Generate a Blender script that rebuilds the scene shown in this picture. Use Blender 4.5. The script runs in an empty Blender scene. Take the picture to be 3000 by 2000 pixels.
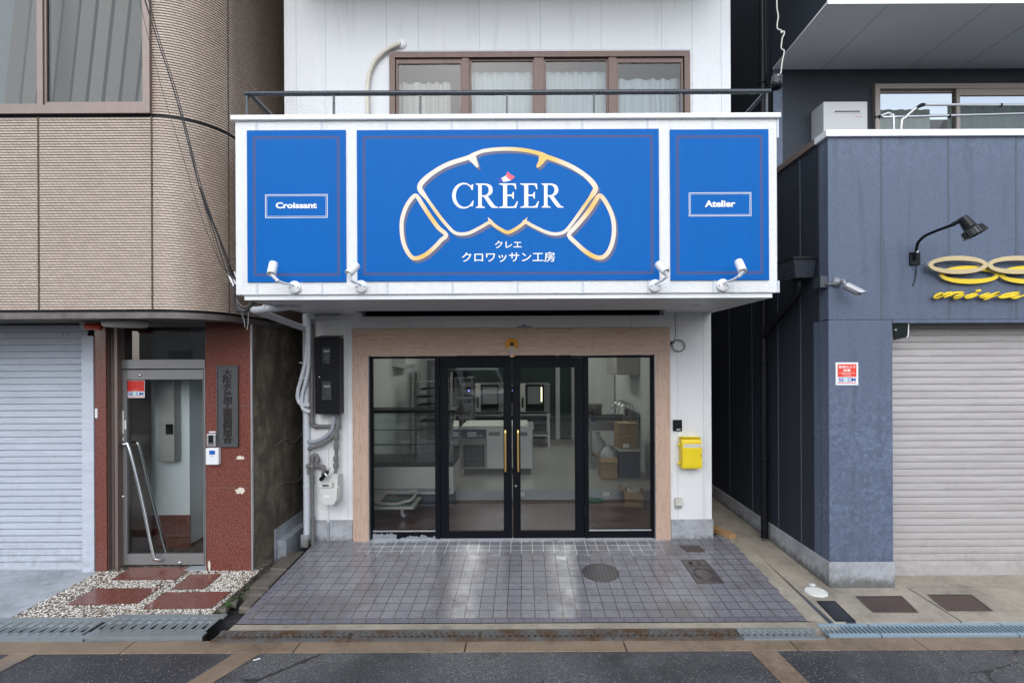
import bpy, bmesh, math, random
from mathutils import Vector, Matrix
from math import sin, cos, pi, radians
random.seed(7)
S = bpy.context.scene
COL = S.collection

# ---------------------------------------------------------------- camera
CX, CY, F, ROLL = 1535.0, 1055.0, 1505.0, 0.0047     # principal point and focal length in photo pixels
CAMY, CAMZ = -5.86, 2.04
cam_d = bpy.data.cameras.new('camera'); cam = bpy.data.objects.new('camera', cam_d); COL.objects.link(cam)
cam_d.sensor_width = 36; cam_d.lens = 36*F/3000
cam_d.shift_x = (1500-CX)/3000; cam_d.shift_y = (CY-1000)/3000
cam_d.clip_start = 0.05; cam_d.clip_end = 500
cam.matrix_world = Matrix.Translation((0, CAMY, CAMZ)) @ Matrix.Rotation(pi/2, 4, 'X') @ Matrix.Rotation(-ROLL, 4, 'Z')
S.camera = cam

# ---------------------------------------------------------------- sky, sun, exposure
SUN_EL, SUN_AZ = radians(34), radians(186)            # azimuth measured clockwise from +Y
w = bpy.data.worlds.new('World'); S.world = w; w.use_nodes = True
nt = w.node_tree; nt.nodes.clear()
sky = nt.nodes.new('ShaderNodeTexSky'); sky.sky_type = 'NISHITA'; sky.sun_disc = False
sky.sun_elevation = SUN_EL; sky.sun_rotation = SUN_AZ; sky.air_density = 1.0; sky.dust_density = 1.2; sky.ozone_density = 2.0
hs = nt.nodes.new('ShaderNodeHueSaturation'); hs.inputs['Saturation'].default_value = 0.42
bg = nt.nodes.new('ShaderNodeBackground'); bg.inputs['Strength'].default_value = 0.15
wo = nt.nodes.new('ShaderNodeOutputWorld')
nt.links.new(sky.outputs[0], hs.inputs['Color']); nt.links.new(hs.outputs[0], bg.inputs['Color']); nt.links.new(bg.outputs[0], wo.inputs['Surface'])
sd = bpy.data.lights.new('sun', 'SUN'); sd.energy = 1.25; sd.angle = radians(85); sd.color = (0.90, 0.955, 1.0)
so = bpy.data.objects.new('sun', sd); COL.objects.link(so)
dirv = Vector((sin(SUN_AZ)*cos(SUN_EL), cos(SUN_AZ)*cos(SUN_EL), sin(SUN_EL)))
so.rotation_euler = dirv.to_track_quat('Z', 'Y').to_euler(); so.location = (0, -10, 20)
S.view_settings.view_transform = 'Standard'; S.view_settings.look = 'None'
S.view_settings.exposure = 0.82; S.view_settings.gamma = 1.0
S.cycles.max_bounces = 10; S.cycles.transparent_max_bounces = 16; S.cycles.caustics_reflective = False; S.cycles.caustics_refractive = False
S.cycles.use_denoising = True

# ---------------------------------------------------------------- measuring helpers: photo pixel -> point on a real plane
def W(px, py, y):
    dx, dy = px-CX, py-CY
    dx, dy = dx-ROLL*dy, dy+ROLL*dx
    d = y-CAMY
    return Vector((dx/F*d, y, CAMZ-dy/F*d))
def G(px, py, z0, y0, s, lift=0.0):
    """point of the sloping ground z = z0 + s*(y-y0)"""
    dx, dy = px-CX, py-CY
    dx, dy = dx-ROLL*dy, dy+ROLL*dx
    # CAMZ - dy/F*d = z0 + s*(CAMY+d-y0)
    d = (CAMZ-z0-s*(CAMY-y0))/(s+dy/F)
    y = CAMY+d
    return Vector((dx/F*d, y, z0+s*(y-y0)+lift))

# ---------------------------------------------------------------- materials
class NT:
    def __init__(s, name, rough=0.6, metal=0.0, spec=0.5):
        s.m = bpy.data.materials.new(name); s.m.use_nodes = True
        s.t = s.m.node_tree; s.t.nodes.clear()
        s.out = s.t.nodes.new('ShaderNodeOutputMaterial'); s.b = s.t.nodes.new('ShaderNodeBsdfPrincipled')
        s.t.links.new(s.b.outputs[0], s.out.inputs[0])
        s.b.inputs['Roughness'].default_value = rough; s.b.inputs['Metallic'].default_value = metal
        s.b.inputs['Specular IOR Level'].default_value = spec
        s.p = s.t.nodes.new('ShaderNodeNewGeometry').outputs['Position']
        s._xyz = None
    def put(s, sock, v):
        if isinstance(v, bpy.types.NodeSocket): s.t.links.new(v, sock)
        elif isinstance(v, tuple) and len(v) == 3 and sock.type == 'RGBA': sock.default_value = (*v, 1)
        else: sock.default_value = v
    def set(s, name, v): s.put(s.b.inputs[name], v); return s
    def xyz(s, vec=None):
        if vec is None and s._xyz: return s._xyz
        n = s.t.nodes.new('ShaderNodeSeparateXYZ'); s.put(n.inputs[0], vec if vec is not None else s.p)
        r = (n.outputs[0], n.outputs[1], n.outputs[2])
        if vec is None: s._xyz = r
        return r
    def uv(s):
        return s.t.nodes.new('ShaderNodeTexCoord').outputs['UV']
    def math(s, op, a, b=0.0, c=0.0, clamp=False):
        n = s.t.nodes.new('ShaderNodeMath'); n.operation = op; n.use_clamp = clamp
        s.put(n.inputs[0], a); s.put(n.inputs[1], b); s.put(n.inputs[2], c); return n.outputs[0]
    def mix(s, f, a, b):
        n = s.t.nodes.new('ShaderNodeMix'); n.data_type = 'RGBA'
        s.put(n.inputs[0], f); s.put(n.inputs[6], a); s.put(n.inputs[7], b); return n.outputs[2]
    def scale(s, v):
        n = s.t.nodes.new('ShaderNodeVectorMath'); n.operation = 'MULTIPLY'
        s.put(n.inputs[0], s.p); n.inputs[1].default_value = v; return n.outputs[0]
    def noise(s, scale, detail=3.0, rough=0.55, vec=None, dist=0.0):
        n = s.t.nodes.new('ShaderNodeTexNoise'); s.put(n.inputs['Vector'], vec if vec is not None else s.p)
        n.inputs['Scale'].default_value = scale; n.inputs['Detail'].default_value = detail
        n.inputs['Roughness'].default_value = rough; n.inputs['Distortion'].default_value = dist
        return n.outputs[0]
    def vor(s, scale, vec=None, feature='F1', rnd=1.0):
        n = s.t.nodes.new('ShaderNodeTexVoronoi'); n.feature = feature; s.put(n.inputs['Vector'], vec if vec is not None else s.p)
        n.inputs['Scale'].default_value = scale; n.inputs['Randomness'].default_value = rnd; return n
    def ramp(s, v, a, b, lo=0.0, hi=1.0):
        n = s.t.nodes.new('ShaderNodeMapRange'); n.interpolation_type = 'SMOOTHSTEP'
        s.put(n.inputs[0], v); n.inputs[1].default_value = a; n.inputs[2].default_value = b
        n.inputs[3].default_value = lo; n.inputs[4].default_value = hi; return n.outputs[0]
    def line(s, c, pitch, off, width):
        """1 inside thin lines repeating every pitch along coordinate c"""
        f = s.math('FRACT', s.math('DIVIDE', s.math('SUBTRACT', c, off), pitch))
        d = s.math('ABSOLUTE', s.math('SUBTRACT', f, 0.5))           # 0.5 at the line
        return s.math('GREATER_THAN', d, 0.5-width/pitch/2)
    def bump(s, h, strength=0.3, dist=0.004):
        n = s.t.nodes.new('ShaderNodeBump'); n.inputs['Strength'].default_value = strength; n.inputs['Distance'].default_value = dist
        s.put(n.inputs['Height'], h); s.t.links.new(n.outputs[0], s.b.inputs['Normal']); return s
    def col(s, v): return s.set('Base Color', v)

def dim(c, k): return tuple(min(1, x*k) for x in c)
def plain(name, c, rough=0.5, metal=0.0, var=0.12, nscale=9.0, bump=0.0, bscale=200.0, spec=0.5, rvar=0.04, coat=0.0):
    m = NT(name, rough, metal, spec)
    n = m.noise(nscale, 5.0, 0.6)
    m.col(m.mix(n, dim(c, 1-var), dim(c, 1+var)))
    if rvar: m.set('Roughness', m.ramp(m.noise(nscale*2.3, 3.0), 0.3, 0.7, max(0.02, rough-rvar), min(1, rough+rvar)))
    if bump: m.bump(m.noise(bscale, 4.0), bump, 0.003)
    if coat: m.set('Coat Weight', coat); m.set('Coat Roughness', 0.1)
    return m.m
M = {}
def stucco(name, c, dirt=0.22):
    m = NT(name, 0.75)
    a = m.noise(1.3, 4.0); b = m.noise(1.0, 5.0, 0.6, vec=m.scale((9.0, 9.0, 0.8)))
    st = m.math('MULTIPLY', m.ramp(b, 0.52, 0.75), dirt)
    m.col(m.mix(st, m.mix(a, dim(c, 0.96), c), dim(c, 0.55)))
    h = m.math('ADD', m.noise(75.0, 4.0, 0.6, vec=m.scale((0.75, 1.0, 1.25))), m.math('MULTIPLY', m.noise(260.0, 2.0), 0.35))
    m.bump(h, 0.75, 0.009); return m.m
M['stucco'] = stucco('white_stucco', (0.79, 0.795, 0.80))
M['stucco_up'] = stucco('white_stucco_upper', (0.74, 0.755, 0.775), 0.3)
M['white'] = plain('white_paint', (0.80, 0.81, 0.83), 0.4, var=0.04)
M['whiteplastic'] = plain('white_plastic', (0.78, 0.79, 0.80), 0.35, var=0.04)
M['pipewhite'] = plain('white_pipe', (0.62, 0.65, 0.70), 0.4, var=0.08, nscale=5)
M['cream'] = plain('cream_wrap', (0.62, 0.58, 0.50), 0.6, var=0.12, nscale=30)
M['black'] = plain('black_paint', (0.007, 0.008, 0.011), 0.42, var=0.2, spec=0.2)
M['blackframe'] = plain('black_aluminium', (0.004, 0.005, 0.008), 0.5, var=0.2, spec=0.12)
M['steelgrey'] = plain('grey_pipe', (0.16, 0.155, 0.155), 0.55, var=0.35, nscale=40, bump=0.2)
M['greyhose'] = plain('grey_hose', (0.33, 0.35, 0.40), 0.5)
M['railblue'] = plain('dark_rail_paint', (0.035, 0.042, 0.055), 0.3, var=0.3, nscale=25, rvar=0.12)
M['brownframe'] = plain('brown_anodised', (0.105, 0.064, 0.054), 0.4, 0.2, var=0.12)
M['bronze'] = plain('bronze_anodised', (0.22, 0.17, 0.15), 0.4, 0.4, var=0.12)
M['alu'] = plain('aluminium', (0.55, 0.55, 0.56), 0.35, 0.7, var=0.08)
M['steel'] = plain('stainless_steel', (0.52, 0.51, 0.50), 0.34, 0.6, var=0.04, nscale=2, rvar=0.0)
M['steeldark'] = plain('brushed_dark_steel', (0.24, 0.235, 0.23), 0.3, 0.5, var=0.05, nscale=2, rvar=0)
M['case_glass'] = None
M['chrome'] = plain('polished_steel', (0.72, 0.72, 0.74), 0.15, 1.0, var=0.02, rvar=0)
M['gold'] = plain('brass', (0.78, 0.52, 0.18), 0.3, 0.9, var=0.02, rvar=0)
M['yellow'] = plain('yellow_paint', (0.80, 0.60, 0.015), 0.4, var=0.06)
M['signyellow'] = plain('yellow_letter', (0.82, 0.58, 0.01), 0.35, var=0.05)
M['signtan'] = plain('tan_letter', (0.56, 0.44, 0.24), 0.4, var=0.05)
M['signside'] = plain('letter_side', (0.35, 0.35, 0.33), 0.5)
M['printwhite'] = plain('print_white', (0.82, 0.82, 0.80), 0.5, var=0.02)
M['printshadow'] = plain('print_slate', (0.085, 0.095, 0.19), 0.5, var=0.05)
M['red'] = plain('print_red', (0.62, 0.03, 0.02), 0.4, var=0.04)
M['signred'] = plain('print_orange_red', (0.78, 0.06, 0.035), 0.4, var=0.04)
M['pinkred'] = plain('print_rose', (0.72, 0.07, 0.12), 0.4, var=0.04)
M['blueprint'] = plain('print_blue', (0.01, 0.10, 0.42), 0.4, var=0.04)
M['tealprint'] = plain('print_teal', (0.09, 0.62, 0.60), 0.4, var=0.04)
M['navyprint'] = plain('print_navy', (0.01, 0.03, 0.33), 0.4, var=0.04)
M['greyplastic'] = plain('grey_plastic', (0.42, 0.41, 0.39), 0.5)
M['offwhite'] = plain('offwhite_enamel', (0.62, 0.62, 0.59), 0.4, var=0.06)
M['darkhole'] = plain('dark_void', (0.004, 0.004, 0.005), 0.9, rvar=0)
M['cable'] = plain('black_cable', (0.015, 0.016, 0.02), 0.5)
M['whitecable'] = plain('white_cable', (0.6, 0.6, 0.55), 0.5)
M['greycable'] = plain('grey_cable', (0.22, 0.22, 0.22), 0.5)
M['plinth'] = None
def concrete(name, c, wet=0.0, scale=1.0):
    m = NT(name, 0.75)
    a = m.noise(2.2*scale, 6.0, 0.62); b = m.noise(14*scale, 5.0, 0.65); f = m.noise(110.0, 3.0, 0.8)
    v = m.math('ADD', m.math('MULTIPLY', a, 0.55), m.math('ADD', m.math('MULTIPLY', b, 0.3), m.math('MULTIPLY', f, 0.32)))
    m.col(m.mix(m.ramp(v, 0.36, 0.72), dim(c, 0.5), dim(c, 1.25)))
    z = m.xyz()[2]; gr = m.math('MULTIPLY', m.ramp(m.math('ADD', z, m.math('MULTIPLY', m.math('SUBTRACT', b, 0.5), 0.16)), 0.06, -0.05), 0.75 if name == 'concrete_plinth' else 0.0)
    m.col(m.mix(gr, m.b.inputs['Base Color'].links[0].from_socket, (0.06, 0.055, 0.045)))
    if wet: m.set('Roughness', m.ramp(a, 0.35, 0.65, 0.75-wet, 0.8-wet*0.5))
    m.bump(m.math('ADD', f, m.math('MULTIPLY', b, 0.6)), 0.35, 0.004); return m.m
M['concrete'] = concrete('concrete_plinth', (0.36, 0.37, 0.39))
M['concrete_tan'] = concrete('tan_concrete', (0.33, 0.29, 0.235), 0.3)
M['concrete_grey'] = concrete('grey_concrete', (0.33, 0.35, 0.38), 0.3)
M['concrete_brown'] = concrete('brown_wet_concrete', (0.225, 0.165, 0.115), 0.45, 2.0)
M['oldconcrete'] = concrete('old_block', (0.15, 0.13, 0.11), 0.35, 4.0)
M['alleywall'] = None
m = NT('stained_wall', 0.8); a = m.noise(1.0, 6.0, 0.65, vec=m.scale((3.0, 3.0, 0.9)), dist=0.6); b = m.noise(6.0, 6.0, 0.7)
m.col(m.mix(m.ramp(a, 0.35, 0.65), (0.075, 0.058, 0.042), m.mix(m.ramp(b, 0.35, 0.65), (0.24, 0.20, 0.15), (0.10, 0.085, 0.065)))); m.bump(b, 0.4, 0.01); M['alleywall'] = m.m
m = NT('asphalt', 0.6); a = m.noise(1.1, 5.0); v = m.vor(105.0); g = m.noise(120.0, 3.0, 0.75)
spk = m.math('MULTIPLY', m.math('LESS_THAN', v.outputs['Distance'], 0.36), m.math('GREATER_THAN', m.xyz(v.outputs['Color'])[0], 0.88))
base = m.mix(m.ramp(g, 0.3, 0.7), (0.042, 0.043, 0.048), (0.23, 0.233, 0.24)); base = m.mix(m.math('MULTIPLY', m.xyz(v.outputs['Color'])[1], 0.5), base, (0.07, 0.072, 0.077))
m.col(m.mix(m.math('MULTIPLY', spk, 0.75), m.mix(m.ramp(a, 0.35, 0.7), base, dim((0.05, 0.05, 0.055), 0.85)), (0.50, 0.49, 0.47)))
m.set('Roughness', m.ramp(a, 0.35, 0.65, 0.2, 0.45)); m.bump(m.math('ADD', v.outputs['Distance'], g), 0.8, 0.007); 
cr = m.vor(0.9, vec=None, feature='DISTANCE_TO_EDGE'); dn = m.noise(5.0, 5.0, 0.7)
ck = m.math('MULTIPLY', m.math('LESS_THAN', m.math('ADD', cr.outputs['Distance'], m.math('MULTIPLY', m.math('SUBTRACT', dn, 0.5), 0.10)), 0.0035), m.ramp(m.noise(0.8, 2.0), 0.48, 0.55))
old = m.b.inputs['Base Color'].links[0].from_socket
pt = m.ramp(m.noise(0.55, 5.0, 0.6, dist=0.8), 0.5, 0.56)
m.col(m.mix(m.math('MULTIPLY', ck, 0.8), m.mix(m.math('MULTIPLY', pt, 0.4), old, (0.022, 0.023, 0.026)), (0.012, 0.012, 0.013))); M['asphalt'] = m.m
# navy siding: chalky weathered paint over a fine stipple
def navy(name, c, chalk=True):
    m = NT(name, 0.62)
    x, y, z = m.xyz()
    st = m.noise(95.0, 3.0, 0.7); lg = m.noise(1.2, 5.0, 0.6); run = m.noise(1.0, 5.0, 0.6, vec=m.scale((11.0, 11.0, 0.9)))
    cc = m.mix(st, dim(c, 0.4), dim(c, 1.6)); cc = m.mix(m.math('MULTIPLY', m.ramp(run, 0.5, 0.72), 0.45), cc, dim(c, 0.55))
    if chalk:
        k = m.noise(24.0, 6.0, 0.78, dist=0.2); zone = m.math('MULTIPLY', m.ramp(lg, 0.32, 0.6), m.ramp(z, 2.2, 1.2))
        zone = m.math('MAXIMUM', zone, m.math('MULTIPLY', m.ramp(z, 3.6, 4.15), 0.5))
        cc = m.mix(m.math('MULTIPLY', m.math('MULTIPLY', m.ramp(k, 0.46, 0.58), zone), 0.6), cc, (0.17, 0.215, 0.31))
    m.col(cc); m.bump(m.math('ADD', st, m.math('MULTIPLY', m.noise(60.0, 3.0), 0.5)), 0.55, 0.006); return m.m
M['navy'] = navy('navy_siding', (0.094, 0.12, 0.18))
M['navyshade'] = navy('navy_siding_shade', (0.019, 0.025, 0.038), False)  # darker copy of the navy siding; alley shade put into its colour
M['seal'] = plain('sealant_joint', (0.085, 0.10, 0.13), 0.7)
M['sealwhite'] = plain('white_sealant', (0.55, 0.58, 0.62), 0.7)
# red granite
m = NT('red_granite', 0.22); v = m.vor(150.0); n = m.noise(70.0, 4.0, 0.75); a = m.noise(2.0, 3.0)
c = m.mix(m.ramp(n, 0.38, 0.62), (0.125, 0.036, 0.027), (0.25, 0.088, 0.066)); c = m.mix(m.math('MULTIPLY', m.math('GREATER_THAN', m.xyz(v.outputs['Color'])[0], 0.8), 0.5), c, (0.05, 0.02, 0.018))
m.col(c); m.set('Roughness', m.ramp(a, 0.35, 0.65, 0.10, 0.22)); M['granite'] = m.m
# mosaic tile of the left building
m = NT('tan_mosaic_tile', 0.32); u = m.xyz(m.uv()); n = m.noise(1.0, 4.0, 0.6, vec=m.scale((2, 2, 0.7)))
row = m.math('FLOOR', m.math('DIVIDE', u[1], 0.0229)); wn = m.t.nodes.new('ShaderNodeTexWhiteNoise'); wn.noise_dimensions = '2D'
cx = m.t.nodes.new('ShaderNodeCombineXYZ'); uu = m.math('ADD', m.math('DIVIDE', u[0], 0.045), m.math('MULTIPLY', row, 0.37)); m.put(cx.inputs[0], m.math('FLOOR', uu)); m.put(cx.inputs[1], row); m.put(wn.inputs[0], cx.outputs[0])
c = m.mix(wn.outputs[0], (0.365, 0.285, 0.23), (0.44, 0.345, 0.28)); c = m.mix(m.math('MULTIPLY', m.ramp(n, 0.45, 0.75), 0.4), c, (0.28, 0.2, 0.14))
fj = m.math('ABSOLUTE', m.math('SUBTRACT', m.math('FRACT', uu), 0.5)); c = m.mix(m.math('MULTIPLY', m.math('GREATER_THAN', fj, 0.45), 0.65), c, (0.10, 0.075, 0.055)); m.col(c); M['mosaic'] = m.m
M['groove'] = plain('tile_grout', (0.075, 0.055, 0.042), 0.8)
# paving tile
TS = 0.118
m = NT('wet_paving_tile', 0.35); x, y, z = m.xyz()
lx = m.line(x, TS, -0.035, 0.007); ly = m.line(y, TS, -0.055, 0.0078); g = m.math('MAXIMUM', lx, ly)
big = m.noise(1.7, 5.0, 0.6); fine = m.noise(130.0, 3.0, 0.8); mid = m.noise(11.0, 5.0, 0.65)
wn = m.t.nodes.new('ShaderNodeTexWhiteNoise'); wn.noise_dimensions = '2D'; cx = m.t.nodes.new('ShaderNodeCombineXYZ')
m.put(cx.inputs[0], m.math('FLOOR', m.math('DIVIDE', m.math('ADD', x, 0.035), TS))); m.put(cx.inputs[1], m.math('FLOOR', m.math('DIVIDE', m.math('ADD', y, 0.055), TS))); m.put(wn.inputs[0], cx.outputs[0])
c = m.mix(m.ramp(fine, 0.3, 0.7), (0.125, 0.123, 0.137), (0.335, 0.33, 0.36)); c = m.mix(m.math('MULTIPLY', wn.outputs[0], 0.42), c, (0.15, 0.15, 0.175)); c = m.mix(m.math('MULTIPLY', m.ramp(big, 0.48, 0.66), 0.6), c, (0.125, 0.115, 0.115))
c = m.mix(m.math('MULTIPLY', m.ramp(mid, 0.54, 0.72), 0.6), c, (0.15, 0.13, 0.12))
nearx = m.math('MULTIPLY', m.ramp(x, -2.1, -1.6), m.ramp(x, 1.75, 1.3))
lim = m.math('ADD', y, m.math('MULTIPLY', m.math('SUBTRACT', m.noise(2.1, 4.0, 0.7), 0.5), 0.9))
lim = m.math('ADD', lim, m.math('MULTIPLY', m.math('SUBTRACT', m.noise(23.0, 3.0, 0.7), 0.5), 0.25))
fresh = m.math('MULTIPLY', nearx, m.ramp(lim, -0.42, -0.3))
c = m.mix(g, c, m.mix(fresh, (0.070, 0.058, 0.048), (0.62, 0.64, 0.66)))
smear = m.math('MULTIPLY', nearx, m.ramp(m.math('ADD', y, m.math('MULTIPLY', m.math('SUBTRACT', m.noise(7.0, 6.0, 0.75), 0.5), 0.24)), -0.09, -0.01))
c = m.mix(m.math('MULTIPLY', smear, 0.8), c, (0.58, 0.60, 0.64)); m.col(c)
m.set('Roughness', m.ramp(m.noise(3.3, 4.0, 0.6), 0.35, 0.66, 0.08, 0.30))
m.bump(m.math('ADD', m.math('MULTIPLY', m.math('SUBTRACT', 1.0, g), 1.0), m.math('MULTIPLY', m.noise(30.0, 5.0, 0.7), 0.55)), 0.55, 0.003); M['paving'] = m.m
m = NT('ribbed_paving_tile', 0.38); x, y, z = m.xyz(); fine = m.noise(330.0, 2.0, 0.7); u = m.xyz(m.uv())
r = m.line(u[0], 0.0155, 0.0, 0.005); j = m.line(u[1], TS, 0.0, 0.0065)
c = m.mix(fine, (0.13, 0.13, 0.16), (0.27, 0.27, 0.32)); c = m.mix(m.math('MAXIMUM', m.math('MULTIPLY', r, 0.8), j), c, (0.06, 0.05, 0.042)); m.col(c); m.bump(m.math('SUBTRACT', 1.0, r), 0.6, 0.003); M['ribtile'] = m.m
# washed pebbles
m = NT('washed_pebbles', 0.42); v = m.vor(46.0, vec=m.scale((0.85, 1.0, 1.0))); e = m.vor(46.0, vec=m.scale((0.85, 1.0, 1.0)), feature='DISTANCE_TO_EDGE')
rc = m.xyz(v.outputs['Color']); patch = m.noise(2.6, 4.0, 0.6)
sel = m.math('ADD', rc[0], m.math('MULTIPLY', m.math('SUBTRACT', patch, 0.5), 0.9))
c = m.mix(m.ramp(sel, 0.10, 0.5), (0.07, 0.055, 0.042), m.mix(m.ramp(rc[1], 0.0, 0.42), (0.16, 0.13, 0.10), (0.30, 0.27, 0.23)))
c = m.mix(m.ramp(e.outputs['Distance'], 0.10, 0.03), c, (0.045, 0.036, 0.028)); m.col(c)
m.bump(m.ramp(e.outputs['Distance'], 0.0, 0.3), 0.7, 0.008); M['pebble'] = m.m
# plywood
def wood(name, horiz):
    m = NT(name, 0.55); s = (1.2, 6.0, 11.0) if horiz else (11.0, 6.0, 1.2)
    v = m.scale(s); g = m.noise(1.0, 5.0, 0.6, vec=v, dist=1.6); h = m.noise(1.0, 3.0, 0.6, vec=m.scale(tuple(k*9 if k > 2 else k for k in s)))
    wv = m.math('FRACT', m.math('MULTIPLY', g, 7.0)); ln = m.ramp(wv, 0.0, 0.35)
    c = m.mix(h, (0.43, 0.29, 0.22), (0.60, 0.43, 0.34)); c = m.mix(m.math('MULTIPLY', m.math('SUBTRACT', 1.0, ln), 0.6), c, (0.33, 0.185, 0.12)); m.col(c); m.bump(h, 0.1, 0.001); return m.m
M['wood_h'] = wood('plywood_across', True); M['wood_v'] = wood('plywood_upright', False)
m = NT('timber', 0.6); x, y, z = m.xyz(); r = m.line(x, 0.011, 0.0, 0.003); m.col(m.mix(r, (0.50, 0.30, 0.14), (0.25, 0.12, 0.05))); M['timber'] = m.m
# galvanised steel gratings
m = NT('galvanised_steel', 0.42, 0.35); a = m.noise(5.0, 5.0, 0.65); b = m.noise(60.0, 3.0)
m.col(m.mix(a, m.mix(b, (0.27, 0.315, 0.345), (0.41, 0.46, 0.49)), (0.22, 0.23, 0.225))); m.set('Roughness', m.ramp(b, 0.3, 0.7, 0.3, 0.6)); M['galv'] = m.m
m = NT('bright_galvanised_steel', 0.45, 0.3); b = m.noise(60.0, 3.0); m.col(m.mix(b, (0.28, 0.38, 0.46), (0.42, 0.53, 0.60))); M['galvblue'] = m.m
m = NT('rusty_steel', 0.55, 0.3); a = m.noise(4.0, 6.0, 0.7); b = m.noise(40.0, 4.0); m.col(m.mix(m.ramp(a, 0.42, 0.62), m.mix(b, (0.10, 0.10, 0.10), (0.19, 0.19, 0.185)), m.mix(b, (0.08, 0.05, 0.032), (0.15, 0.085, 0.045)))); M['rustgrate'] = m.m
def iron(name, c1, c2, pitch):
    m = NT(name, 0.3, 0.3); x, y, z = m.xyz(); a = m.noise(9.0, 5.0, 0.7)
    g = m.math('MAXIMUM', m.line(x, pitch, 0.0, pitch*0.35), m.line(y, pitch, 0.0, pitch*0.35))
    m.col(m.mix(m.math('MULTIPLY', g, 0.65), m.mix(a, c1, c2), dim(c1, 0.4))); m.bump(m.math('SUBTRACT', 1.0, g), 0.6, 0.004); return m.m
M['iron_brown'] = iron('brown_cast_iron', (0.075, 0.045, 0.036), (0.14, 0.088, 0.066), 0.034)
M['iron_grey'] = iron('grey_cast_iron', (0.10, 0.088, 0.09), (0.20, 0.18, 0.185), 0.036)
M['iron_black'] = iron('black_cast_iron', (0.03, 0.033, 0.042), (0.06, 0.065, 0.08), 0.022)
M['iron_plain'] = plain('wet_cast_iron', (0.115, 0.10, 0.10), 0.33, 0.4, var=0.35, nscale=18, bump=0.3)
# glass
def glass(name, tint, ior=1.5, rough=0.0):
    m = bpy.data.materials.new(name); m.use_nodes = True; t = m.node_tree; t.nodes.clear()
    o = t.nodes.new('ShaderNodeOutputMaterial'); mx = t.nodes.new('ShaderNodeMixShader'); tr = t.nodes.new('ShaderNodeBsdfTransparent'); gl = t.nodes.new('ShaderNodeBsdfGlossy'); fr = t.nodes.new('ShaderNodeFresnel')
    fr.inputs[0].default_value = ior; tr.inputs[0].default_value = (*tint, 1); gl.inputs['Roughness'].default_value = rough; gl.inputs['Color'].default_value = (1, 1, 1, 1)
    t.links.new(fr.outputs[0], mx.inputs[0]); t.links.new(tr.outputs[0], mx.inputs[1]); t.links.new(gl.outputs[0], mx.inputs[2]); t.links.new(mx.outputs[0], o.inputs[0]); return m
M['glass'] = glass('shop_glass', (0.84, 0.88, 0.875), 1.75)
M['glass_clear'] = glass('clear_glass', (0.88, 0.92, 0.91), 1.5)
M['case_glass'] = glass('display_glass', (0.72, 0.82, 0.80), 1.9)
M['glass_sky'] = glass('window_glass', (0.78, 0.83, 0.85), 1.55)
M['glass_left'] = glass('left_window_glass', (0.72, 0.74, 0.75), 1.5)
M['glass_dark'] = glass('tinted_glass', (0.30, 0.32, 0.33), 1.8)
def emit(name, c, k):
    m = NT(name, 0.5); m.col(c); m.set('Emission Color', (*c, 1)); m.set('Emission Strength', k); return m.m
M['lamp'] = emit('lamp_panel', (1.0, 0.98, 0.92), 6.5)
M['ovenlamp'] = emit('oven_lamp', (1.0, 0.85, 0.5), 3.0)
M['screen'] = emit('blue_display', (0.25, 0.3, 1.0), 1.2)
# blue sign panel: printed border lines measured in metres from the panel edge (uv = metres, extra attribute free)
def signmat(name, wd, ht):
    m = NT(name, 0.5, 0, 0.12); u = m.xyz(m.uv())
    d = m.math('MINIMUM', m.math('MINIMUM', u[0], m.math('SUBTRACT', wd, u[0])), m.math('MINIMUM', u[1], m.math('SUBTRACT', ht, u[1])))
    n = m.math('ADD', m.math('MULTIPLY', m.noise(140.0, 2.0), 0.5), m.math('MULTIPLY', m.noise(1.0, 4.0, 0.6, vec=m.scale((14.0, 1.0, 0.7))), 0.5)); base = m.mix(n, (0.0, 0.092, 0.36), (0.0, 0.13, 0.46))
    thin = m.math('MULTIPLY', m.math('GREATER_THAN', d, 0.0225), m.math('LESS_THAN', d, 0.0262))
    band = m.math('MULTIPLY', m.math('GREATER_THAN', d, 0.050), m.ramp(d, 0.066, 0.082, 1.0, 0.0))
    c = m.mix(m.math('MULTIPLY', thin, 0.55), base, (0.01, 0.05, 0.30)); c = m.mix(m.math('MULTIPLY', band, 0.95), c, (0.065, 0.09, 0.22)); m.col(c); m.bump(n, 0.1, 0.001); return m.m
# curtains
M['curtain'] = plain('sheer_curtain', (0.52, 0.58, 0.60), 0.9, var=0.08, nscale=3)
M['drape'] = plain('cream_drape', (0.56, 0.56, 0.50), 0.9, var=0.06, nscale=3)
M['blind'] = plain('tan_blind', (0.30, 0.275, 0.235), 0.8, var=0.08)
M['bluecurtain'] = plain('grey_green_curtain', (0.30, 0.34, 0.33), 0.9, var=0.1)
# interior
M['inwall'] = plain('interior_white', (0.74, 0.77, 0.76), 0.6, var=0.02)
M['infloor'] = plain('interior_floor', (0.36, 0.36, 0.32), 0.35, var=0.06, nscale=2, rvar=0)
M['riser'] = plain('pale_riser', (0.42, 0.45, 0.48), 0.5)
m = NT('brown_floor_tile', 0.3); x, y, z = m.xyz(); g = m.math('MAXIMUM', m.line(x, 0.2, 0.02, 0.006), m.line(y, 0.2, 0.0, 0.006)); n = m.noise(14.0, 4.0)
m.col(m.mix(g, m.mix(n, (0.13, 0.055, 0.045), (0.18, 0.085, 0.07)), (0.06, 0.035, 0.03))); M['browntile'] = m.m
M['darkgreen'] = plain('dark_green_wall', (0.03, 0.055, 0.048), 0.6)
M['card'] = plain('cardboard', (0.36, 0.24, 0.13), 0.8, var=0.12)
M['bluebin'] = plain('navy_bin', (0.035, 0.05, 0.085), 0.5)
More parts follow.
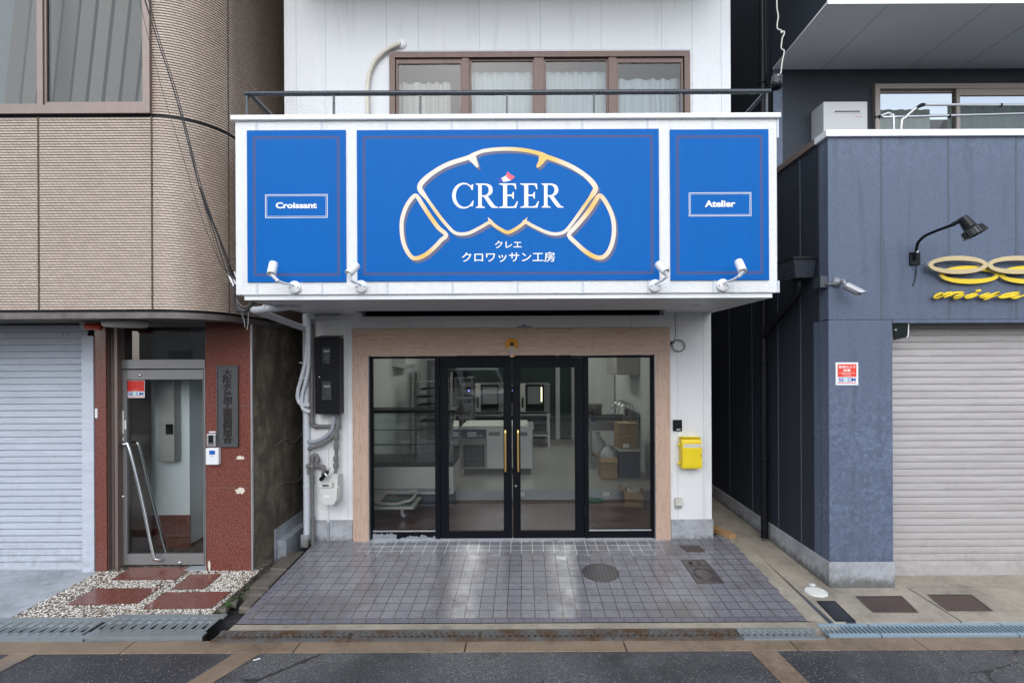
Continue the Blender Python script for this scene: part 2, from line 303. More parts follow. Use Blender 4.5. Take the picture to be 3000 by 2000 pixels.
M['plastic_bag'] = plain('plastic_bag', (0.55, 0.56, 0.55), 0.3, var=0.12, nscale=30)
M['greenmat'] = plain('green_mat', (0.02, 0.13, 0.075), 0.6)
M['greenhose'] = plain('green_hose', (0.05, 0.24, 0.15), 0.45)
M['moss'] = plain('moss', (0.06, 0.11, 0.03), 0.9, var=0.5, nscale=40, bump=0.6)
M['soil'] = plain('wet_grit', (0.035, 0.035, 0.038), 0.6, var=0.5, nscale=80, bump=0.8)
m = NT('perforated_soffit', 0.5); x, y, z = m.xyz(); r = m.line(x, 0.03, 0.0, 0.009); h = m.math('MULTIPLY', r, 1.0)
m.col(m.mix(m.math('MULTIPLY', r, 0.35), (0.78, 0.79, 0.82), (0.5, 0.51, 0.54))); m.bump(m.math('SUBTRACT', 1.0, r), 0.5, 0.004); M['soffit'] = m.m
M['soffit2'] = plain('grey_soffit_board', (0.80, 0.81, 0.83), 0.7, var=0.05, nscale=2)
M['metalfascia'] = plain('worn_metal_fascia', (0.14, 0.12, 0.115), 0.45, 0.3, var=0.6, nscale=12)
M['darksoffit'] = plain('brown_soffit', (0.13, 0.115, 0.10), 0.7, var=0.2)
def shuttermat(name, c):
    m = NT(name, 0.45, 0.05); x, y, z = m.xyz(); a = m.noise(3.0, 4.0); g = m.noise(1.0, 6.0, 0.7, vec=m.scale((5.0, 5.0, 1.6)))
    dirt = m.math('ADD', m.math('MULTIPLY', m.ramp(z, 0.45, 0.0), 0.35), m.math('MULTIPLY', m.ramp(g, 0.55, 0.75), 0.35)); dirt = m.math('MULTIPLY', dirt, m.ramp(m.noise(13.0, 5.0, 0.7), 0.35, 0.7))
    m.col(m.mix(dirt, m.mix(a, dim(c, 0.95), dim(c, 1.05)), (0.25, 0.22, 0.19))); m.bump(m.noise(1.0, 3.0, 0.5, vec=m.scale((1.4, 1.4, 5.0))), 0.5, 0.05); return m.m
M['shutterblue'] = shuttermat('pale_shutter', (0.53, 0.57, 0.65))
M['shutterbeige'] = shuttermat('beige_shutter', (0.445, 0.415, 0.41))
M['doorsteel'] = plain('door_stainless', (0.27, 0.265, 0.265), 0.36, 0.4, var=0.05, nscale=2, rvar=0)
M['shutterbox'] = plain('brown_shutter_box', (0.12, 0.10, 0.09), 0.5)
M['plaque'] = plain('dark_bronze_plaque', (0.085, 0.088, 0.092), 0.4, 0.3, var=0.3, nscale=14)
M['plaqueletter'] = plain('bronze_letter', (0.022, 0.014, 0.014), 0.45, 0.2, var=0.2)
M['orange'] = plain('straw_orange', (0.85, 0.36, 0.03), 0.7, var=0.3, nscale=90)
M['straw'] = plain('straw', (0.70, 0.54, 0.28), 0.7, var=0.25, nscale=90)
M['vanwhite'] = plain('van_white', (0.70, 0.72, 0.73), 0.25, var=0.03, coat=0.5)
M['rubber'] = plain('tyre', (0.02, 0.02, 0.022), 0.7)
M['grilleglass'] = plain('dark_window', (0.015, 0.02, 0.02), 0.08, rvar=0)
M['amber'] = plain('amber_lens', (0.6, 0.05, 0.02), 0.2)
M['facade'] = plain('distant_facade', (0.35, 0.33, 0.30), 0.8, var=0.1, nscale=1)

# ---------------------------------------------------------------- mesh builder
ORG = {}
class MB:
    def __init__(s): s.v = []; s.f = []; s.sm = []; s.mi = []; s.uv = {}; s.cur = 0
    def add(s, vs, fs, smooth=False, uvs=None):
        b = len(s.v); s.v += [tuple(x) for x in vs]
        for i, f in enumerate(fs):
            if uvs: s.uv[len(s.f)] = uvs[i]
            s.f.append([b+k for k in f]); s.sm.append(smooth); s.mi.append(s.cur)
        return s
    def box(s, x0, x1, y0, y1, z0, z1, mtx=None):
        vs = [Vector((x, y, z)) for z in (z0, z1) for y in (y0, y1) for x in (x0, x1)]
        if mtx: vs = [mtx @ v for v in vs]
        return s.add(vs, [(0, 2, 3, 1), (4, 5, 7, 6), (0, 1, 5, 4), (2, 6, 7, 3), (0, 4, 6, 2), (1, 3, 7, 5)])
    def boxc(s, c, size, mtx=Matrix()):
        a, b, d = size[0]/2, size[1]/2, size[2]/2
        return s.box(-a, a, -b, b, -d, d, Matrix.Translation(c) @ mtx.to_4x4())
    def quad(s, a, b, c, d, uv=None): return s.add([a, b, c, d], [(0, 1, 2, 3)], uvs=[uv] if uv else None)
    def poly(s, pts): return s.add(pts, [tuple(range(len(pts)))])
    def prism(s, pts, off):
        """polygon extruded along off"""
        n = len(pts); off = Vector(off); a = [Vector(p) for p in pts]; vs = a+[p+off for p in a]
        return s.add(vs, [tuple(range(n))[::-1], tuple(range(n, 2*n))]+[(i, (i+1) % n, n+(i+1) % n, n+i) for i in range(n)])
    def tube(s, path, r, n=10, caps=True, closed=False):
        P = [Vector(p) for p in path]; m = len(P); rs = r if isinstance(r, (list, tuple)) else [r]*m
        T = []
        for i in range(m):
            a = P[(i-1) % m] if (closed or i > 0) else P[i]; b = P[(i+1) % m] if (closed or i < m-1) else P[i]
            T.append((b-a).normalized() if (b-a).length > 1e-9 else Vector((0, 0, 1)))
        up = Vector((0, 0, 1)) if abs(T[0].z) < 0.9 else Vector((1, 0, 0)); nrm = (up-T[0]*up.dot(T[0])).normalized(); vs = []
        for i in range(m):
            nrm = (nrm-T[i]*nrm.dot(T[i])); nrm = nrm.normalized() if nrm.length > 1e-6 else T[i].orthogonal().normalized(); bi = T[i].cross(nrm)
            vs += [P[i]+(nrm*cos(2*pi*k/n)+bi*sin(2*pi*k/n))*rs[i] for k in range(n)]
        fs = []
        for i in range(m if closed else m-1):
            j = (i+1) % m
            fs += [(i*n+k, i*n+(k+1) % n, j*n+(k+1) % n, j*n+k) for k in range(n)]
        s.add(vs, fs, True)
        if caps and not closed: s.add(vs[:n], [tuple(range(n))[::-1]]); s.add(vs[-n:], [tuple(range(n))])
        return s
    def cyl(s, a, b, r, n=16, r2=None): return s.tube([a, b], [r, r if r2 is None else r2], n)
    def lathe(s, prof, mtx=Matrix(), n=24, smooth=True):
        vs = [mtx @ Vector((r*cos(2*pi*k/n), r*sin(2*pi*k/n), z)) for r, z in prof for k in range(n)]; m = len(prof)
        fs = [(i*n+k, i*n+(k+1) % n, (i+1)*n+(k+1) % n, (i+1)*n+k) for i in range(m-1) for k in range(n)]
        s.add(vs, fs, smooth)
        if prof[0][0] > 1e-6: s.add(vs[:n], [tuple(range(n))[::-1]])
        if prof[-1][0] > 1e-6: s.add(vs[-n:], [tuple(range(n))])
        return s
    def ball(s, c, r, n=12): 
        return s.lathe([(max(1e-5, r*sin(pi*i/8)), -r*cos(pi*i/8)) for i in range(9)], Matrix.Translation(c), n)
    def rect_ring(s, x0, x1, z0, z1, t, y0, y1, tb=None, tt=None):
        """picture-frame of four bars butted end to end in the XZ plane"""
        tb = t if tb is None else tb; tt = t if tt is None else tt
        s.box(x0, x0+t, y0, y1, z0, z1); s.box(x1-t, x1, y0, y1, z0, z1)
        s.box(x0+t, x1-t, y0, y1, z0, z0+tb); s.box(x0+t, x1-t, y0, y1, z1-tt, z1); return s
    def mesh(s, name, mats, org=Vector(), bevel=0.0):
        me = bpy.data.meshes.new(name); me.from_pydata([Vector(v)-org for v in s.v], [], s.f)
        for p, sm, mi in zip(me.polygons, s.sm, s.mi): p.use_smooth = sm; p.material_index = mi
        for m in (mats if isinstance(mats, (list, tuple)) else [mats]): me.materials.append(m)
        if s.uv:
            l = me.uv_layers.new(name='UVMap')
            for fi, us in s.uv.items():
                for k, li in enumerate(me.polygons[fi].loop_indices): l.data[li].uv = us[k]
        if bevel:
            bm = bmesh.new(); bm.from_mesh(me)
            bmesh.ops.bevel(bm, geom=[e for e in bm.edges if len(e.link_faces) == 2 and e.calc_face_angle(0) > 0.6], offset=bevel, segments=2, affect='EDGES', profile=0.6, clamp_overlap=True)
            bm.to_mesh(me); bm.free()
        me.validate(); return me
    def build(s, name, mats, parent=None, bevel=0.0, label=None, loc=None):
        org = ORG.get(parent.name, Vector()) if parent else Vector(loc or (0, 0, 0))
        me = s.mesh(name, mats, org, bevel)
        return place(name, me, parent, org, label)
def place(name, me, parent, org, label=None):
    o = bpy.data.objects.new(name, me); COL.objects.link(o)
    if parent: o.parent = parent
    else: o.location = org
    ORG[o.name] = Vector(org)
    if label: o['label'] = label
    return o
def thing(name, label, cat, loc, group=None):
    o = bpy.data.objects.new(name, None); COL.objects.link(o); o.location = loc; o.empty_display_size = 0.1
    ORG[o.name] = Vector(loc); o['label'] = label; o['category'] = cat
    if group: o['group'] = group
    return o
def tag(o, label, cat, group=None):
    o['label'] = label; o['category'] = cat
    if group: o['group'] = group
    return o
def struct(o, label=None):
    o['kind'] = 'structure'
    return o
def dup(root, loc):
    def cp(o, par):
        c = o.copy(); COL.objects.link(c)
        if par: c.parent = par
        for ch in list(o.children): cp(ch, c)
        return c
    r = cp(root, None); r.location = loc; return r

# flat shapes with holes, through a filled 2-D curve
def flat(splines, thick, mtx=Matrix(), res=None):
    cu = bpy.data.curves.new('tmp', 'CURVE'); cu.dimensions = '2D'; cu.fill_mode = 'BOTH'; cu.extrude = thick/2
    for pts in splines:
        sp = cu.splines.new('POLY'); sp.points.add(len(pts)-1); sp.use_cyclic_u = True
        for p, q in zip(sp.points, pts): p.co = (q[0], q[1], 0, 1)
    return _cm(cu, mtx)
def _cm(cu, mtx):
    o = bpy.data.objects.new('tmp', cu); COL.objects.link(o); dg = bpy.context.evaluated_depsgraph_get(); dg.update()
    me = bpy.data.meshes.new_from_object(o.evaluated_get(dg)); bpy.data.objects.remove(o); bpy.data.curves.remove(cu)
    vs = [mtx @ v.co for v in me.vertices]; fs = [tuple(p.vertices) for p in me.polygons]; bpy.data.meshes.remove(me); return vs, fs
def glyphs(body, thick=0.002, bold=0.0):
    cu = bpy.data.curves.new('tmp', 'FONT'); cu.body = body; cu.size = 1.0; cu.offset = bold; cu.extrude = 0.0; cu.fill_mode = 'FRONT'; cu.resolution_u = 4
    return _cm(cu, Matrix())
def text_box(mb, body, x0, x1, z0, z1, y, bold=0.0):
    """lettering fitted to a box on a wall facing -Y"""
    vs, fs = glyphs(body, bold=bold)
    ax = min(v.x for v in vs); bx = max(v.x for v in vs); ay = min(v.y for v in vs); by = max(v.y for v in vs)
    mb.add([(x0+(v.x-ax)/(bx-ax)*(x1-x0), y, z0+(v.y-ay)/(by-ay)*(z1-z0)) for v in vs], fs)
def ribbon(mb, pts, wd, y, thick, closed=False):
    """flat stroke of changing width in the XZ plane (thick along Y, towards the street)"""
    P = [Vector((p[0], p[1])) for p in pts]; n = len(P); L = []; R = []
    ws = wd if isinstance(wd, (list, tuple)) else [wd]*n
    for i in range(n):
        a = P[(i-1) % n] if (closed or i > 0) else P[i]; b = P[(i+1) % n] if (closed or i < n-1) else P[i]
        t = (b-a); t = t.normalized() if t.length > 1e-9 else Vector((1, 0)); nn = Vector((-t.y, t.x))
        L.append(P[i]+nn*ws[i]/2); R.append(P[i]-nn*ws[i]/2)
    vs = [(p.x, y, p.y) for p in L]+[(p.x, y, p.y) for p in R]; m = n if closed else n-1
    fs = [(i, (i+1) % n, n+(i+1) % n, n+i) for i in range(m)]
    if thick:
        k = len(vs); vs += [(p[0], y+thick, p[2]) for p in vs]
        fs += [(i, k+i, k+(i+1) % n, (i+1) % n) for i in range(m)]+[(n+i, n+(i+1) % n, k+n+(i+1) % n, k+n+i) for i in range(m)]
    return mb.add(vs, fs)
def smooth_path(pts, k=4, closed=False):
    """Catmull-Rom"""
    P = [Vector(p) for p in pts]; n = len(P); out = []
    rng = n if closed else n-1
    for i in range(rng):
        p0 = P[(i-1) % n] if closed or i > 0 else P[i]; p1 = P[i]; p2 = P[(i+1) % n]; p3 = P[(i+2) % n] if closed or i < n-2 else P[min(i+1, n-1)]
        for j in range(k):
            t = j/k
            out.append(0.5*((2*p1)+(p2-p0)*t+(2*p0-5*p1+4*p2-p3)*t*t+(3*p1-p0-3*p2+p3)*t*t*t))
    if not closed: out.append(P[-1])
    return out

# ================================================================ GROUND (setting)
APR = (0.0, 0.0, 0.0632)                 # shop apron: z0, y0, slope
GZ = -0.115                              # level of the gutter and the road edge
def gp(px, py, lift=0.0): return G(px, py, *APR, lift)
def road_z(y): return GZ+0.012*min(1.6, max(0.0, -2.06-y))
mb = MB(); mb.box(-150, 150, -220, 150, -0.9, -0.62); struct(mb.build('ground', M['asphalt']))
mb = MB(); mb.quad((-60, -2.06, GZ), (60, -2.06, GZ), (60, -5.0, GZ+0.02), (-60, -5.0, GZ+0.02)); mb.quad((-60, -5.0, GZ+0.02), (60, -5.0, GZ+0.02), (60, -40, GZ-0.01), (-60, -40, GZ-0.01))
struct(mb.build('road', M['asphalt']))
# brown concrete curb strip along the gutter, with joints left open between its blocks
mb = MB(); xs = [-9, -6.2, -4.42, -3.0, -1.72, -0.45, 0.75, 2.02, 2.98, 4.25, 6, 9]
for a, b in zip(xs, xs[1:]): mb.box(a+0.004, b-0.004, -2.062, -1.90, GZ-0.1, GZ+0.006)
struct(mb.build('curb', M['concrete_brown'], bevel=0.004))
def rp(px, py, lift=0.004):
    p = G(px, py, GZ, 0, 0.0); p.z = GZ+0.0068*max(0, -2.06-p.y)+lift; return p
mb = MB()
mb.poly([rp(591-160, 2075), rp(663-160, 2075), rp(774, 1908), rp(697, 1908)])
mb.poly([rp(-90, 1982), rp(0, 1969), rp(105, 1915), rp(30, 1917)])
mb.poly([rp(2353, 2070), rp(2440, 2070), rp(2265, 1897), rp(2190, 1899)])
struct(mb.build('concrete_strip', M['concrete_brown']))
# gutter channel: open trough under the gratings
mb = MB(); mb.box(-9, 9, -1.56, -1.53, -0.5, -0.13); mb.box(-9, 9, -1.93, -1.53, -0.55, -0.5); mb.box(-9, 9, -1.93, -1.905, -0.5, GZ-0.015)
struct(mb.build('gutter_channel', M['soil']))
# shop apron
def az(y): return 0.0632*y
xl, xr, yf = -2.37, 2.33, -1.655
mb = MB(); mb.quad((xl+0.062, yf+0.06, az(yf+0.06)), (xr, yf+0.06, az(yf+0.06)), (xr, 0.1, az(0.1)), (xl+0.062, 0.1, az(0.1)))
tp = struct(mb.build('tiled_pavement', M['paving']))
mb = MB()
mb.quad((xl, yf, az(yf)), (xr, yf, az(yf)), (xr, yf+0.06, az(yf+0.06)), (xl, yf+0.06, az(yf+0.06)), [(0, 0), (0, xr-xl), (0.06, xr-xl), (0.06, 0)])
mb.quad((xl+0.062, 0.02, az(0.02)), (xl, 0.02, az(0.02)), (xl, yf+0.06, az(yf+0.06)), (xl+0.062, yf+0.06, az(yf+0.06)), [(0.062, 0), (0, 0), (0, 1.62), (0.062, 1.62)])
mb.quad((xl, yf, az(yf)), (xl, 0.02, az(0.02)), (xl, 0.02, -0.4), (xl, yf, -0.4), [(0.01, 0), (0.01, 1), (0.01, 1), (0.01, 0)])
struct(mb.build('pavement_edge', M['ribtile']))
mb = MB(); mb.prism([(xl-0.01, yf, az(yf)-0.006), (xl-0.01, -1.768, GZ+0.004), (xl-0.01, -1.768, -0.4), (xl-0.01, yf, -0.4)], (xr-xl+0.2, 0, 0))
struct(mb.build('pavement_footing', M['concrete_tan']))
mb = MB(); n = 26; pts = []
random.seed(3)
for i in range(n+1):
    y = -1.66+1.9*i/n; pts.append((2.318+random.uniform(-0.018, 0.010), y))
for i in range(n):
    (a, y0), (b, y1) = pts[i], pts[i+1]; mb.quad((a, y0, az(y0)+0.003), (2.475, y0, az(y0)-0.008), (2.475, y1, az(y1)-0.008), (b, y1, az(y1)+0.003))
mb.box(2.33, 2.475, 0.24, 9, -0.05, 0.0)
struct(mb.build('pavement_border', M['concrete_tan']))
# concrete apron of the navy building, with its dark expansion joints
def cz(y): return -0.07-0.028*min(0.6, max(0.0, -1.1-y)) + (0.02*(y+1.1) if y > -1.1 else 0)
mb = MB()
def slab(x0, x1, y0, y1): mb.prism([(x0, y0, cz(y0)), (x1, y0, cz(y0)), (x1, y1, cz(y1)), (x0, y1, cz(y1))], (0, 0, -0.3))
slab(2.495, 3.52, -1.70, -1.125); slab(3.535, 5.15, -1.70, -1.125); slab(5.165, 9, -1.70, -1.125)
slab(2.495, 2.9, -1.11, 9); slab(2.9, 9, -1.11, -0.5)
struct(mb.build('concrete_pavement', M['concrete_tan']))
mb = MB(); mb.box(2.475, 2.495, -1.70, 9, -0.3, -0.09)
mb.box(2.495, 9, -1.125, -1.11, -0.3, -0.078); mb.box(3.52, 3.535, -1.70, -1.125, -0.3, -0.094); mb.box(5.15, 5.165, -1.7, -1.125, -0.3, -0.094)
struct(mb.build('joint', M['seal']))
# left apron: concrete before the shutter, washed pebbles with red slabs before the door
def lz(y): return -0.058+0.052*(y+0.70)
mb = MB(); mb.prism([(-9, -1.60, lz(-1.6)), (-4.33, -1.60, lz(-1.6)), (-4.27, -0.66, lz(-0.66)), (-9, -0.66, lz(-0.66))], (0, 0, -0.3)); struct(mb.build('shutter_pavement', M['concrete_grey']))
mb = MB(); mb.prism([(-4.328, -1.585, lz(-1.585)), (-2.655, -1.585, lz(-1.585)), (-2.655, -0.45, lz(-0.45)), (-4.268, -0.45, lz(-0.45))], (0, 0, -0.3)); struct(mb.build('pebble_pavement', M['pebble']))
def lp(px, py, lift=0.0045): return G(px, py, -0.058, -0.70, 0.052, lift)
Z0 = 2.352
def z0(a, b): return lp(a/Z0, 1600+b/Z0)
for q in ([(908, 147), (1322, 147), (1205, 229), (770, 230)], [(1310, 195), (1527, 193), (1407, 289), (1195, 291)], [(655, 290), (1097, 288), (940, 393), (465, 404)], [(1140, 318), (1590, 312), (1452, 426), (985, 431)]):
    mb = MB(); mb.prism([z0(*p) for p in q], (0, 0, -0.02)); struct(mb.build('red_paving_slab', M['granite']))
mb = MB(); mb.box(-3.42, -3.13, -0.70, -0.60, -0.1, -0.046); struct(mb.build('door_threshold', M['concrete_grey']))
# the washed stones themselves, standing proud of their mortar bed
random.seed(41); mb = MB(); ink = []; SL = []
for q in ([(908, 147), (1322, 147), (1205, 229), (770, 230)], [(1310, 195), (1527, 193), (1407, 289), (1195, 291)], [(655, 290), (1097, 288), (940, 393), (465, 404)], [(1140, 318), (1590, 312), (1452, 426), (985, 431)]): SL.append([z0(*p).xy for p in q])
def inside(x, y, P):
    s_ = [(b[0]-a[0])*(y-a[1])-(b[1]-a[1])*(x-a[0]) for a, b in zip(P, P[1:]+P[:1])]; return all(k > -0.004 for k in s_) or all(k < 0.004 for k in s_)
cell = 0.0175; ny = int(0.90/cell)
for j in range(ny):
    for i in range(int(1.68/cell)):
        x = -4.325+(i+0.5*(j % 2)+random.uniform(-.3, .3))*cell; y = -1.58+(j+random.uniform(-.3, .3))*cell
        if x < -4.32+0.06*(y+1.585)/1.1 or x > -2.665 or y > -0.69 or any(inside(x, y, P) for P in SL): continue
        a, b, h = random.uniform(.0075, .0125), random.uniform(.0055, .0085), random.uniform(.003, .0055); R = Matrix.Translation((x, y, lz(y))) @ Matrix.Rotation(random.uniform(0, pi), 4, 'Z') @ Matrix.Diagonal((a, b, h, 1))
        vs = [R @ Vector((cos(k*pi/3), sin(k*pi/3), -.3)) for k in range(6)]+[R @ Vector((.72*cos(k*pi/3), .72*sin(k*pi/3), .75)) for k in range(6)]+[R @ Vector((0, 0, 1))]
        mb.add(vs, [(k, (k+1) % 6, 6+(k+1) % 6, 6+k) for k in range(6)]+[(6+k, 6+(k+1) % 6, 12) for k in range(6)], True); ink += [random.random()]*13
pm = NT('white_pebble', 0.4); at = pm.t.nodes.new('ShaderNodeAttribute'); at.attribute_name = 'ink'; f_ = at.outputs['Fac']
pm.col(pm.mix(pm.ramp(pm.math('ADD', f_, pm.math('MULTIPLY', pm.math('SUBTRACT', pm.noise(2.6, 4.0), 0.5), 0.7)), 0.2, 0.45), pm.mix(pm.math('FRACT', pm.math('MULTIPLY', f_, 17.0)), (0.06, 0.045, 0.035), (0.24, 0.16, 0.10)), pm.mix(pm.math('FRACT', pm.math('MULTIPLY', f_, 29.0)), (0.50, 0.44, 0.35), (0.86, 0.84, 0.80))))
o = mb.build('pebbles', pm.m); o['kind'] = 'stuff'; o['label'] = 'white and brown washed pebbles bedded around the red slabs'
at = o.data.attributes.new('ink', 'FLOAT', 'POINT'); at.data.foreach_set('value', ink)
# grit bed of the narrow alley on the left
mb = MB(); mb.box(-2.66, -2.365, -1.55, 8, -0.5, -0.19); struct(mb.build('alley_ground', M['soil']))

# ================================================================ BAKERY BUILDING
BX0, BX1, UY = -2.476, 2.135, -0.55
bk = thing('bakery_building', 'white stuccoed shop building with jutting balcony over a black glazed front', 'building', (-0.17, 0, 0))
mb = MB()
wx0, wx1 = W(1033, 1300, 0).x, W(1964, 1300, 0).x; hz0, hz1 = W(1500, 960, 0).z, 2.70
mb.box(BX0, wx0, 0, 0.14, 0.0, hz1); mb.box(wx1, BX1, 0, 0.14, 0.0, hz1); slx0, slx1, slz = W(1062, 927, 0).x, W(1945, 922, 0).x, W(1500, 925, 0).z
mb.box(wx0, slx0, 0, 0.14, hz0, hz1); mb.box(slx1, wx1, 0, 0.14, hz0, hz1); mb.box(slx0, slx1, 0, 0.14, hz0, slz)
mb.box(BX0, BX0+0.12, 0.14, 6.6, 0, hz1); mb.box(BX1-0.12, BX1, 0.14, 6.6, 0, hz1)
mb.build('wall', M['stucco'], bk)
for px in (1018, 1985, 2061): x = W(px, 1200, 0).x; mb = MB(); mb.box(x-0.003, x+0.003, -0.002, 0.0, 0.24, 2.57); mb.build('wall_joint', M['sealwhite'], bk)
for px in (1200, 1850): x = W(px, 940, 0).x; mb = MB(); mb.box(x-0.003, x+0.003, -0.002, 0.0, hz0, slz); mb.build('wall_joint', M['sealwhite'], bk)
mb = MB(); pz = W(980, 1522, 0).z; pz2 = W(2020, 1520, 0).z
mb.box(BX0, wx0-0.002, -0.012, 0.0, -0.05, pz); mb.build('plinth', M['concrete'], bk); mb = MB(); mb.box(wx1+0.002, BX1+0.012, -0.012, 0.0, -0.05, pz2); mb.box(BX1, BX1+0.012, 0, 6.6, -0.05, pz2)
mb.build('plinth', M['concrete'], bk)
mb = MB(); mb.cur = 0
random.seed(5)                                              # bare patch of old render above the lintel
pts = [(1500+p[0], 960-p[1]) for p in ((12, -1), (16, 5), (24, 6), (30, 10), (38, 11), (44, 7), (56, 6), (62, 1), (70, -1))]
mb.prism([W(px, py, -0.004) for px, py in pts], (0, 0.003, 0)); mb.build('bare_patch', M['concrete'], bk)
# upper storey: wall round the window opening
ux0, ux1 = -2.463, 2.150; vx0, vx1 = W(1143, 250, UY).x, W(2019, 250, UY).x; vz0, vz1 = 3.05, W(1580, 156, UY).z
mb = MB()
mb.box(ux0, vx0, UY, UY+0.15, 2.60, 9.4); mb.box(vx1, ux1, UY, UY+0.15, 2.60, 9.4); mb.box(vx0, vx1, UY, UY+0.15, 2.60, vz0); mb.box(vx0, vx1, UY, UY+0.15, vz1, 9.4)
mb.box(ux0, ux0+0.15, UY+0.15, 6.6, 2.78, 9.4); mb.box(ux1-0.15, ux1, UY+0.15, 6.6, 2.78, 9.4); mb.box(ux0+0.15, ux1-0.15, 6.45, 6.6, 2.78, 9.4); mb.box(ux0, ux1, UY, 6.6, 9.4, 9.5)
mb.build('upper_wall', M['stucco_up'], bk)
for px in (868, 954, 2028, 2113): x = W(px, 200, UY).x; mb = MB(); mb.box(x-0.004, x+0.004, UY-0.002, UY, 4.0, 5.98); mb.build('upper_wall_joint', M['sealwhite'], bk)
for px in (1132, 1226, 1405, 1583, 1761, 1938): x = W(px, 80, UY).x; mb = MB(); mb.box(x-0.004, x+0.004, UY-0.002, UY, vz1+0.036, 5.98); mb.build('upper_wall_joint', M['sealwhite'], bk)
mb = MB(); mb.box(vx0-0.02, vx1+0.03, UY-0.002, UY, vz1+0.028, vz1+0.035); mb.build('upper_wall_joint', M['sealwhite'], bk)
mb = MB(); mb.box(-2.28, 1.97, -1.55, UY, 5.99, 6.10); mb.box(-2.28, 1.97, -1.55, -1.43, 6.10, 7.0); mb.build('upper_balcony', M['stucco_up'], bk)
# upper window
mb = MB(); t = 0.058
mb.rect_ring(vx0, vx1, vz0, vz1, t, UY-0.035, UY+0.05)
wf = mb.build('window', M['brownframe'], bk)
edges = [(1160, 1357), (1374, 1567), (1592, 1784), (1803, 2001)]
mb = MB()
for px0, px1 in ((1355, 1375), (1565, 1593), (1782, 1805)): mb.box(W(px0, 250, UY).x, W(px1, 250, UY).x, UY-0.025, UY+0.035, vz0+t, vz1-t)
mb.build('mullion', M['brownframe'], wf)
for i, (a, b) in enumerate(edges):
    x0, x1 = W(a, 250, UY).x, W(b, 250, UY).x; tk = 0.022; mb = MB()
    if i in (0, 3): mb.rect_ring(x0+0.003, x1-0.003, vz0+t, vz1-t-0.002, tk, UY-0.012, UY+0.02, tt=0.05)
    else: mb.rect_ring(x0+0.003, x1-0.003, vz0+t, vz1-t-0.002, tk, UY-0.004, UY+0.02)
    mb.build('sash', M['brownframe'], wf)
    mb = MB(); yy = UY+(0.0 if i in (0, 3) else 0.008); mb.quad((x0, yy, vz0+t), (x1, yy, vz0+t), (x1, yy, vz1-t), (x0, yy, vz1-t)); mb.build('pane', M['glass_sky'], wf)
def curtain(x0, x1, z0, z1, y, amp, folds, n=80):
    mb = MB(); vs = []
    for i in range(n+1):
        u = i/n; yy = y+amp*sin(u*folds*2*pi+1.3*sin(u*9)); vs += [(x0+(x1-x0)*u, yy, z0), (x0+(x1-x0)*u+0.004*sin(u*50), y+0.6*(yy-y), z1)]
    mb.add(vs, [(2*i, 2*i+2, 2*i+3, 2*i+1) for i in range(n)], True); return mb
curtain(vx0+0.05, W(1313, 250, UY).x, vz0, vz1-0.22, UY+0.16, 0.035, 5).build('curtain', M['drape'], wf)
curtain(W(1372, 250, UY).x, W(1790, 250, UY).x, vz0, vz1-0.12, UY+0.14, 0.022, 14).build('curtain', M['curtain'], wf)
curtain(W(1806, 250, UY).x, vx1-0.04, vz0, vz1-0.19, UY+0.16, 0.03, 5).build('curtain', M['curtain'], wf)
mb = MB(); mb.box(ux0+0.16, ux1-0.16, 1.6, 1.64, 2.8, 6.0); mb.box(ux0+0.16, ux1-0.16, UY+0.15, 1.6, 5.6, 5.64); mb.build('inner_room', M['inwall'], bk)
t = thing('duct_pipe', 'cream wrapped pipe bending out of a round cap on the upper white wall', 'pipe', W(1077, 335, UY))
P = [W(x, y, UY-0.035) for x, y in ((1077, 420), (1077, 340), (1077, 270), (1079, 235), (1086, 205), (1100, 178), (1122, 155), (1145, 140), (1166, 131))]; P.append(W(1174, 128, UY-0.005)); P[0].z = 3.3
mb = MB(); mb.tube(smooth_path(P, 4), 0.021, 12); mb.build('pipe', M['cream'], t)
mb = MB(); mb.lathe([(0.052, 0), (0.050, 0.012), (0.034, 0.028), (1e-5, 0.032)], Matrix.Translation(W(1177, 131, UY)) @ Matrix.Rotation(pi/2, 4, 'X'), 24); mb.build('wall_cap', M['whiteplastic'], t)
for k in (8, 15, 21): q = smooth_path(P, 4); mb = MB(); mb.tube([q[k], q[k].lerp(q[k+1], 0.35)], 0.0225, 12); mb.build('tape_band', M['cream'], t)
# balcony
pz0, pz1 = 2.606, 4.085; PY = -1.484; px0, px1 = -2.452, 2.163
mb = MB(); mb.box(px0, px1, PY, PY+0.11, pz0, pz1); mb.box(px0, px0+0.10, PY+0.11, UY, pz0, pz1); mb.box(px1-0.10, px1, PY+0.11, UY, pz0, pz1)
pa = mb.build('balcony_parapet', M['stucco'], bk, bevel=0.008)
mb = MB(); mb.box(px0-0.025, px1+0.025, PY-0.03, PY+0.14, pz1, pz1+0.042); mb.box(px0-0.025, px0+0.12, PY+0.14, UY, pz1, pz1+0.042); mb.box(px1-0.12, px1+0.025, PY+0.14, UY, pz1, pz1+0.042)
mb.build('coping', M['white'], pa, bevel=0.008)
for i in range(9):
    x = -2.27+i*0.555
    for za, zb in ((pz1-0.16, pz1), (pz0, pz0+0.10)): mb = MB(); mb.box(x-0.010, x+0.010, PY-0.003, PY, za, zb); mb.build('parapet_joint', M['sealwhite'], pa)
sx0, sx1 = W(718, 868, -1.45).x, W(2261, 866, -1.45).x
mb = MB(); mb.box(sx0, sx1, -1.462, -1.44, 2.565, 2.606); mb.box(sx0, sx0+0.02, -1.44, 0, 2.565, 2.606); mb.box(sx1-0.02, sx1, -1.44, 0, 2.565, 2.606); mb.build('drip_trim', M['white'], bk, bevel=0.004)
hx0, hx1, hy0, hy1 = W(1037, 909, -0.29).x, W(1958, 905, -0.29).x, -0.29, -0.03
mb = MB(); a, b = sx0+0.02, sx1-0.02
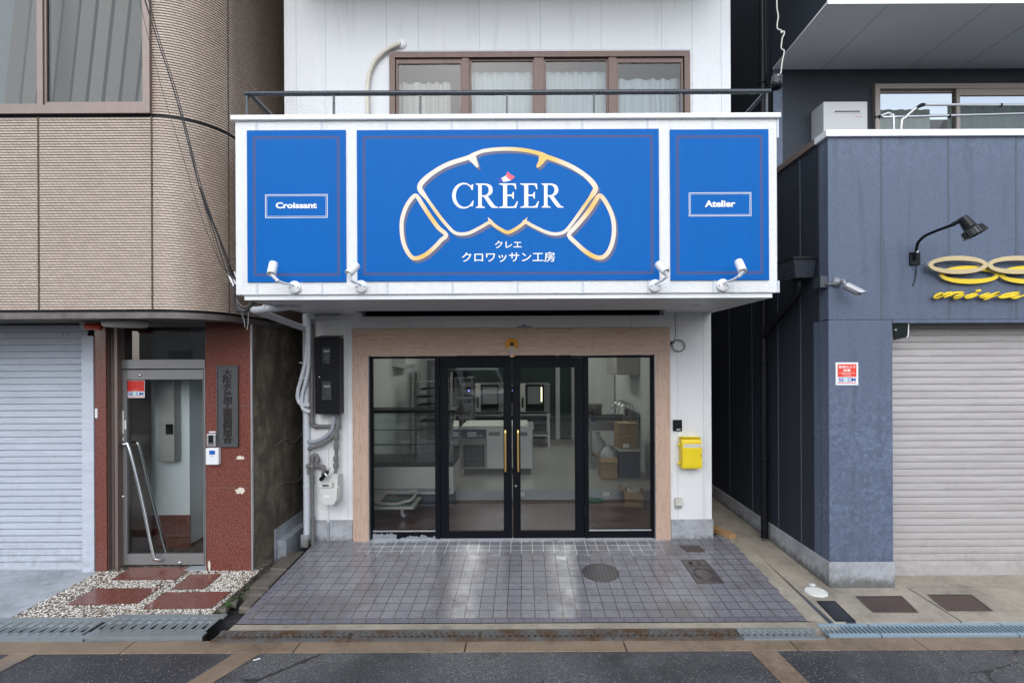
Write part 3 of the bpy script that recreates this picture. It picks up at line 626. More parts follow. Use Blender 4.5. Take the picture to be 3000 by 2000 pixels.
mb.box(a, b, -1.44, hy0, 2.580, 2.60); mb.box(a, hx0, hy0, 0, 2.580, 2.60); mb.box(hx1, b, hy0, 0, 2.580, 2.60)
sf = mb.build('soffit', M['soffit'], bk)
mb = MB(); mb.box(hx0, hx1, hy0, 0.125, 2.83, 2.85); mb.box(hx0-0.02, hx1+0.02, hy0-0.02, hy0, 2.60, 2.85); mb.box(hx0-0.02, hx1+0.02, 0.125, 0.135, slz, 2.85); mb.box(hx0-0.02, hx1+0.02, 0.0, 0.125, slz+0.001, slz+0.003); mb.box(hx0-0.02, hx0, hy0, hy1, 2.60, 2.85); mb.box(hx1, hx1+0.02, hy0, hy1, 2.6, 2.85)
mb.build('shutter_slot', M['darkhole'], sf)
for px in (951, 1224, 1494, 1760, 2037):
    p = W(px, 896, -0.80); mb = MB(); mb.lathe([(0.050, 2.5795), (0.050, 2.574), (0.038, 2.572), (0.034, 2.579)], Matrix.Translation((p.x, -0.80, 0)), 20); mb.build('downlight', M['whiteplastic'], sf)
# timber surround
D0 = -0.03
jx0, jx1, jx2, jx3 = W(1033, 1300, D0).x, W(1079, 1300, D0).x, W(1921, 1300, D0).x, W(1964, 1300, D0).x; hz = W(1500, 961, D0).z; fz = W(1500, 1040.5, D0).z
mb = MB(); mb.box(jx0, jx3, D0, 0.10, fz, hz); mb.build('lintel_board', M['wood_h'], bk)
for a, b, cuts in ((jx0, jx1, (-0.01, 1.98, fz)), (jx2, jx3, (-0.01, 1.60, 2.0, fz))):
    for c0, c1 in zip(cuts, cuts[1:]):
        mb = MB(); mb.box(a, b, D0+0.001*random.random(), 0.10, c0+0.001, c1-0.001); mb.build('jamb_board', M['wood_v'], bk)
# black shopfront
Y0 = 0.02
def fx(px): return W(px, 1300, Y0).x
def fzz(py): return W(1500, py, Y0).z
fb = W(1500, 1584, Y0).z
mb = MB(); mb.box(fx(1078), fx(1089), Y0, Y0+0.07, fb, fzz(1042)); mb.box(fx(1910), fx(1921), Y0, Y0+0.07, fb, fzz(1042)); mb.box(fx(1089), fx(1910), Y0, Y0+0.07, fzz(1049), fzz(1042))
mb.box(fx(1276), fx(1288), Y0, Y0+0.07, fb, fzz(1049)); mb.box(fx(1712), fx(1723), Y0, Y0+0.07, fb, fzz(1049))
mb.box(fx(1288), fx(1712), Y0+0.01, Y0+0.07, fb-0.02, fb+0.012)
fr = mb.build('shopfront', M['blackframe'], bk, bevel=0.002)
mb = MB(); mb.box(jx1+0.002, jx1+0.006, D0+0.004, Y0+0.02, 0.0, fz); mb.box(jx2-0.006, jx2-0.002, D0+0.004, Y0+0.02, 0.0, fz); mb.build('edge_trim', M['alu'], fr)
for a, b, dirty in ((1089, 1276, 1), (1723, 1910, 0)):
    mb = MB(); mb.box(fx(a), fx(b), Y0+0.008, Y0+0.06, fb, fzz(1553)); mb.box(fx(a), fx(a)+0.008, Y0+0.01, Y0+0.06, fzz(1553), fzz(1049)); mb.box(fx(b)-0.008, fx(b), Y0+0.01, Y0+0.06, fzz(1553), fzz(1049))
    dw = mb.build('display_window', M['blackframe'], bk)
    mb = MB(); mb.quad((fx(a), Y0+0.035, fzz(1553)), (fx(b), Y0+0.035, fzz(1553)), (fx(b), Y0+0.035, fzz(1049)), (fx(a), Y0+0.035, fzz(1049))); mb.build('pane', M['glass'], dw)
    mb = MB(); mb.box(fx(a)+0.008, fx(b)-0.008, Y0+0.004, Y0+0.010, fzz(1556), fzz(1552)); mb.build('glazing_bead', M['alu'], dw)
doors = []
for s, (a, b, g0, g1, hxp) in enumerate(((1288, 1500, 1313, 1475, 1481), (1501.5, 1712, 1524.6, 1684.8, 1518))):
    x0, x1 = fx(a)+0.003, fx(b)-0.003; mb = MB()
    zb, zt = fb+0.014, fzz(1049)-0.0008; gb, gt = fzz(1556), fzz(1077)
    mb.box(x0, fx(g0), Y0+0.012, Y0+0.055, zb, zt); mb.box(fx(g1), x1, Y0+0.012, Y0+0.055, zb, zt); mb.box(fx(g0), fx(g1), Y0+0.012, Y0+0.055, zb, gb); mb.box(fx(g0), fx(g1), Y0+0.012, Y0+0.055, gt, zt)
    d = mb.build('door', M['blackframe'], bk, bevel=0.003)
    mb = MB(); mb.quad((fx(g0), Y0+0.035, gb), (fx(g1), Y0+0.035, gb), (fx(g1), Y0+0.035, gt), (fx(g0), Y0+0.035, gt)); mb.build('pane', M['glass'], d)
    hx = fx(hxp); za, zc = fzz(1377), fzz(1259); mb = MB()
    mb.tube(smooth_path([(hx, Y0+0.012, za+0.02), (hx, Y0-0.03, za+0.012), (hx, Y0-0.05, za+0.03), (hx, Y0-0.05, zc-0.03), (hx, Y0-0.03, zc-0.012), (hx, Y0+0.012, zc-0.02)], 4), 0.0125, 12); mb.build('handle', M['gold'], d)
    if s:
        p = W(1511.5, 1422.5, Y0); mb = MB(); mb.lathe([(0.021, 0), (0.021, 0.012), (0.013, 0.016), (0.010, 0.022)], Matrix.Translation((p.x, Y0+0.012, p.z)) @ Matrix.Rotation(pi/2, 4, 'X'), 20); mb.build('lock', M['chrome'], d)
    for zz in (0.25, 1.0, 1.75):
        mb = MB(); xx = x0 if s == 0 else x1; mb.cyl((xx, Y0+0.004, zz), (xx, Y0+0.004, zz+0.12), 0.009, 10); mb.build('hinge', M['black'], d)
# mortar smears left on the sill
m_sm = NT('mortar_smear', 0.85); u = m_sm.noise(16.0, 6.0, 0.75, dist=1.0); m_sm.col(m_sm.mix(u, (0.10, 0.11, 0.125), (0.36, 0.38, 0.41)))
random.seed(11); mb = MB()
def smear(x0, x1, zt, j):
    n = 22; top = [(x0+(x1-x0)*i/n, zt+random.uniform(-j, j)) for i in range(n+1)]
    pts = [(x0, fb+0.002)]+[(max(x0, min(x1, x)), max(fb+0.006, z)) for x, z in top]+[(x1, fb+0.002)]
    mb.prism([(x, Y0+0.005, z) for x, z in pts], (0, 0.002, 0))
smear(fx(1090), fx(1160), fb+0.085, 0.012); smear(fx(1172), fx(1274), fb+0.055, 0.02); mb.build('mortar_smear', m_sm.m, fr)
mb = MB(); n = 60; pts = []
random.seed(12)
for i in range(n+1): pts.append((jx1+(jx2-jx1)*i/n, Y0-0.004-0.012*random.random()-0.02*(abs(sin(i*0.37))**3), 0))
for a, b in zip(pts, pts[1:]): mb.quad((a[0], a[1]-0.015, az(a[1])+0.004), (b[0], b[1]-0.015, az(b[1])+0.004), (b[0], Y0+0.02, fb+0.001), (a[0], Y0+0.02, fb+0.001))
mb.build('mortar_fillet', plain('fresh_mortar', (0.56, 0.59, 0.63), 0.8, var=0.2, nscale=20, bump=0.4), fr)
# interior shell
mb = MB(); ix0, ix1 = BX0+0.12, BX1-0.12
mb.box(ix0, ix0+0.01, 0.15, 6.4, 0, 2.68); mb.box(ix1-0.01, ix1, 0.15, 6.4, 0, 2.68); mb.box(ix0+0.01, ix1-0.01, 6.39, 6.40, 0, 2.68); mb.box(ix0+0.01, ix1-0.01, 0.15, 6.39, 2.67, 2.68)
mb.build('interior_wall', M['inwall'], bk)
mb = MB(); mb.box(ix0, ix1, 0.08, 1.60, -0.04, 0.018); mb.build('entrance_floor', M['browntile'], bk)
mb = MB(); mb.box(ix0, ix1, 1.60, 6.4, -0.04, 0.160); mb.build('kitchen_floor', M['infloor'], bk)
mb = MB(); mb.box(ix0, ix1, 1.592, 1.60, 0.018, 0.162); mb.build('floor_riser', M['riser'], bk)
mb = MB(); mb.box(-1.6, 0.75, 6.36, 6.385, 0.161, 2.66); mb.build('back_reflection_panel', M['darkgreen'], bk)  # dark green of the reflected fence put into the back wall's colour
mb = MB(); mb.box(0.85, 1.12, 6.34, 6.385, 0.161, 2.2); mb.build('doorway', M['darkgreen'], bk)
mb = MB(); mb.box(1.12, 1.98, 5.4, 5.46, 0.161, 2.66); mb.build('partition', M['inwall'], bk)
for px in (1530.5, 1776, 1720):
    p = W(px, 1447, 1.59); mb = MB(); wd = 0.05 if px == 1776 else 0.03; mb.box(p.x-wd, p.x+wd, 1.578, 1.592, p.z-0.03, p.z+0.03); mb.build('floor_outlet', M['whiteplastic'], bk, bevel=0.004)
for x, y in ((-1.12, 2.7), (0.78, 2.7), (-1.12, 4.8), (0.78, 4.8)):
    t = thing('ceiling_lamp', 'lit strip lamp on the kitchen ceiling, seen only as light on the wet tiles', 'lamp', (x, y, 2.66), 'ceiling strip lamps inside the bakery')
    mb = MB(); mb.box(x-0.12, x+0.12, y-0.6, y+0.6, 2.63, 2.665); mb.build('housing', M['whiteplastic'], t)
    mb = MB(); mb.box(x-0.09, x+0.09, y-0.56, y+0.56, 2.615, 2.629); mb.build('diffuser', M['lamp'], t)

# ================================================================ RAILING
RY = -1.40
rl = thing('balcony_railing', 'dark wet steel handrail on thin posts above the white balcony', 'railing', (0, RY, pz1+0.04))
zr = 4.362; rx0, rx1 = W(720, 275, RY).x, W(2257, 268, RY).x
mb = MB(); mb.cyl((rx0, RY, zr), (rx1, RY, zr), 0.0215, 14); mb.build('handrail', M['railblue'], rl)
for px in (724, 978, 1231, 1485, 1740, 1994, 2246):
    x = W(px, 310, RY).x; mb = MB(); mb.box(x-0.0085, x+0.0085, RY-0.0085, RY+0.0085, pz1+0.042, zr); mb.build('post', M['railblue'], rl)
for s, x in ((1, rx0+0.04), (-1, rx1-0.04)):
    mb = MB(); mb.tube([(x, RY, zr-0.01), (x+s*0.10, UY+0.0, zr-0.12)], 0.016, 8); mb.tube([(x, RY, zr), (x, UY, zr)], 0.014, 8); mb.build('brace', M['railblue'], rl)
random.seed(4); mb = MB()
for i in range(260):
    x = random.uniform(rx0+0.02, rx1-0.02); r = random.uniform(0.0018, 0.0042); mb.lathe([(1e-5, -r*1.4), (r, 0), (1e-5, r)], Matrix.Translation((x, RY-0.004, zr-0.0225)), 5)
mb.build('water_drops', M['glass_clear'], rl)

# ================================================================ SIGNS
SY = PY-0.012
def sign(name, label, a, b, c, d, parts):
    """panel between photo pixels a..b across and c..d down"""
    p0, p1 = W((a+b)/2, c, SY), W((a+b)/2, d, SY); x0, x1 = W(a, 600, SY).x, W(b, 600, SY).x
    t = thing(name, label, 'sign', ((x0+x1)/2, SY, p1.z)); wd, ht = x1-x0, p0.z-p1.z
    mb = MB(); mb.box(x0, x1, SY+0.0005, PY, p1.z, p0.z); mb.quad((x0, SY, p1.z), (x1, SY, p1.z), (x1, SY, p0.z), (x0, SY, p0.z), [(0, 0), (wd, 0), (wd, ht), (0, ht)])
    mb.build('panel', signmat(name+'_print', wd, ht), t); return t
def frame_lines(t, a, b, c, d, y):
    mb = MB()
    for k, tk in ((0, 0.0045), (0.012, 0.0028)):
        p0, p1 = W(a, c, y), W(b, d, y); mb.rect_ring(p0.x+k, p1.x-k, p1.z+k, p0.z-k, tk, y-0.001, y)
    mb.build('label_frame', M['printwhite'], t)
sl = sign('side_sign', 'blue panel lettered Croissant, left of the large logo sign', 724, 1013, 381.5, 826, None)
frame_lines(sl, 777, 960, 570, 638, SY-0.0008)
mb = MB(); p0, p1 = W(808, 611, SY), W(928.5, 592.5, SY); text_box(mb, 'Croissant', p0.x, p1.x, p0.z, p1.z, SY-0.002, 0.036); mb.build('lettering', M['printwhite'], sl)
sr = sign('side_sign', 'blue panel lettered Atelier, right of the large logo sign', 1964, 2252.5, 379, 820.5, None)
frame_lines(sr, 2018, 2201, 564.5, 633, SY-0.0008)
mb = MB(); p0, p1 = W(2065, 607, SY), W(2154, 587, SY); text_box(mb, 'Atelier', p0.x, p1.x, p0.z, p1.z, SY-0.002, 0.036); mb.build('lettering', M['printwhite'], sr)
sc = sign('logo_sign', 'large blue sign with a golden croissant outline, between two narrow panels', 1046, 1931, 379.5, 822, None)
def lg(x, y): p = W(1150+x/3.36, 410+y/3.36, SY); return (p.x, p.z)
K = 4.376/1505/3.36
body = [(790,152),(840,128),(900,109),(1000,95),(1100,90),(1200,92),(1300,102),(1400,122),(1470,145),(1520,168),(1600,196),(1700,235),(1800,285),(1890,345),(1955,405),(1990,452),(1998,485),(1975,530),(1930,592),(1880,662),(1820,748),(1760,830),(1705,895),(1650,921),(1580,925),(1500,903),(1420,866),(1360,836),(1310,810),(1260,845),(1200,884),(1135,910),(1075,886),(1010,846),(960,812),(900,842),(830,880),(760,914),(700,926),(640,923),(590,898),(540,845),(480,775),(410,680),(340,582),(292,520),(268,478),(278,435),(322,385),(400,322),(500,262),(600,220),(700,190),(760,170)]
bw = []
for x, y in body: bw.append(36 if y < 140 else (50 if 380 < y < 540 else (44 if y < 380 else 32)))
left = [(215,552),(245,560),(300,648),(380,768),(455,868),(530,935),(480,985),(420,1050),(350,1112),(290,1148),(230,1166),(185,1150),(140,1088),(105,1000),(90,880),(95,780),(125,680),(165,608)]
right = [(2035,548),(2078,582),(2130,670),(2165,760),(2180,860),(2172,970),(2142,1070),(2100,1132),(2055,1158),(1990,1150),(1900,1098),(1810,1018),(1735,937),(1790,868),(1870,778),(1940,690),(1990,612)]
notches = [[(742,190),(770,150),(815,140),(830,200),(848,255),(840,275),(822,268),(790,232),(758,206)], [(1445,140),(1490,150),(1530,185),(1500,208),(1478,238),(1442,270),(1420,276),(1415,258),(1438,205)], [(937,760),(965,782),(990,802),(975,830),(940,822),(946,800)], [(1329,760),(1318,800),(1325,822),(1290,830),(1275,802),(1300,785)]]
orange, cream = Vector((0.86, 0.47, 0.10)), Vector((0.74, 0.66, 0.56))
HOT = [(1400,110,330),(380,770,170),(300,1140,160),(1135,890,260),(1960,640,170),(1960,1130,150),(1450,200,150)]
def heat(x, y): return min(1.0, sum(math.exp(-((x-a)**2+(y-b)**2)/(r*r)*1.2) for a, b, r in HOT))
gm = NT('gold_outline_print', 0.45); at = gm.t.nodes.new('ShaderNodeAttribute'); at.attribute_name = 'ink'; gm.col(gm.mix(at.outputs['Fac'], tuple(cream), tuple(orange)))
def outline(dx, dy, y, wadd):
    mb = MB(); ht = []
    for P, ws in ((body, bw), (left, [40]*len(left)), (right, [42]*len(right))):
        Q = smooth_path([Vector((p[0], p[1], ws[i])) for i, p in enumerate(P)], 3, True)
        n0 = len(mb.v); ribbon(mb, [lg(q.x+dx, q.y+dy) for q in Q], [(q.z+wadd)*K for q in Q], y, 0, True)
        ht += [heat(q.x, q.y) for q in Q]*2
    for nn in notches:
        mb.poly([(lg(x+dx, y2+dy)[0], y-0.0004, lg(x+dx, y2+dy)[1]) for x, y2 in nn]); ht += [heat(x, y2) for x, y2 in nn]
    return mb, ht
mb, _ = outline(20, 26, SY-0.0008, 0); mb.build('outline_shadow', M['printshadow'], sc)
mb, ht = outline(0, 0, SY-0.0018, 0); og = mb.build('croissant_outline', gm.m, sc)
at = og.data.attributes.new('ink', 'FLOAT', 'POINT')
for i in range(len(og.data.vertices)): at.data[i].value = ht[i] if i < len(ht) else 0
gE = [[(0,0),(.72,0),(.79,.27),(.745,.27),(.65,.10),(.56,.055),(.335,.055),(.335,.48),(.50,.48),(.55,.45),(.575,.37),(.615,.37),(.615,.655),(.575,.655),(.55,.575),(.50,.545),(.335,.545),(.335,.945),(.55,.945),(.63,.90),(.68,.76),(.72,.76),(.70,1.0),(0,1.0),(0,.965),(.12,.94),(.165,.90),(.165,.10),(.12,.06),(0,.035)]]
gR = [[(0,0),(.39,0),(.39,.035),(.295,.06),(.255,.1),(.255,.46),(.33,.46),(.60,.09),(.70,0),(.96,0),(.96,.03),(.86,.06),(.79,.12),(.51,.48),(.63,.535),(.705,.63),(.725,.735),(.70,.86),(.61,.95),(.47,.995),(.35,1),(0,1),(0,.965),(.075,.94),(.105,.9),(.105,.1),(.075,.06),(0,.035)], [(.255,.52),(.255,.935),(.36,.945),(.47,.91),(.54,.83),(.56,.73),(.535,.62),(.465,.545),(.37,.515)]]
oc = [(.50+.50*cos(radians(a)), .5+.53*sin(radians(a))) for a in range(52, 309, 8)]; icc = [(.55+.39*cos(radians(a)), .5+.465*sin(radians(a))) for a in range(310, 49, -8)]
gC = [[(.90,.73),(.93,.98)]+oc+[(.90,.06),(.95,.30),(.915,.30)]+icc+[(.865,.73)]]
mb = MB()
for g, a, b, base, top in ((gC, 587, 800, 670, 430), (gR, 820, 1040, 670, 430), (gE, 1050, 1235, 670, 430), (gE, 1258, 1442, 668, 430), (gR, 1467, 1686, 667, 430)):
    wd = max(p[0] for p in g[0]); vs, fs = flat([[(p[0]/wd, p[1]) for p in q] for q in g], 0)
    mb.add([(lg(a+v.x*(b-a), base-v.y*(base-top))[0], SY-0.002, lg(a+v.x*(b-a), base-v.y*(base-top))[1]) for v in vs], fs)
mb.build('lettering', M['printwhite'], sc)
def pp(mb, pts, y): mb.poly([(lg(a, b)[0], y, lg(a, b)[1]) for a, b in pts])
mb = MB(); mb.cur = 0; pp(mb, [(1135,311),(1160,338),(1207,364),(1168,397),(1140,385),(1113,352)], SY-0.0022); mb.cur = 1; pp(mb, [(1113,352),(1140,385),(1168,397),(1130,409),(1092,416),(1072,378)], SY-0.0022); mb.cur = 2; pp(mb, [(1072,378),(1092,416),(1046,417),(1050,396),(1045,372)], SY-0.0022)
mb.build('accent_flag', [M['pinkred'], M['printwhite'], M['navyprint']], sc)
def jt(body_, a, b, c, d, bold):
    p0, p1 = lg(a, d), lg(b, c); text_box(mb, body_, p0[0], p1[0], p0[1], p1[1], SY-0.002, bold)
mb = MB(); jt('クレエ', 1008, 1270, 992, 1066, 0.016); mb.build('lettering', M['printwhite'], sc)
mb = MB(); jt('クロワッサン工房', 683, 1598, 1100, 1204, 0.010); mb.build('lettering', M['printwhite'], sc)

# ================================================================ SPOTLIGHTS
def spot(label, disc, arm, bot, top):
    d = W(*disc, PY); t = thing('spotlight', label, 'lamp', (d.x, PY, d.z), 'white spotlights under the blue signs')
    mb = MB(); R = Matrix.Translation(d) @ Matrix.Rotation(pi/2, 4, 'X')
    mb.lathe([(0.053, -0.012), (0.053, 0.024), (0.046, 0.030), (1e-5, 0.031)], R, 28); bp = mb.build('base_plate', M['white'], t)
    for s in (-1, 1):
        mb = MB(); mb.lathe([(0.006, 0.029), (0.006, 0.034), (1e-5, 0.035)], R @ Matrix.Translation((s*0.034, -0.004, 0)), 8); mb.build('screw', M['steelgrey'], bp)
    a = W(*arm, PY-0.20); b0 = W(*bot, PY-0.225); tp_ = W(*top, PY-0.155); kn = a.lerp(b0, 0.55)
    mb = MB(); mb.tube(smooth_path([d+Vector((0, -0.028, 0.014)), d.lerp(a, 0.55)+Vector((0, -0.03, 0.0)), a], 5), 0.0095, 10); mb.build('arm', M['white'], t)
    mb = MB(); mb.tube([a, kn, b0], [0.013, 0.015, 0.010], 10); mb.ball(a, 0.0155); mb.build('knuckle', M['white'], t)
    ax = (tp_-b0).normalized(); L = 0.115; q = ax.to_track_quat('Z', 'Y').to_matrix().to_4x4(); mm = Matrix.Translation(b0) @ q
    mb = MB(); mb.lathe([(1e-5, 0.004), (0.028, 0.004), (0.029, -0.002), (0.034, 0.0), (0.0345, 0.056), (0.0338, 0.058), (0.0345, 0.060), (0.0345, L), (0.031, L+0.001), (0.029, L-0.02), (1e-5, L-0.02)], mm, 28); mb.build('lamp_head', M['white'], t)
spot('white spotlight at the left end, under the Croissant panel', (866, 842), (812, 821), (795, 803), (803, 767))
spot('white spotlight leaning into the gap between the Croissant panel and the logo sign', (1060, 840), (1027, 820), (1021, 802), (1047, 774))
spot('white spotlight leaning into the gap between the logo sign and the Atelier panel', (1917.6, 837.6), (1953, 811), (1951, 797), (1929, 774))
spot('white spotlight at the right end, under the Atelier panel', (2115, 836), (2166, 808), (2176, 795), (2163, 765))

# ================================================================ LEFT BUILDING (tan mosaic tile, red granite)
LY, LG = -1.45, -0.70                                   # upper face, ground-floor face
lb = thing('tiled_building', 'tan mosaic tiled building with rounded corner and red granite ground floor', 'building', (-4.3, LG, -0.06))
lcx, lcr = -3.19, 0.46; lsx = lcx+lcr                    # curved corner
zb_, zm_ = W(230, 908, LY).z, W(230, 338, LY).z
def lpath(u0):
    """plan of the tiled skin: list of (x, y, nx, ny, arclength)"""
    P = [(-7.0, LY, 0, -1, 0.0), (lcx, LY, 0, -1, lcx+7.0)]
    for i in range(1, 19):
        a = i/18*pi/2; P.append((lcx+lcr*sin(a), LY+lcr-lcr*cos(a), sin(a), -cos(a), lcx+7.0+lcr*a))
    P.append((lsx, 6.5, 1, 0, lcx+7.0+lcr*pi/2+6.5-LY-lcr)); return P
def tiles(zlo, zhi, x_from=None):
    P = lpath(0)
    if x_from is not None: P = [(x_from, LY, 0, -1, x_from+7.0)]+P[1:] if x_from < lcx-1e-6 else P[1:]
    mb = MB(); h = 0.0229; rows = int((zhi-zlo)/h)
    for r in range(rows):
        z = zlo+r*h; prof = [(z+0.0001, -0.004, 1), (z+0.0045, -0.004, 1), (z+0.0045, 0.0045, 0), (z+h-0.0005, 0.001, 0), (z+h, -0.004, 0)]
        for (zA, oA, g), (zB, oB, _) in zip(prof, prof[1:]):
            mb.cur = 1 if g else 0
            for p, q in zip(P, P[1:]):
                sm = p[2] != 0 or q[2] != 0
                mb.add([(p[0]+p[2]*oA, p[1]+p[3]*oA, zA), (q[0]+q[2]*oA, q[1]+q[3]*oA, zA), (q[0]+q[2]*oB, q[1]+q[3]*oB, zB), (p[0]+p[2]*oB, p[1]+p[3]*oB, zB)], [(0, 1, 2, 3)], sm,
                       [[(p[4], zA-zlo), (q[4], zA-zlo), (q[4], zB-zlo), (p[4], zB-zlo)]])
    return mb
ww1 = W(445, 200, LY).x
mb = tiles(zb_, zm_-0.02); mb.build('wall', [M['mosaic'], M['groove']], lb)
mb = tiles(zm_+0.005, 6.6, ww1); mb.build('upper_wall', [M['mosaic'], M['groove']], lb)
for px in (114, 446): x = W(px, 600, LY).x; mb = MB(); mb.box(x-0.007, x+0.007, LY-0.006, LY+0.01, zb_, zm_-0.01); mb.build('expansion_joint', M['groove'], lb)
for zlo, zhi in ((zb_, zm_-0.02), (zm_+0.01, 6.6)):
    a = radians(78); mb = MB(); mb.boxc((lcx+(lcr+0.001)*sin(a), LY+lcr-(lcr+0.001)*cos(a), (zlo+zhi)/2), (0.010, 0.010, zhi-zlo), Matrix.Rotation(a, 4, 'Z')); mb.build('expansion_joint', M['groove'], lb)
def ring_strip(zlo, zhi, off, x_from=-7.0):
    mb = MB(); P = [(x_from, LY, 0, -1, 0)]+lpath(0)[1:]
    for p, q in zip(P, P[1:]): mb.add([(p[0]+p[2]*off, p[1]+p[3]*off, zlo), (q[0]+q[2]*off, q[1]+q[3]*off, zlo), (q[0]+q[2]*off, q[1]+q[3]*off, zhi), (p[0]+p[2]*off, p[1]+p[3]*off, zhi), (q[0]-q[2]*.05, q[1]-q[3]*.05, zhi), (p[0]-p[2]*.05, p[1]-p[3]*.05, zhi), (q[0]-q[2]*.05, q[1]-q[3]*.05, zlo), (p[0]-p[2]*.05, p[1]-p[3]*.05, zlo)], [(0, 1, 2, 3), (3, 2, 4, 5), (1, 0, 7, 6)])
    return mb
ring_strip(zm_-0.021, zm_+0.004, -0.006).build('dark_groove', M['black'], lb)
ring_strip(zb_-0.022, zb_, -0.012).build('shadow_gap', M['black'], lb)
zf0 = W(230, 933, LY).z
ring_strip(zf0, zb_-0.022, 0.004).build('fascia', M['metalfascia'], lb)
mb = MB(); P = lpath(0); mb.add([(p[0], p[1]+0.0, zf0+0.02) for p in P]+[(-7.0, 6.5, zf0+0.02)], [tuple(range(len(P)+1))]); mb.build('soffit', M['darksoffit'], lb)
# body behind the skin
mb = MB(); mb.box(-7.0, lsx-0.06, 6.3, 6.5, zf0, 6.6); mb.box(-7, -6.9, LY, 6.5, -0.1, 6.6); mb.box(-7, lsx, LY, 6.5, 6.6, 9.5); mb.build('rear_wall', M['darksoffit'], lb)
# big window
wz0 = W(200, 333, LY).z; mb = MB()
mb.box(-7.0, ww1, LY-0.03, LY+0.08, zm_+0.004, zm_+0.075); mb.box(ww1-0.055, ww1, LY-0.03, LY+0.08, zm_+0.075, 6.6); mb.box(-7, ww1, LY-0.03, LY+0.08, 6.5, 6.6)
wn_ = mb.build('window', M['bronze'], lb)
xm = W(123, 150, LY).x; mb = MB(); mb.box(xm-0.025, xm+0.025, LY-0.022, LY+0.06, zm_+0.075, 6.5); mb.build('mullion', M['bronze'], wn_)
for a, b, zz, yy in ((-6.98, xm-0.026, zm_+0.075, LY+0.03), (xm+0.026, ww1-0.056, zm_+0.075, LY+0.005)):
    mb = MB(); mb.rect_ring(a, b, zz, 6.49, 0.02, yy-0.014, yy+0.014, tb=0.035); mb.build('sash', M['bronze'], wn_)
    mb = MB(); mb.quad((a+.015, yy, zz+.02), (b-.015, yy, zz+.02), (b-.015, yy, 6.48), (a+.015, yy, 6.48)); mb.build('pane', M['glass_left'], wn_)
random.seed(2)
for i in range(22):
    xb = ww1-0.10-i*0.150; lean = 0.0 if i > 11 else 0.16
    if i in (9, 14, 17): continue
    mb = MB(); a = radians(26+10*sin(i*1.7)); ct, st = cos(a)*0.047, sin(a)*0.047
    mb.quad((xb-ct-lean, LY+0.22-st, zm_-0.1), (xb+ct-lean, LY+0.22+st, zm_-0.1), (xb+ct+0.1*(lean > 0), LY+0.22+st, 6.4), (xb-ct+0.1*(lean > 0), LY+0.22-st, 6.4)); mb.build('blind_slat', M['blind'], wn_)
curtain(-6.9, xm-0.05, zm_-0.1, 6.4, LY+0.28, 0.03, 7).build('curtain', M['bluecurtain'], wn_)
mb = MB(); mb.box(-6.9, lsx-0.1, LY+0.6, LY+0.65, 2.6, 6.6); mb.build('inner_room', M['black'], lb)  # black sheet: the unlit room's darkness is put into its colour
# ground floor: granite piers, shutter, door
zc = zf0+0.02; gz = -0.08
def lx(px): return W(px, 1400, LG).x
mb = MB(); mb.box(lx(278), lx(312), LG, LG+0.5, gz, zc); mb.build('narrow_granite_pier', M['granite'], lb, bevel=0.003)
mb = MB(); mb.box(lx(603.5), lx(736), LG, LG+0.45, gz, zc)
gpier = mb.build('granite_pier', M['granite'], lb, bevel=0.003)
for py in (1188, 1428): z = W(670, py, LG).z; mb = MB(); mb.box(lx(604), lx(736), LG-0.0015, LG, z-0.0015, z+0.0015); mb.build('pier_joint', M['seal'], gpier)
mb = MB(); mb.box(lx(736), lx(740), LG-0.004, LG+0.02, gz, zc); mb.build('edge_strip', M['alu'], gpier)
random.seed(21)
def blotch(px, py, rx, ry, seed):
    random.seed(seed); pts = []
    for i in range(16):
        a = 2*pi*i/16; k = random.uniform(0.6, 1.1); q = W(px+rx*k*cos(a), py+ry*k*sin(a), LG-0.0008); pts.append(q)
    return pts
mb = MB(); mb.prism(blotch(704, 1340, 14, 6.5, 1), (0, -0.0012, 0)); mb.prism(blotch(704, 1437, 17, 11, 9), (0, -0.0012, 0)); mb.prism(blotch(613, 1655, 4, 18, 5), (0, -0.0012, 0)); mb.build('filler_patch', plain('filler', (0.66, 0.60, 0.50), 0.8), gpier)
# alley side wall below, with cracks and low kerb
mb = MB(); n = 30
mb.box(lx(736)+0.001, lsx-0.010, LG+0.021, 6.5, gz, zc); mb.build('alley_wall', M['alleywall'], lb)
mb = MB(); random.seed(31)
for z, s in ((1.12, 1), (0.62, 1)):
    pts = [(lsx-0.008, LG+0.48+i*0.09, z+0.03*sin(i*0.9)+random.uniform(-0.02, 0.02)) for i in range(24)]
    mb.tube(pts, [0.009+0.006*random.random() for _ in pts], 6)
mb.build('plaster_crack', M['oldconcrete'], lb)
mb = MB(); mb.box(lsx-0.012, lsx+0.005, LG+0.46, 6.5, gz-0.2, 0.20); mb.box(lsx+0.005, lsx+0.10, LG+0.50, 6.5, gz-0.2, 0.075); mb.build('alley_kerb', M['concrete_grey'], lb)
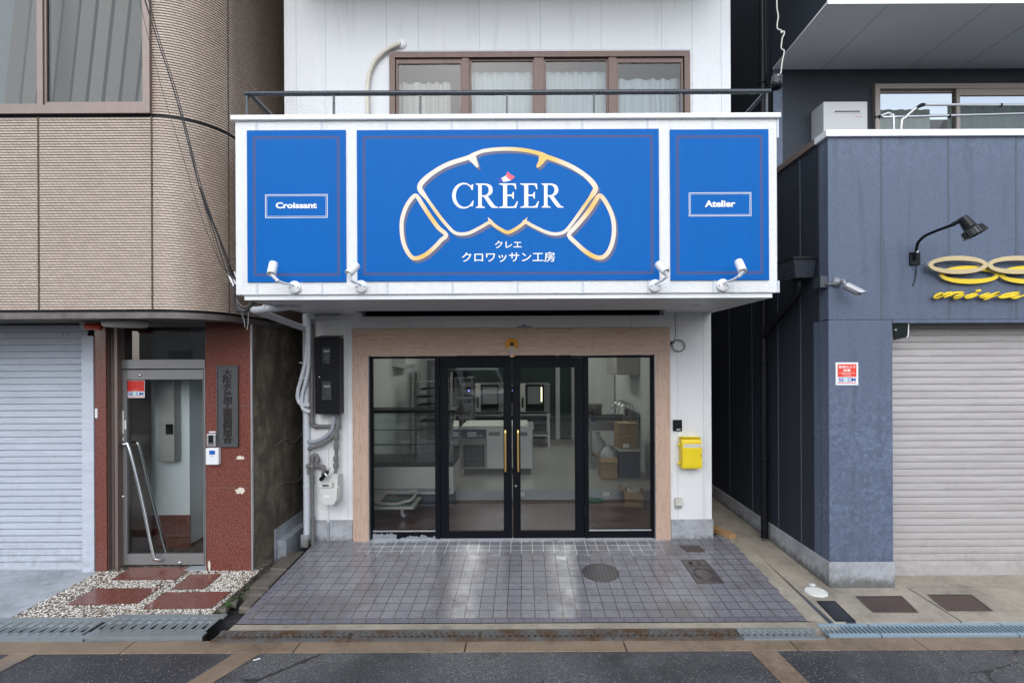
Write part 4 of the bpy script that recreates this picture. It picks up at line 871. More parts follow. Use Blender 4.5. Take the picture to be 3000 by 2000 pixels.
# shutters
def shutter(name, x0, x1, z0_, z1_, y, pitch, mat_, parent, prof=0):
    mb = MB(); z = z0_
    while z < z1_:
        zt = min(z+pitch, z1_+0.02)
        if prof == 0: pr = [(z, 0.010), (z+pitch*0.08, 0.0), (z+pitch*0.36, -0.002), (z+pitch*0.40, 0.0025), (z+pitch*0.62, 0.0), (z+pitch*0.66, 0.003), (z+pitch*0.88, 0.0015), (z+pitch*0.93, 0.016), (zt, 0.016)]
        else: pr = [(z, 0.008), (z+pitch*0.10, 0.0), (z+pitch*0.40, -0.001), (z+pitch*0.84, 0.002), (z+pitch*0.92, 0.009), (zt, 0.008)]
        for (a, oa), (b, ob) in zip(pr, pr[1:]): mb.quad((x0, y+oa, a), (x1, y+oa, a), (x1, y+ob, b), (x0, y+ob, b))
        z += pitch
    return mb.build(name, mat_, parent)
sh_y = LG+0.06; s_x1 = W(258, 1300, sh_y).x
sh = shutter('roller_shutter', -6.9, s_x1, W(100, 1668, sh_y).z+0.012, zc-0.015, sh_y, 0.0668, M['shutterblue'], lb)
mb = MB(); mb.box(-6.9, s_x1, sh_y-0.006, sh_y+0.03, gz, W(100, 1650, sh_y).z); mb.build('bottom_rail', M['shutterblue'], sh)
mb = MB(); mb.box(s_x1-0.001, lx(277.5), LG-0.012, sh_y+0.03, gz, zc-0.13); mb.build('guide_rail', M['shutterblue'], sh)
for px, py in ((185, 979), (197, 979)):
    p = W(px, py, sh_y-0.002); mb = MB(); mb.cyl(p, p+Vector((0, 0.004, 0)), 0.006, 8); mb.build('rivet', M['black'], sh)
# dark jambs left of the door
mb = MB()
for a, b, yy in ((313, 318, 0.02), (320, 334, 0.06), (336, 345, 0.03), (346.5, 352, 0.08)): mb.box(W(a, 1400, LG+yy).x, W(b, 1400, LG+yy).x, LG+yy, LG+0.5, gz, zc)
mb.build('door_jamb', M['bronze'], lb)
DY = LG+0.11
def dxx(px): return W(px, 1350, DY).x
def dz(py): return W(480, py, DY).z
mb = MB(); mb.box(dxx(352), dxx(361), DY-0.01, DY+0.06, gz, zc); mb.box(dxx(361), dxx(604), DY-0.015, DY+0.06, dz(1079), dz(1053)); mb.box(dxx(361), dxx(604), DY-0.01, DY+0.06, dz(957), dz(945)); mb.box(dxx(600), dxx(604), DY-0.01, DY+0.06, gz, dz(1079))
ent = mb.build('entrance_frame', M['doorsteel'], lb)
mb = MB(); mb.quad((dxx(361), DY+0.02, dz(1053)), (dxx(604), DY+0.02, dz(1053)), (dxx(604), DY+0.02, dz(957)), (dxx(361), DY+0.02, dz(957))); mb.build('transom_pane', M['glass_dark'], ent)
mb = MB(); a, b, zt, zbt = dxx(361.5), dxx(599), dz(1083), dz(1652); gl0, gl1, gt, gb = dxx(374), dxx(597), dz(1111), dz(1621)
mb.box(a, gl0, DY-0.012, DY+0.035, zbt, zt); mb.box(gl1, b, DY-0.012, DY+0.035, zbt, zt); mb.box(gl0, gl1, DY-0.012, DY+0.035, zbt, gb); mb.box(gl0, gl1, DY-0.012, DY+0.035, gt, zt)
dl = mb.build('door', M['doorsteel'], lb, bevel=0.002)
mb = MB(); mb.quad((gl0, DY+0.01, gb), (gl1, DY+0.01, gb), (gl1, DY+0.01, gt), (gl0, DY+0.01, gt)); mb.build('pane', M['glass_clear'], dl)
def hp(px, py, off): return W(px, py, DY+off)
mb = MB(); mb.tube(smooth_path([hp(356, 1300, -0.012), hp(358, 1300, -0.06), hp(368, 1301, -0.075), hp(378, 1312, -0.075), hp(412, 1450, -0.075), hp(449, 1622, -0.075), hp(455, 1636, -0.07), hp(468, 1639, -0.05), hp(473, 1638, -0.012)], 5), 0.0155, 12); mb.build('handle', M['chrome'], dl)
mb = MB(); mb.tube(smooth_path([hp(384, 1297, 0.03), hp(398, 1297, 0.07), hp(407, 1306, 0.08), hp(430, 1400, 0.08), hp(485, 1612, 0.08), hp(487, 1622, 0.03)], 5), 0.0155, 12); mb.build('handle', M['chrome'], dl)
for px, py in ((411, 1098), (361, 1454), (527, 1647)):
    p = W(px, py, DY-0.012); mb = MB(); mb.lathe([(0.016, 0), (0.016, 0.008), (0.008, 0.014), (1e-5, 0.015)], Matrix.Translation(p) @ Matrix.Rotation(pi/2, 4, 'X'), 14); mb.build('lock', M['chrome'], dl)
for py0, py1, px, wd in ((1203, 1270, 361, 3), (1281, 1290, 361, 3), (1230, 1257, 367, 4)):
    p0, p1 = W(px-wd/2, py1, DY-0.0135), W(px+wd/2, py0, DY-0.0135); mb = MB(); mb.box(p0.x, p1.x, DY-0.0145, DY-0.012, p0.z, p1.z); mb.build('tape', M['printwhite'], dl)
# vestibule behind the door
vx_a, vx_b, vyy = dxx(352)-0.15, dxx(640)+0.05, DY+0.98
mb = MB(); mb.box(vx_a-0.02, vx_a, DY+0.06, vyy, 0, zc); mb.box(vx_b, vx_b+0.02, DY+0.35, vyy, 0, zc); mb.box(vx_a, vx_b, vyy, vyy+0.02, 0, zc); mb.box(vx_a, vx_b, DY+0.07, vyy, zc-0.004, zc)
mb.box(vx_a+0.0, vx_a+0.55, vyy-0.5, vyy-0.0, 0, zc)
mb.build('vestibule', plain('grey_wall', (0.80, 0.83, 0.85), 0.7, var=0.04), lb)
mb = MB(); mb.box(vx_a, vx_b, DY+0.06, vyy, gz, -0.03); mb.build('vestibule_floor', M['pebble'], lb)
mb = MB(); mb.box(vx_a+0.55, vx_b, vyy-0.012, vyy-0.002, -0.03, 0.33); mb.box(vx_a, vx_a+0.56, vyy-0.512, vyy-0.502, -0.03, 0.33); mb.box(vx_b-0.012, vx_b-0.002, DY+0.36, vyy-0.012, -0.03, 0.33); mb.build('skirting', M['granite'], lb)
t = thing('switch_cabinet', 'tall grey cabinet on the vestibule wall behind the glass door', 'cabinet', (vx_a+0.36, vyy-0.55, 1.2))
cxx = vx_a+0.30
mb = MB(); mb.box(cxx-0.02, cxx+0.16, vyy-0.62, vyy-0.502, 0.95, 1.86); mb.build('case', M['greyplastic'], t, bevel=0.006)
mb = MB(); mb.box(cxx+0.075, cxx+0.15, vyy-0.632, vyy-0.62, 1.25, 1.36); mb.build('display', M['grilleglass'], t)
mb = MB(); mb.box(cxx-0.01, cxx+0.15, vyy-0.628, vyy-0.62, 1.60, 1.85); mb.build('cover', M['greyplastic'], t)
t = thing('control_box', 'small dark box on the back vestibule wall behind the glass door', 'box', (vx_a+0.72, vyy, 1.1))
mb = MB(); mb.box(vx_a+0.63, vx_a+0.79, vyy-0.07, vyy-0.001, 1.02, 1.25); mb.build('case', M['steelgrey'], t, bevel=0.006)
mb = MB(); mb.box(vx_a+0.68, vx_a+0.71, vyy-0.09, vyy-0.07, 1.06, 1.2); mb.build('handset', M['black'], t, bevel=0.004)

# things fixed to the left building
def sticker(name, label, px0, px1, py0, py1, y, full):
    p0, p1 = W(px0, py1, y), W(px1, py0, y); x0, x1, a, b = p0.x, p1.x, p0.z, p1.z; wd, h = x1-x0, b-a
    t = thing(name, label, 'sticker', ((x0+x1)/2, y, a)); mb = MB(); mb.box(x0, x1, y-0.002, y, a, b); mb.build('backing', M['whiteplastic'], t, bevel=0.001)
    mb = MB(); i = 0.085 if full else 0.02
    zt, zr = b-h*(0.08 if full else 0.02), a+h*(0.36 if full else 0.37); mb.box(x0+wd*i, x1-wd*i, y-0.0026, y-0.0021, zr, zt); mb.build('red_field', M['signred' if full else 'red'], t)
    mb = MB(); mb.box(x0+wd*i, x1-wd*i, y-0.0026, y-0.0021, a+h*(0.085 if full else 0.05), a+h*(0.12 if full else 0.09)); mb.build('underline', M['pinkred'], t)
    zl, zh = a+h*(0.155 if full else 0.13), a+h*(0.325 if full else 0.33); L = x0+wd*(0.12 if full else 0.07); R = x1-wd*(0.12 if full else 0.07); q = (R-L)
    for ch, u0, u1, mt in (('S', 0, .17, 'blueprint'), ('E', .18, .33, 'blueprint'), ('C', .36, .56, 'tealprint'), ('O', .53, .79, 'blueprint'), ('M', .78, 1.0, 'blueprint')):
        mb = MB(); text_box(mb, ch, L+q*u0, L+q*u1, zl, zh, y-0.0028-(0.0003 if ch == 'O' else 0), 0.02); mb.build('lettering', M[mt], t)
    yy = y-0.0029; mb = MB()
    if full:
        text_box(mb, '監視カメラ', x0+wd*.14, x1-wd*.13, a+h*.745, a+h*.86, yy, 0.02); text_box(mb, '設置', x0+wd*.34, x1-wd*.34, a+h*.59, a+h*.71, yy, 0.02)
        text_box(mb, 'Surveillance Camera Installed', x0+wd*.16, x1-wd*.16, a+h*.515, a+h*.555, yy, 0.01); text_box(mb, '警備防犯録画中', x0+wd*.31, x1-wd*.31, a+h*.46, a+h*.498, yy, 0.0); text_box(mb, '立入禁止 警告', x0+wd*.33, x1-wd*.33, a+h*.40, a+h*.438, yy, 0.0)
    else: text_box(mb, 'Security', x0+wd*.33, x1-wd*.34, a+h*.45, a+h*.495, yy, 0.0); text_box(mb, 'by', x0+wd*.46, x1-wd*.46, a+h*.385, a+h*.425, yy, 0.0)
    mb.build('lettering', M['printwhite'], t)
sticker('security_sticker', 'red and white security sticker in the corner of the left glass door', 372.5, 424, 1113.5, 1165, DY+0.0085, False)
sticker('security_sticker', 'white framed red surveillance notice on the navy pillar', 2448, 2514, 1061, 1128, -1.10, True)
# plaque
PLY = LG-0.002; p0, p1 = W(639, 1308, PLY), W(699.5, 1070, PLY)
t = thing('name_plaque', 'tall dark bronze plaque with a column of raised characters on red granite', 'plaque', ((p0.x+p1.x)/2, LG, p0.z))
mb = MB(); mb.box(p0.x, p1.x, LG-0.018, LG, p0.z, p1.z); mb.build('plate', M['plaque'], t, bevel=0.003)
mb = MB(); mb.rect_ring(p0.x, p1.x, p0.z, p1.z, 0.010, LG-0.026, LG-0.018); mb.build('rim', M['plaque'], t, bevel=0.002)
mb = MB(); hh = (p1.z-p0.z)*0.905/11; zt = p1.z-(p1.z-p0.z)*0.045; xm_ = (p0.x+p1.x)/2
for i, ch in enumerate('大阪水産加工業協同組合'):
    vs, fs = glyphs(ch, bold=0.025); sc_ = hh*1.08
    cxm = (min(v.x for v in vs)+max(v.x for v in vs))/2; cym = (min(v.y for v in vs)+max(v.y for v in vs))/2
    pts = [(xm_+(v.x-cxm)*sc_*1.3, LG-0.024, zt-hh*(i+0.5)+(v.y-cym)*sc_) for v in vs]; mb.add(pts, fs)
    ec = {}
    for f in fs:
        for a, b in zip(f, f[1:]+f[:1]): ec[(a, b)] = 1
    bd = [(a, b) for a, b in ec if (b, a) not in ec]; n0 = len(pts)
    mb.add(pts+[(x, LG-0.0175, z) for x, y, z in pts], [(b, a, n0+a, n0+b) for a, b in bd])
mb.build('lettering', M['plaqueletter'], t)
def wallbox(name, label, cat, px0, px1, py0, py1, y, depth, mt, extra=None, bevel=0.006):
    p0, p1 = W(px0, py1, y-depth), W(px1, py0, y-depth); t = thing(name, label, cat, ((p0.x+p1.x)/2, y, p0.z))
    mb = MB(); mb.box(p0.x, p1.x, y-depth, y, p0.z, p1.z); mb.build('case', M[mt], t, bevel=bevel)
    for nm, a, b, c, d, mtt, dep in (extra or []):
        q0, q1 = W(a, d, y-depth), W(b, c, y-depth); mb = MB(); mb.box(q0.x, q1.x, y-depth-dep, y-depth+0.001, q0.z, q1.z); mb.build(nm, M[mtt], t, bevel=min(0.002, dep*0.4))
    return t
wallbox('intercom', 'silver door intercom with a black camera face beside the bronze plaque', 'intercom', 605, 631.5, 1271, 1307, LG, 0.03, 'alu', [('camera_face', 610.5, 625, 1274, 1303, 'grilleglass', 0.002), ('button', 612, 624, 1297, 1302, 'steelgrey', 0.004)])
wallbox('card_reader', 'white keypad box with a small grey screen under the silver intercom', 'card reader', 602.5, 640, 1312, 1361, LG, 0.045, 'whiteplastic', [('screen', 613, 630, 1319, 1331, 'blueprint', 0.0015), ('button', 616, 625, 1335.5, 1336.8, 'black', 0.001)])
wallbox('label_plate', 'tiny white label stuck above the silver intercom', 'label', 612, 631.5, 1263, 1267, LG, 0.003, 'whiteplastic', bevel=0.0008)
wallbox('label_plate', 'small white vertical tag beside the pale shutter guide', 'label', 278, 285, 1196, 1224, LG, 0.004, 'whiteplastic', bevel=0.001)
p = W(292, 955, LG-0.20)
t = thing('alarm_lamp', 'cream and red alarm lamp at the top of the pale shutter', 'lamp', (p.x, LG-0.1, p.z))
R = Matrix.Translation(W(254, 956, LG-0.22)) @ Matrix.Rotation(radians(90), 4, 'Y') @ Matrix.Rotation(radians(-6), 4, 'X')
mb = MB(); mb.boxc(W(265, 951, LG-0.19), (0.16, 0.07, 0.05)); mb.build('base', M['cream'], t, bevel=0.01)
mb = MB(); mb.lathe([(1e-5, -0.006), (0.026, -0.006), (0.034, 0.004), (0.034, 0.12), (0.028, 0.13), (1e-5, 0.13)], R, 20); mb.build('lens', M['amber'], t)
mb = MB(); mb.lathe([(1e-5, -0.02), (0.026, -0.018), (0.028, -0.004), (1e-5, -0.004)], R, 20); mb.build('end_cap', M['cream'], t)
p = W(368, 951, LG-0.28); t = thing('ceiling_light', 'flat round white light under the soffit above the glass door', 'lamp', (p.x, LG-0.28, zc))
mb = MB(); mb.lathe([(1e-5, -0.066), (0.16, -0.064), (0.18, -0.050), (0.182, -0.012), (0.17, -0.006)], Matrix.Translation((p.x, LG-0.28, zc)), 40); mb.build('shade', M['offwhite'], t)
mb = MB(); mb.lathe([(0.16, -0.012), (0.16, 0.0)], Matrix.Translation((p.x, LG-0.28, zc)), 32); mb.build('base', M['white'], t)

# ================================================================ RIGHT BUILDING (navy)
NY = -1.10; NX = W(2429, 1300, NY).x; ng = -0.075
nb = thing('navy_building', 'navy sided building with beige roller shutter and a recessed upper storey', 'building', (4.5, NY, ng))
nz_p = W(2520, 1645, NY).z; nz_l = W(2800, 945, NY).z; nzc = W(2700, 402, NY).z; sx0_ = W(2616, 1300, NY).x; nz_h = W(2500, 938, NY).z
mb = MB(); mb.box(NX, sx0_, NY, NY+0.25, nz_p, nz_h); mb.build('pillar', M['navy'], nb, bevel=0.006)
mb = MB(); mb.box(NX, 9, NY-0.002, NY+0.15, nz_h+0.008, nzc); mb.box(sx0_+0.003, 9, NY-0.001, NY+0.15, nz_l, nz_h+0.004)
mb.build('wall', M['navy'], nb)
mb = MB(); mb.box(NX, NX+0.12, NY+0.252, 7, nz_p, nzc); mb.box(NX, NX+0.12, NY+0.151, NY+0.252, nz_h+0.001, nzc); mb.build('side_wall', M['navyshade'], nb)
for px in (2582, 2779, 2977): x = W(px, 600, NY).x; mb = MB(); mb.box(x-0.010, x+0.010, NY-0.004, NY-0.002, nz_h+0.008, nzc); mb.build('sealant_joint', M['seal'], nb)
for y in (-0.98, -0.62, -0.15, 0.5, 1.2, 2.2): mb = MB(); mb.box(NX-0.003, NX, y-0.008, y+0.008, nz_p+0.01, nzc-0.01); mb.build('sealant_joint', M['seal'], nb)
mb = MB(); mb.box(NX+0.01, 9, NY+0.003, NY+0.006, nz_h, nz_h+0.008)
mb.build('sealant_joint', M['seal'], nb)
mb = MB(); mb.box(NX-0.012, sx0_+0.006, NY-0.012, NY+0.26, ng-0.1, nz_p); mb.box(NX-0.012, NX+0.12, NY+0.26, 7, ng-0.1, nz_p+0.0); mb.build('plinth', M['concrete'], nb, bevel=0.004)
mb = MB(); mb.box(NX-0.03, 9, NY-0.03, NY+0.17, nzc, nzc+0.062); mb.build('coping', M['white'], nb, bevel=0.006)
mb = MB(); mb.box(NX-0.03, NX+0.14, NY+0.172, 0.0, nzc, nzc+0.062); mb.build('side_coping', M['bronze'], nb, bevel=0.006)
mb = MB(); mb.box(NX+0.12, 9, NY+0.15, 0.0, 3.0, 3.1); mb.build('terrace_floor', M['concrete_grey'], nb)
shy = -0.86
sh = shutter('roller_shutter', W(2600, 1300, shy).x, 9, W(2800, 1683, shy).z, nz_l+0.02, shy, 0.0686, M['shutterbeige'], nb, 1)
mb = MB(); mb.box(sx0_-0.1, 9, shy-0.008, shy+0.03, W(2800, 1681, shy).z-0.012, W(2800, 1657, shy).z); mb.build('bottom_rail', M['shutterbeige'], sh)
mb = MB(); mb.box(sx0_-0.1, 9, shy+0.02, shy+0.3, nz_l-0.08, nz_l+0.2); mb.box(sx0_-0.1, 9, NY+0.15, shy+0.02, nz_l+0.06, nz_l+0.1); mb.build('shutter_box', M['shutterbox'], nb)
mb = MB(); mb.box(sx0_-0.05, 9, -1.108, shy+0.2, ng-0.1, W(2800, 1684, shy).z-0.013); mb.build('threshold', M['concrete_tan'], nb)
# upper storey
UY2 = -0.04; u_x0 = 2.84; s_z = 5.317
nwx0, nwz1, nwz0 = W(2556, 300, UY2).x, W(2700, 252, UY2).z, 3.6
mb = MB(); mb.box(u_x0, nwx0, UY2, UY2+0.15, 3.1, s_z); mb.box(nwx0, 9, UY2, UY2+0.15, nwz1, s_z); mb.box(nwx0, 9, UY2, UY2+0.15, 3.1, nwz0)
mb.box(u_x0, u_x0+0.12, UY2+0.15, 7, nzc, 9); mb.box(NX+0.02, NX+0.12, UY2-0.0, 7, nzc-0.2, nzc+0.3)
mb.build('upper_wall', M['navyshade'], nb)
mb = MB(); mb.box(u_x0-0.002, u_x0+0.10, UY2-0.004, UY2, nzc, s_z); mb.build('corner_trim', M['navy'], nb)
mb = MB(); mb.prism([(u_x0-0.01, UY2, s_z), (NX-0.01, NY-0.02, s_z), (9, NY-0.02, s_z), (9, UY2, s_z)], (0, 0, 0.02)); so2 = mb.build('soffit', M['soffit2'], nb)
mb = MB()
for (ax, ay), (bx, by) in (((2608, 29), (2427, 206)), ((2915, 26), (2677, 205)), ((3100, 90), (2930, 204))):
    a = W(ax, ay, NY-0.02); x = a.x; mb.box(x-0.002, x+0.002, NY-0.015, UY2, s_z-0.001, s_z)
mb.build('panel_joint', M['seal'], so2)
mb = MB(); mb.box(NX-0.012, 9, NY-0.03, NY-0.018, s_z-0.012, s_z+0.03); mb.build('drip_edge', M['white'], nb)
mb = MB(); mb.box(NX-0.012, 9, NY-0.03, NY+0.1, s_z+0.05, 8.0); mb.box(NX-0.01, NX+0.1, NY+0.1, UY2, s_z+0.02, 8.0); mb.box(NX-0.012, 9, NY-0.016, NY+0.1, s_z+0.03, s_z+0.05); mb.build('upper_balcony', M['navyshade'], nb)
mb = MB(); mb.rect_ring(nwx0, 9, nwz0, nwz1, 0.055, UY2-0.05, UY2+0.06); win = mb.build('window', M['alu'], nb)
fr_m = plain('grey_beige_frame', (0.33, 0.29, 0.27), 0.45, 0.3)
win.data.materials[0] = fr_m
xm2 = W(2795, 300, UY2).x; mb = MB(); mb.rect_ring(xm2-0.005, 8.9, nwz0+0.055, nwz1-0.055, 0.04, UY2-0.04, UY2-0.01, tt=0.075); mb.build('sash', fr_m, win)
mb = MB(); mb.rect_ring(nwx0+0.056, xm2+0.03, nwz0+0.055, nwz1-0.055, 0.03, UY2, UY2+0.03, tt=0.02); mb.build('sash', fr_m, win)
mb = MB(); mb.quad((xm2+0.03, UY2-0.025, nwz0+.05), (8.9, UY2-0.025, nwz0+.05), (8.9, UY2-0.025, nwz1-.1), (xm2+0.03, UY2-0.025, nwz1-.1)); mb.build('pane', M['glass_sky'], win)
mb = MB(); mb.quad((nwx0+.08, UY2+0.015, nwz0+.05), (xm2, UY2+0.015, nwz0+.05), (xm2, UY2+0.015, nwz1-.07), (nwx0+.08, UY2+0.015, nwz1-.07)); mb.build('pane', M['glass_clear'], win)
curtain(nwx0+0.1, xm2-0.16, 3.6, nwz1-0.2, UY2+0.14, 0.015, 6).build('curtain', M['bluecurtain'], win)
curtain(xm2+0.04, 8.8, 3.6, nwz1-0.14, UY2+0.14, 0.02, 20, 200).build('curtain', M['bluecurtain'], win)
mb = MB(); mb.box(u_x0+0.15, 9, 1.2, 1.25, 3.1, s_z); mb.build('inner_room', M['darksoffit'], nb)
# rain pipe, hopper, junction box, camera
t = thing('downpipe', 'black rain pipe down the navy alley wall, foot beside the plinth', 'pipe', (2.755, 0, 0))
mb = MB(); mb.cyl((2.745, 0.02, 0.0), (2.745, 0.02, 7.5), 0.040, 14); mb.build('pipe', M['black'], t)
for z in (0.9, 2.0, 3.6, 5.2): mb = MB(); mb.tube([(2.82, 0.06, z), (2.80, 0.02, z)], 0.01, 6); mb.lathe([(0.042, -0.012), (0.047, -0.012), (0.047, 0.012), (0.042, 0.012)], Matrix.Translation((2.745, 0.02, z)), 14); mb.build('clamp', M['black'], t)
t = thing('rain_hopper', 'dark flared rainwater hopper on the corner of the navy wall', 'gutter', (2.7, -0.72, 2.8))
hz1, hz0_ = 3.0, 2.83
mb = MB(); a = [(2.60, -0.92, hz1), (2.815, -0.92, hz1), (2.815, -0.55, hz1), (2.60, -0.55, hz1)]; b = [(2.64, -0.87, hz0_), (2.815, -0.87, hz0_), (2.815, -0.60, hz0_), (2.64, -0.60, hz0_)]
mb.add(a+b, [(0, 1, 5, 4), (1, 2, 6, 5), (2, 3, 7, 6), (3, 0, 4, 7), (4, 5, 6, 7), (0, 3, 2, 1)]); mb.build('bowl', M['railblue'], t)
mb = MB(); mb.rect_ring(2.585, 2.815, 0, 0.02, 0.0, 0, 0); mb = MB(); mb.box(2.585, 2.815, -0.935, -0.535, hz1, hz1+0.022); mb.build('rim', M['black'], t, bevel=0.004)
mb = MB(); mb.tube(smooth_path([(2.74, -0.74, hz0_), (2.74, -0.74, 2.74), (2.745, -0.66, 2.66), (2.745, -0.15, 2.40), (2.745, -0.02, 2.30)], 4), 0.036, 12); mb.build('pipe', M['black'], t)
mb = MB(); mb.box(NX-0.07, NX-0.001, NY+0.005, NY+0.12, W(2420, 842, NY).z, W(2420, 808, NY).z); tb = mb
t = thing('junction_box', 'small dark junction box on the alley side of the navy corner', 'box', (NX-0.04, NY+0.06, 2.74)); tb.build('case', M['railblue'], t, bevel=0.005)
p = W(2425, 833, NY); mb = MB(); mb.tube([p+Vector((-0.01, 0, 0)), p+Vector((-0.005, -0.03, 0)), W(2446, 832, NY-0.03)], 0.008, 8); mb.build('gland', M['steelgrey'], t)
p = W(2449, 827, NY); t = thing('security_camera', 'grey bullet security camera on the corner of the navy wall', 'camera', (p.x, NY, p.z))
gm_ = plain('camera_grey', (0.26, 0.27, 0.29), 0.35, 0.2, var=0.05); 
mb = MB(); mb.lathe([(0.045, 0), (0.045, 0.018), (0.034, 0.032), (0.026, 0.06)], Matrix.Translation(p) @ Matrix.Rotation(radians(100), 4, 'X') @ Matrix.Rotation(radians(20), 4, 'Y'), 24); mb.build('mount', gm_, t)
a, b, c = p+Vector((0.03, -0.05, 0.012)), W(2472, 826, NY-0.10), W(2479, 838, NY-0.11)
mb = MB(); mb.tube(smooth_path([a, b, c], 4), 0.017, 12); mb.build('arm', gm_, t)
e = W(2517, 857, NY-0.20); ax = (e-c).normalized(); q = ax.to_track_quat('Z', 'Y').to_matrix().to_4x4(); mm = Matrix.Translation(c-ax*0.01) @ q
L_ = (e-c).length+0.02
mb = MB(); mb.lathe([(1e-5, 0), (0.03, 0), (0.034, 0.01), (0.034, L_), (0.028, L_), (0.026, L_-0.015), (1e-5, L_-0.015)], mm, 20); mb.build('barrel', gm_, t)
up = Vector((0, 0, 1)); side = ax.cross(up).normalized(); nup = side.cross(ax).normalized(); mb = MB(); ring = []
for k in range(7):
    an = radians(-75+25*k); d = nup*cos(an)+side*sin(an); ring.append(d*0.038)
o0, o1 = c+ax*0.005, c+ax*(L_+0.035)
vs = [o0+d for d in ring]+[o1+d-ax*0.03*(abs(i-3)/3)**2 for i, d in enumerate(ring)]; mb.add(vs, [(i, i+1, 8+i, 7+i) for i in range(6)], True); mb.build('sun_shield', plain('camera_silver', (0.5, 0.51, 0.53), 0.35, 0.2, var=0.04), t)
# sign lamp
p = W(2674, 758, NY); t = thing('sign_lamp', 'black gooseneck floodlight reaching out above the yellow ring sign', 'lamp', (p.x, NY, p.z))
mb = MB(); mb.box(W(2659, 0, NY).x, W(2688, 0, NY).x, NY-0.022, NY, W(2674, 777, NY).z, W(2674, 740, NY).z); mb.build('wall_plate', M['black'], t, bevel=0.004)
q0, q1 = W(2684, 770, NY-0.05), W(2686, 722, NY-0.06); e1 = W(2790, 659, NY-0.41)
mb = MB(); mb.tube(smooth_path([W(2682, 762, NY-0.03), q1, W(2697, 702, NY-0.11), W(2722, 685, NY-0.20), e1], 6), 0.0125, 12); mb.build('arm', M['black'], t)
mb = MB(); mb.lathe([(0.0135, -0.008), (0.0150, -0.008), (0.0150, 0.008), (0.0135, 0.008)], Matrix.Translation(W(2685, 738, NY-0.045)), 12); mb.build('tape_band', M['printwhite'], t)
mb = MB(); mb.tube(smooth_path([W(2684, 775, NY-0.03), W(2684, 800, NY-0.012), W(2680, 822, NY-0.008), W(2674, 838, NY-0.01)], 4), 0.005, 8); mb.build('cable_tail', M['cable'], t)
h0, h1 = W(2823, 642, NY-0.46), W(2856, 684, NY-0.50); ax = (h1-h0).normalized(); q = ax.to_track_quat('Z', 'Y').to_matrix().to_4x4(); L_ = (h1-h0).length
mb = MB(); mb.tube([e1, e1.lerp(h0, 0.5)+Vector((0, 0, 0.004)), h0+ax*0.03], 0.018, 10); mb.build('knuckle', M['black'], t)
pr = [(1e-5, -0.02), (0.030, -0.02), (0.034, -0.012)]
for i in range(5): z = -0.005+i*0.018; pr += [(0.040+0.002*i, z), (0.040+0.002*i, z+0.010), (0.036+0.002*i, z+0.012)]
pr += [(0.052, 0.09), (0.072, 0.105), (0.080, L_+0.012), (0.074, L_+0.014), (0.06, L_-0.01), (1e-5, L_-0.01)]
mb = MB(); mb.lathe(pr, Matrix.Translation(h0) @ q, 24, False); lampm = plain('black_glossy', (0.012, 0.013, 0.016), 0.25); mb.build('lamp_head', lampm, t)
mb = MB()
for k in range(20):
    an = 2*pi*k/20; d = (q @ Vector((cos(an), sin(an), 0))); mb.tube([h0+ax*0.10+d*0.074, h0+ax*(L_+0.016)+d*0.088], 0.003, 4)
mb.build('cooling_fins', lampm, t)
# ring logo and script letters, both standing off the wall
def rg(x, y, off): p = W(2640+x/4.9, 610+y/4.9, NY-off); return p
KK = (NY-CAMY)/1505/4.9
t = thing('ring_sign', 'overlapping tan and yellow oval rings standing off the navy wall', 'sign', (4.1, NY, 2.85))
def ell(cx, cy, rx, ry, irx, iry, off, n=48):
    o = [rg(cx+rx*cos(2*pi*i/n), cy+ry*sin(2*pi*i/n), off) for i in range(n)]
    ii = [rg(cx+irx*cos(2*pi*i/n), cy+iry*sin(2*pi*i/n), off) for i in range(n)]
    mb = MB(); th = Vector((0, 0.035, 0)); V = o+ii+[p+th for p in o]+[p+th for p in ii]; f = []; fs2 = []
    for i in range(n):
        j = (i+1) % n; f.append((i, j, n+j, n+i)); fs2 += [(i, 2*n+i, 2*n+j, j), (n+i, n+j, 3*n+j, 3*n+i), (2*n+i, 3*n+i, 3*n+j, 2*n+j)]
    mb.cur = 0; mb.add(V, f); mb.cur = 1; mb.add(V, fs2); return mb
for cx in (985, 1842): ell(cx, 953, 432, 130, 365, 62, 0.040).build('yellow_ring', [M['signyellow'], M['signside']], t)
for cx in (820, 1672): ell(cx, 812, 428, 130, 360, 64, 0.078).build('tan_ring', [M['signtan'], M['signside']], t)
mb = MB()
for x, y, o in ((600, 900, 0.0), (1380, 950, 0.0), (480, 830, 0.0), (1230, 820, 0.0), (2000, 830, 0)): p = rg(x, y, 0); mb.cyl((p.x, NY, p.z), (p.x, NY-0.045, p.z), 0.006, 6)
mb.build('stand_off', M['steelgrey'], t)
t = thing('script_sign', 'yellow cursive letters standing off the navy wall under the rings', 'sign', (4.1, NY, 2.7))
strokes = [[(470,1278),(500,1248),(560,1224),(586,1228),(560,1248),(480,1274),(510,1284),(590,1250),(680,1215),(745,1222),(700,1250),(610,1283)],
 [(620,1278),(700,1240),(790,1212),(893,1218),(850,1245),(760,1278),(790,1286),(850,1266),(905,1240)],
 [(1082,1220),(1010,1240),(930,1268),(940,1284),(1010,1272),(1110,1236)], [(1070,1196),(1105,1184),(1145,1180)],
 [(1272,1214),(1200,1240),(1135,1266),(1175,1276),(1270,1252),(1405,1214),(1330,1256),(1185,1316)],
 [(1395,1262),(1410,1276),(1450,1280),(1560,1262),(1695,1218),(1590,1222),(1480,1244),(1420,1266)], [(1690,1222),(1610,1258),(1590,1280),(1640,1284),(1740,1256)],
 [(1740,1262),(1800,1235),(1900,1160),(1960,1120)]]
mb = MB()
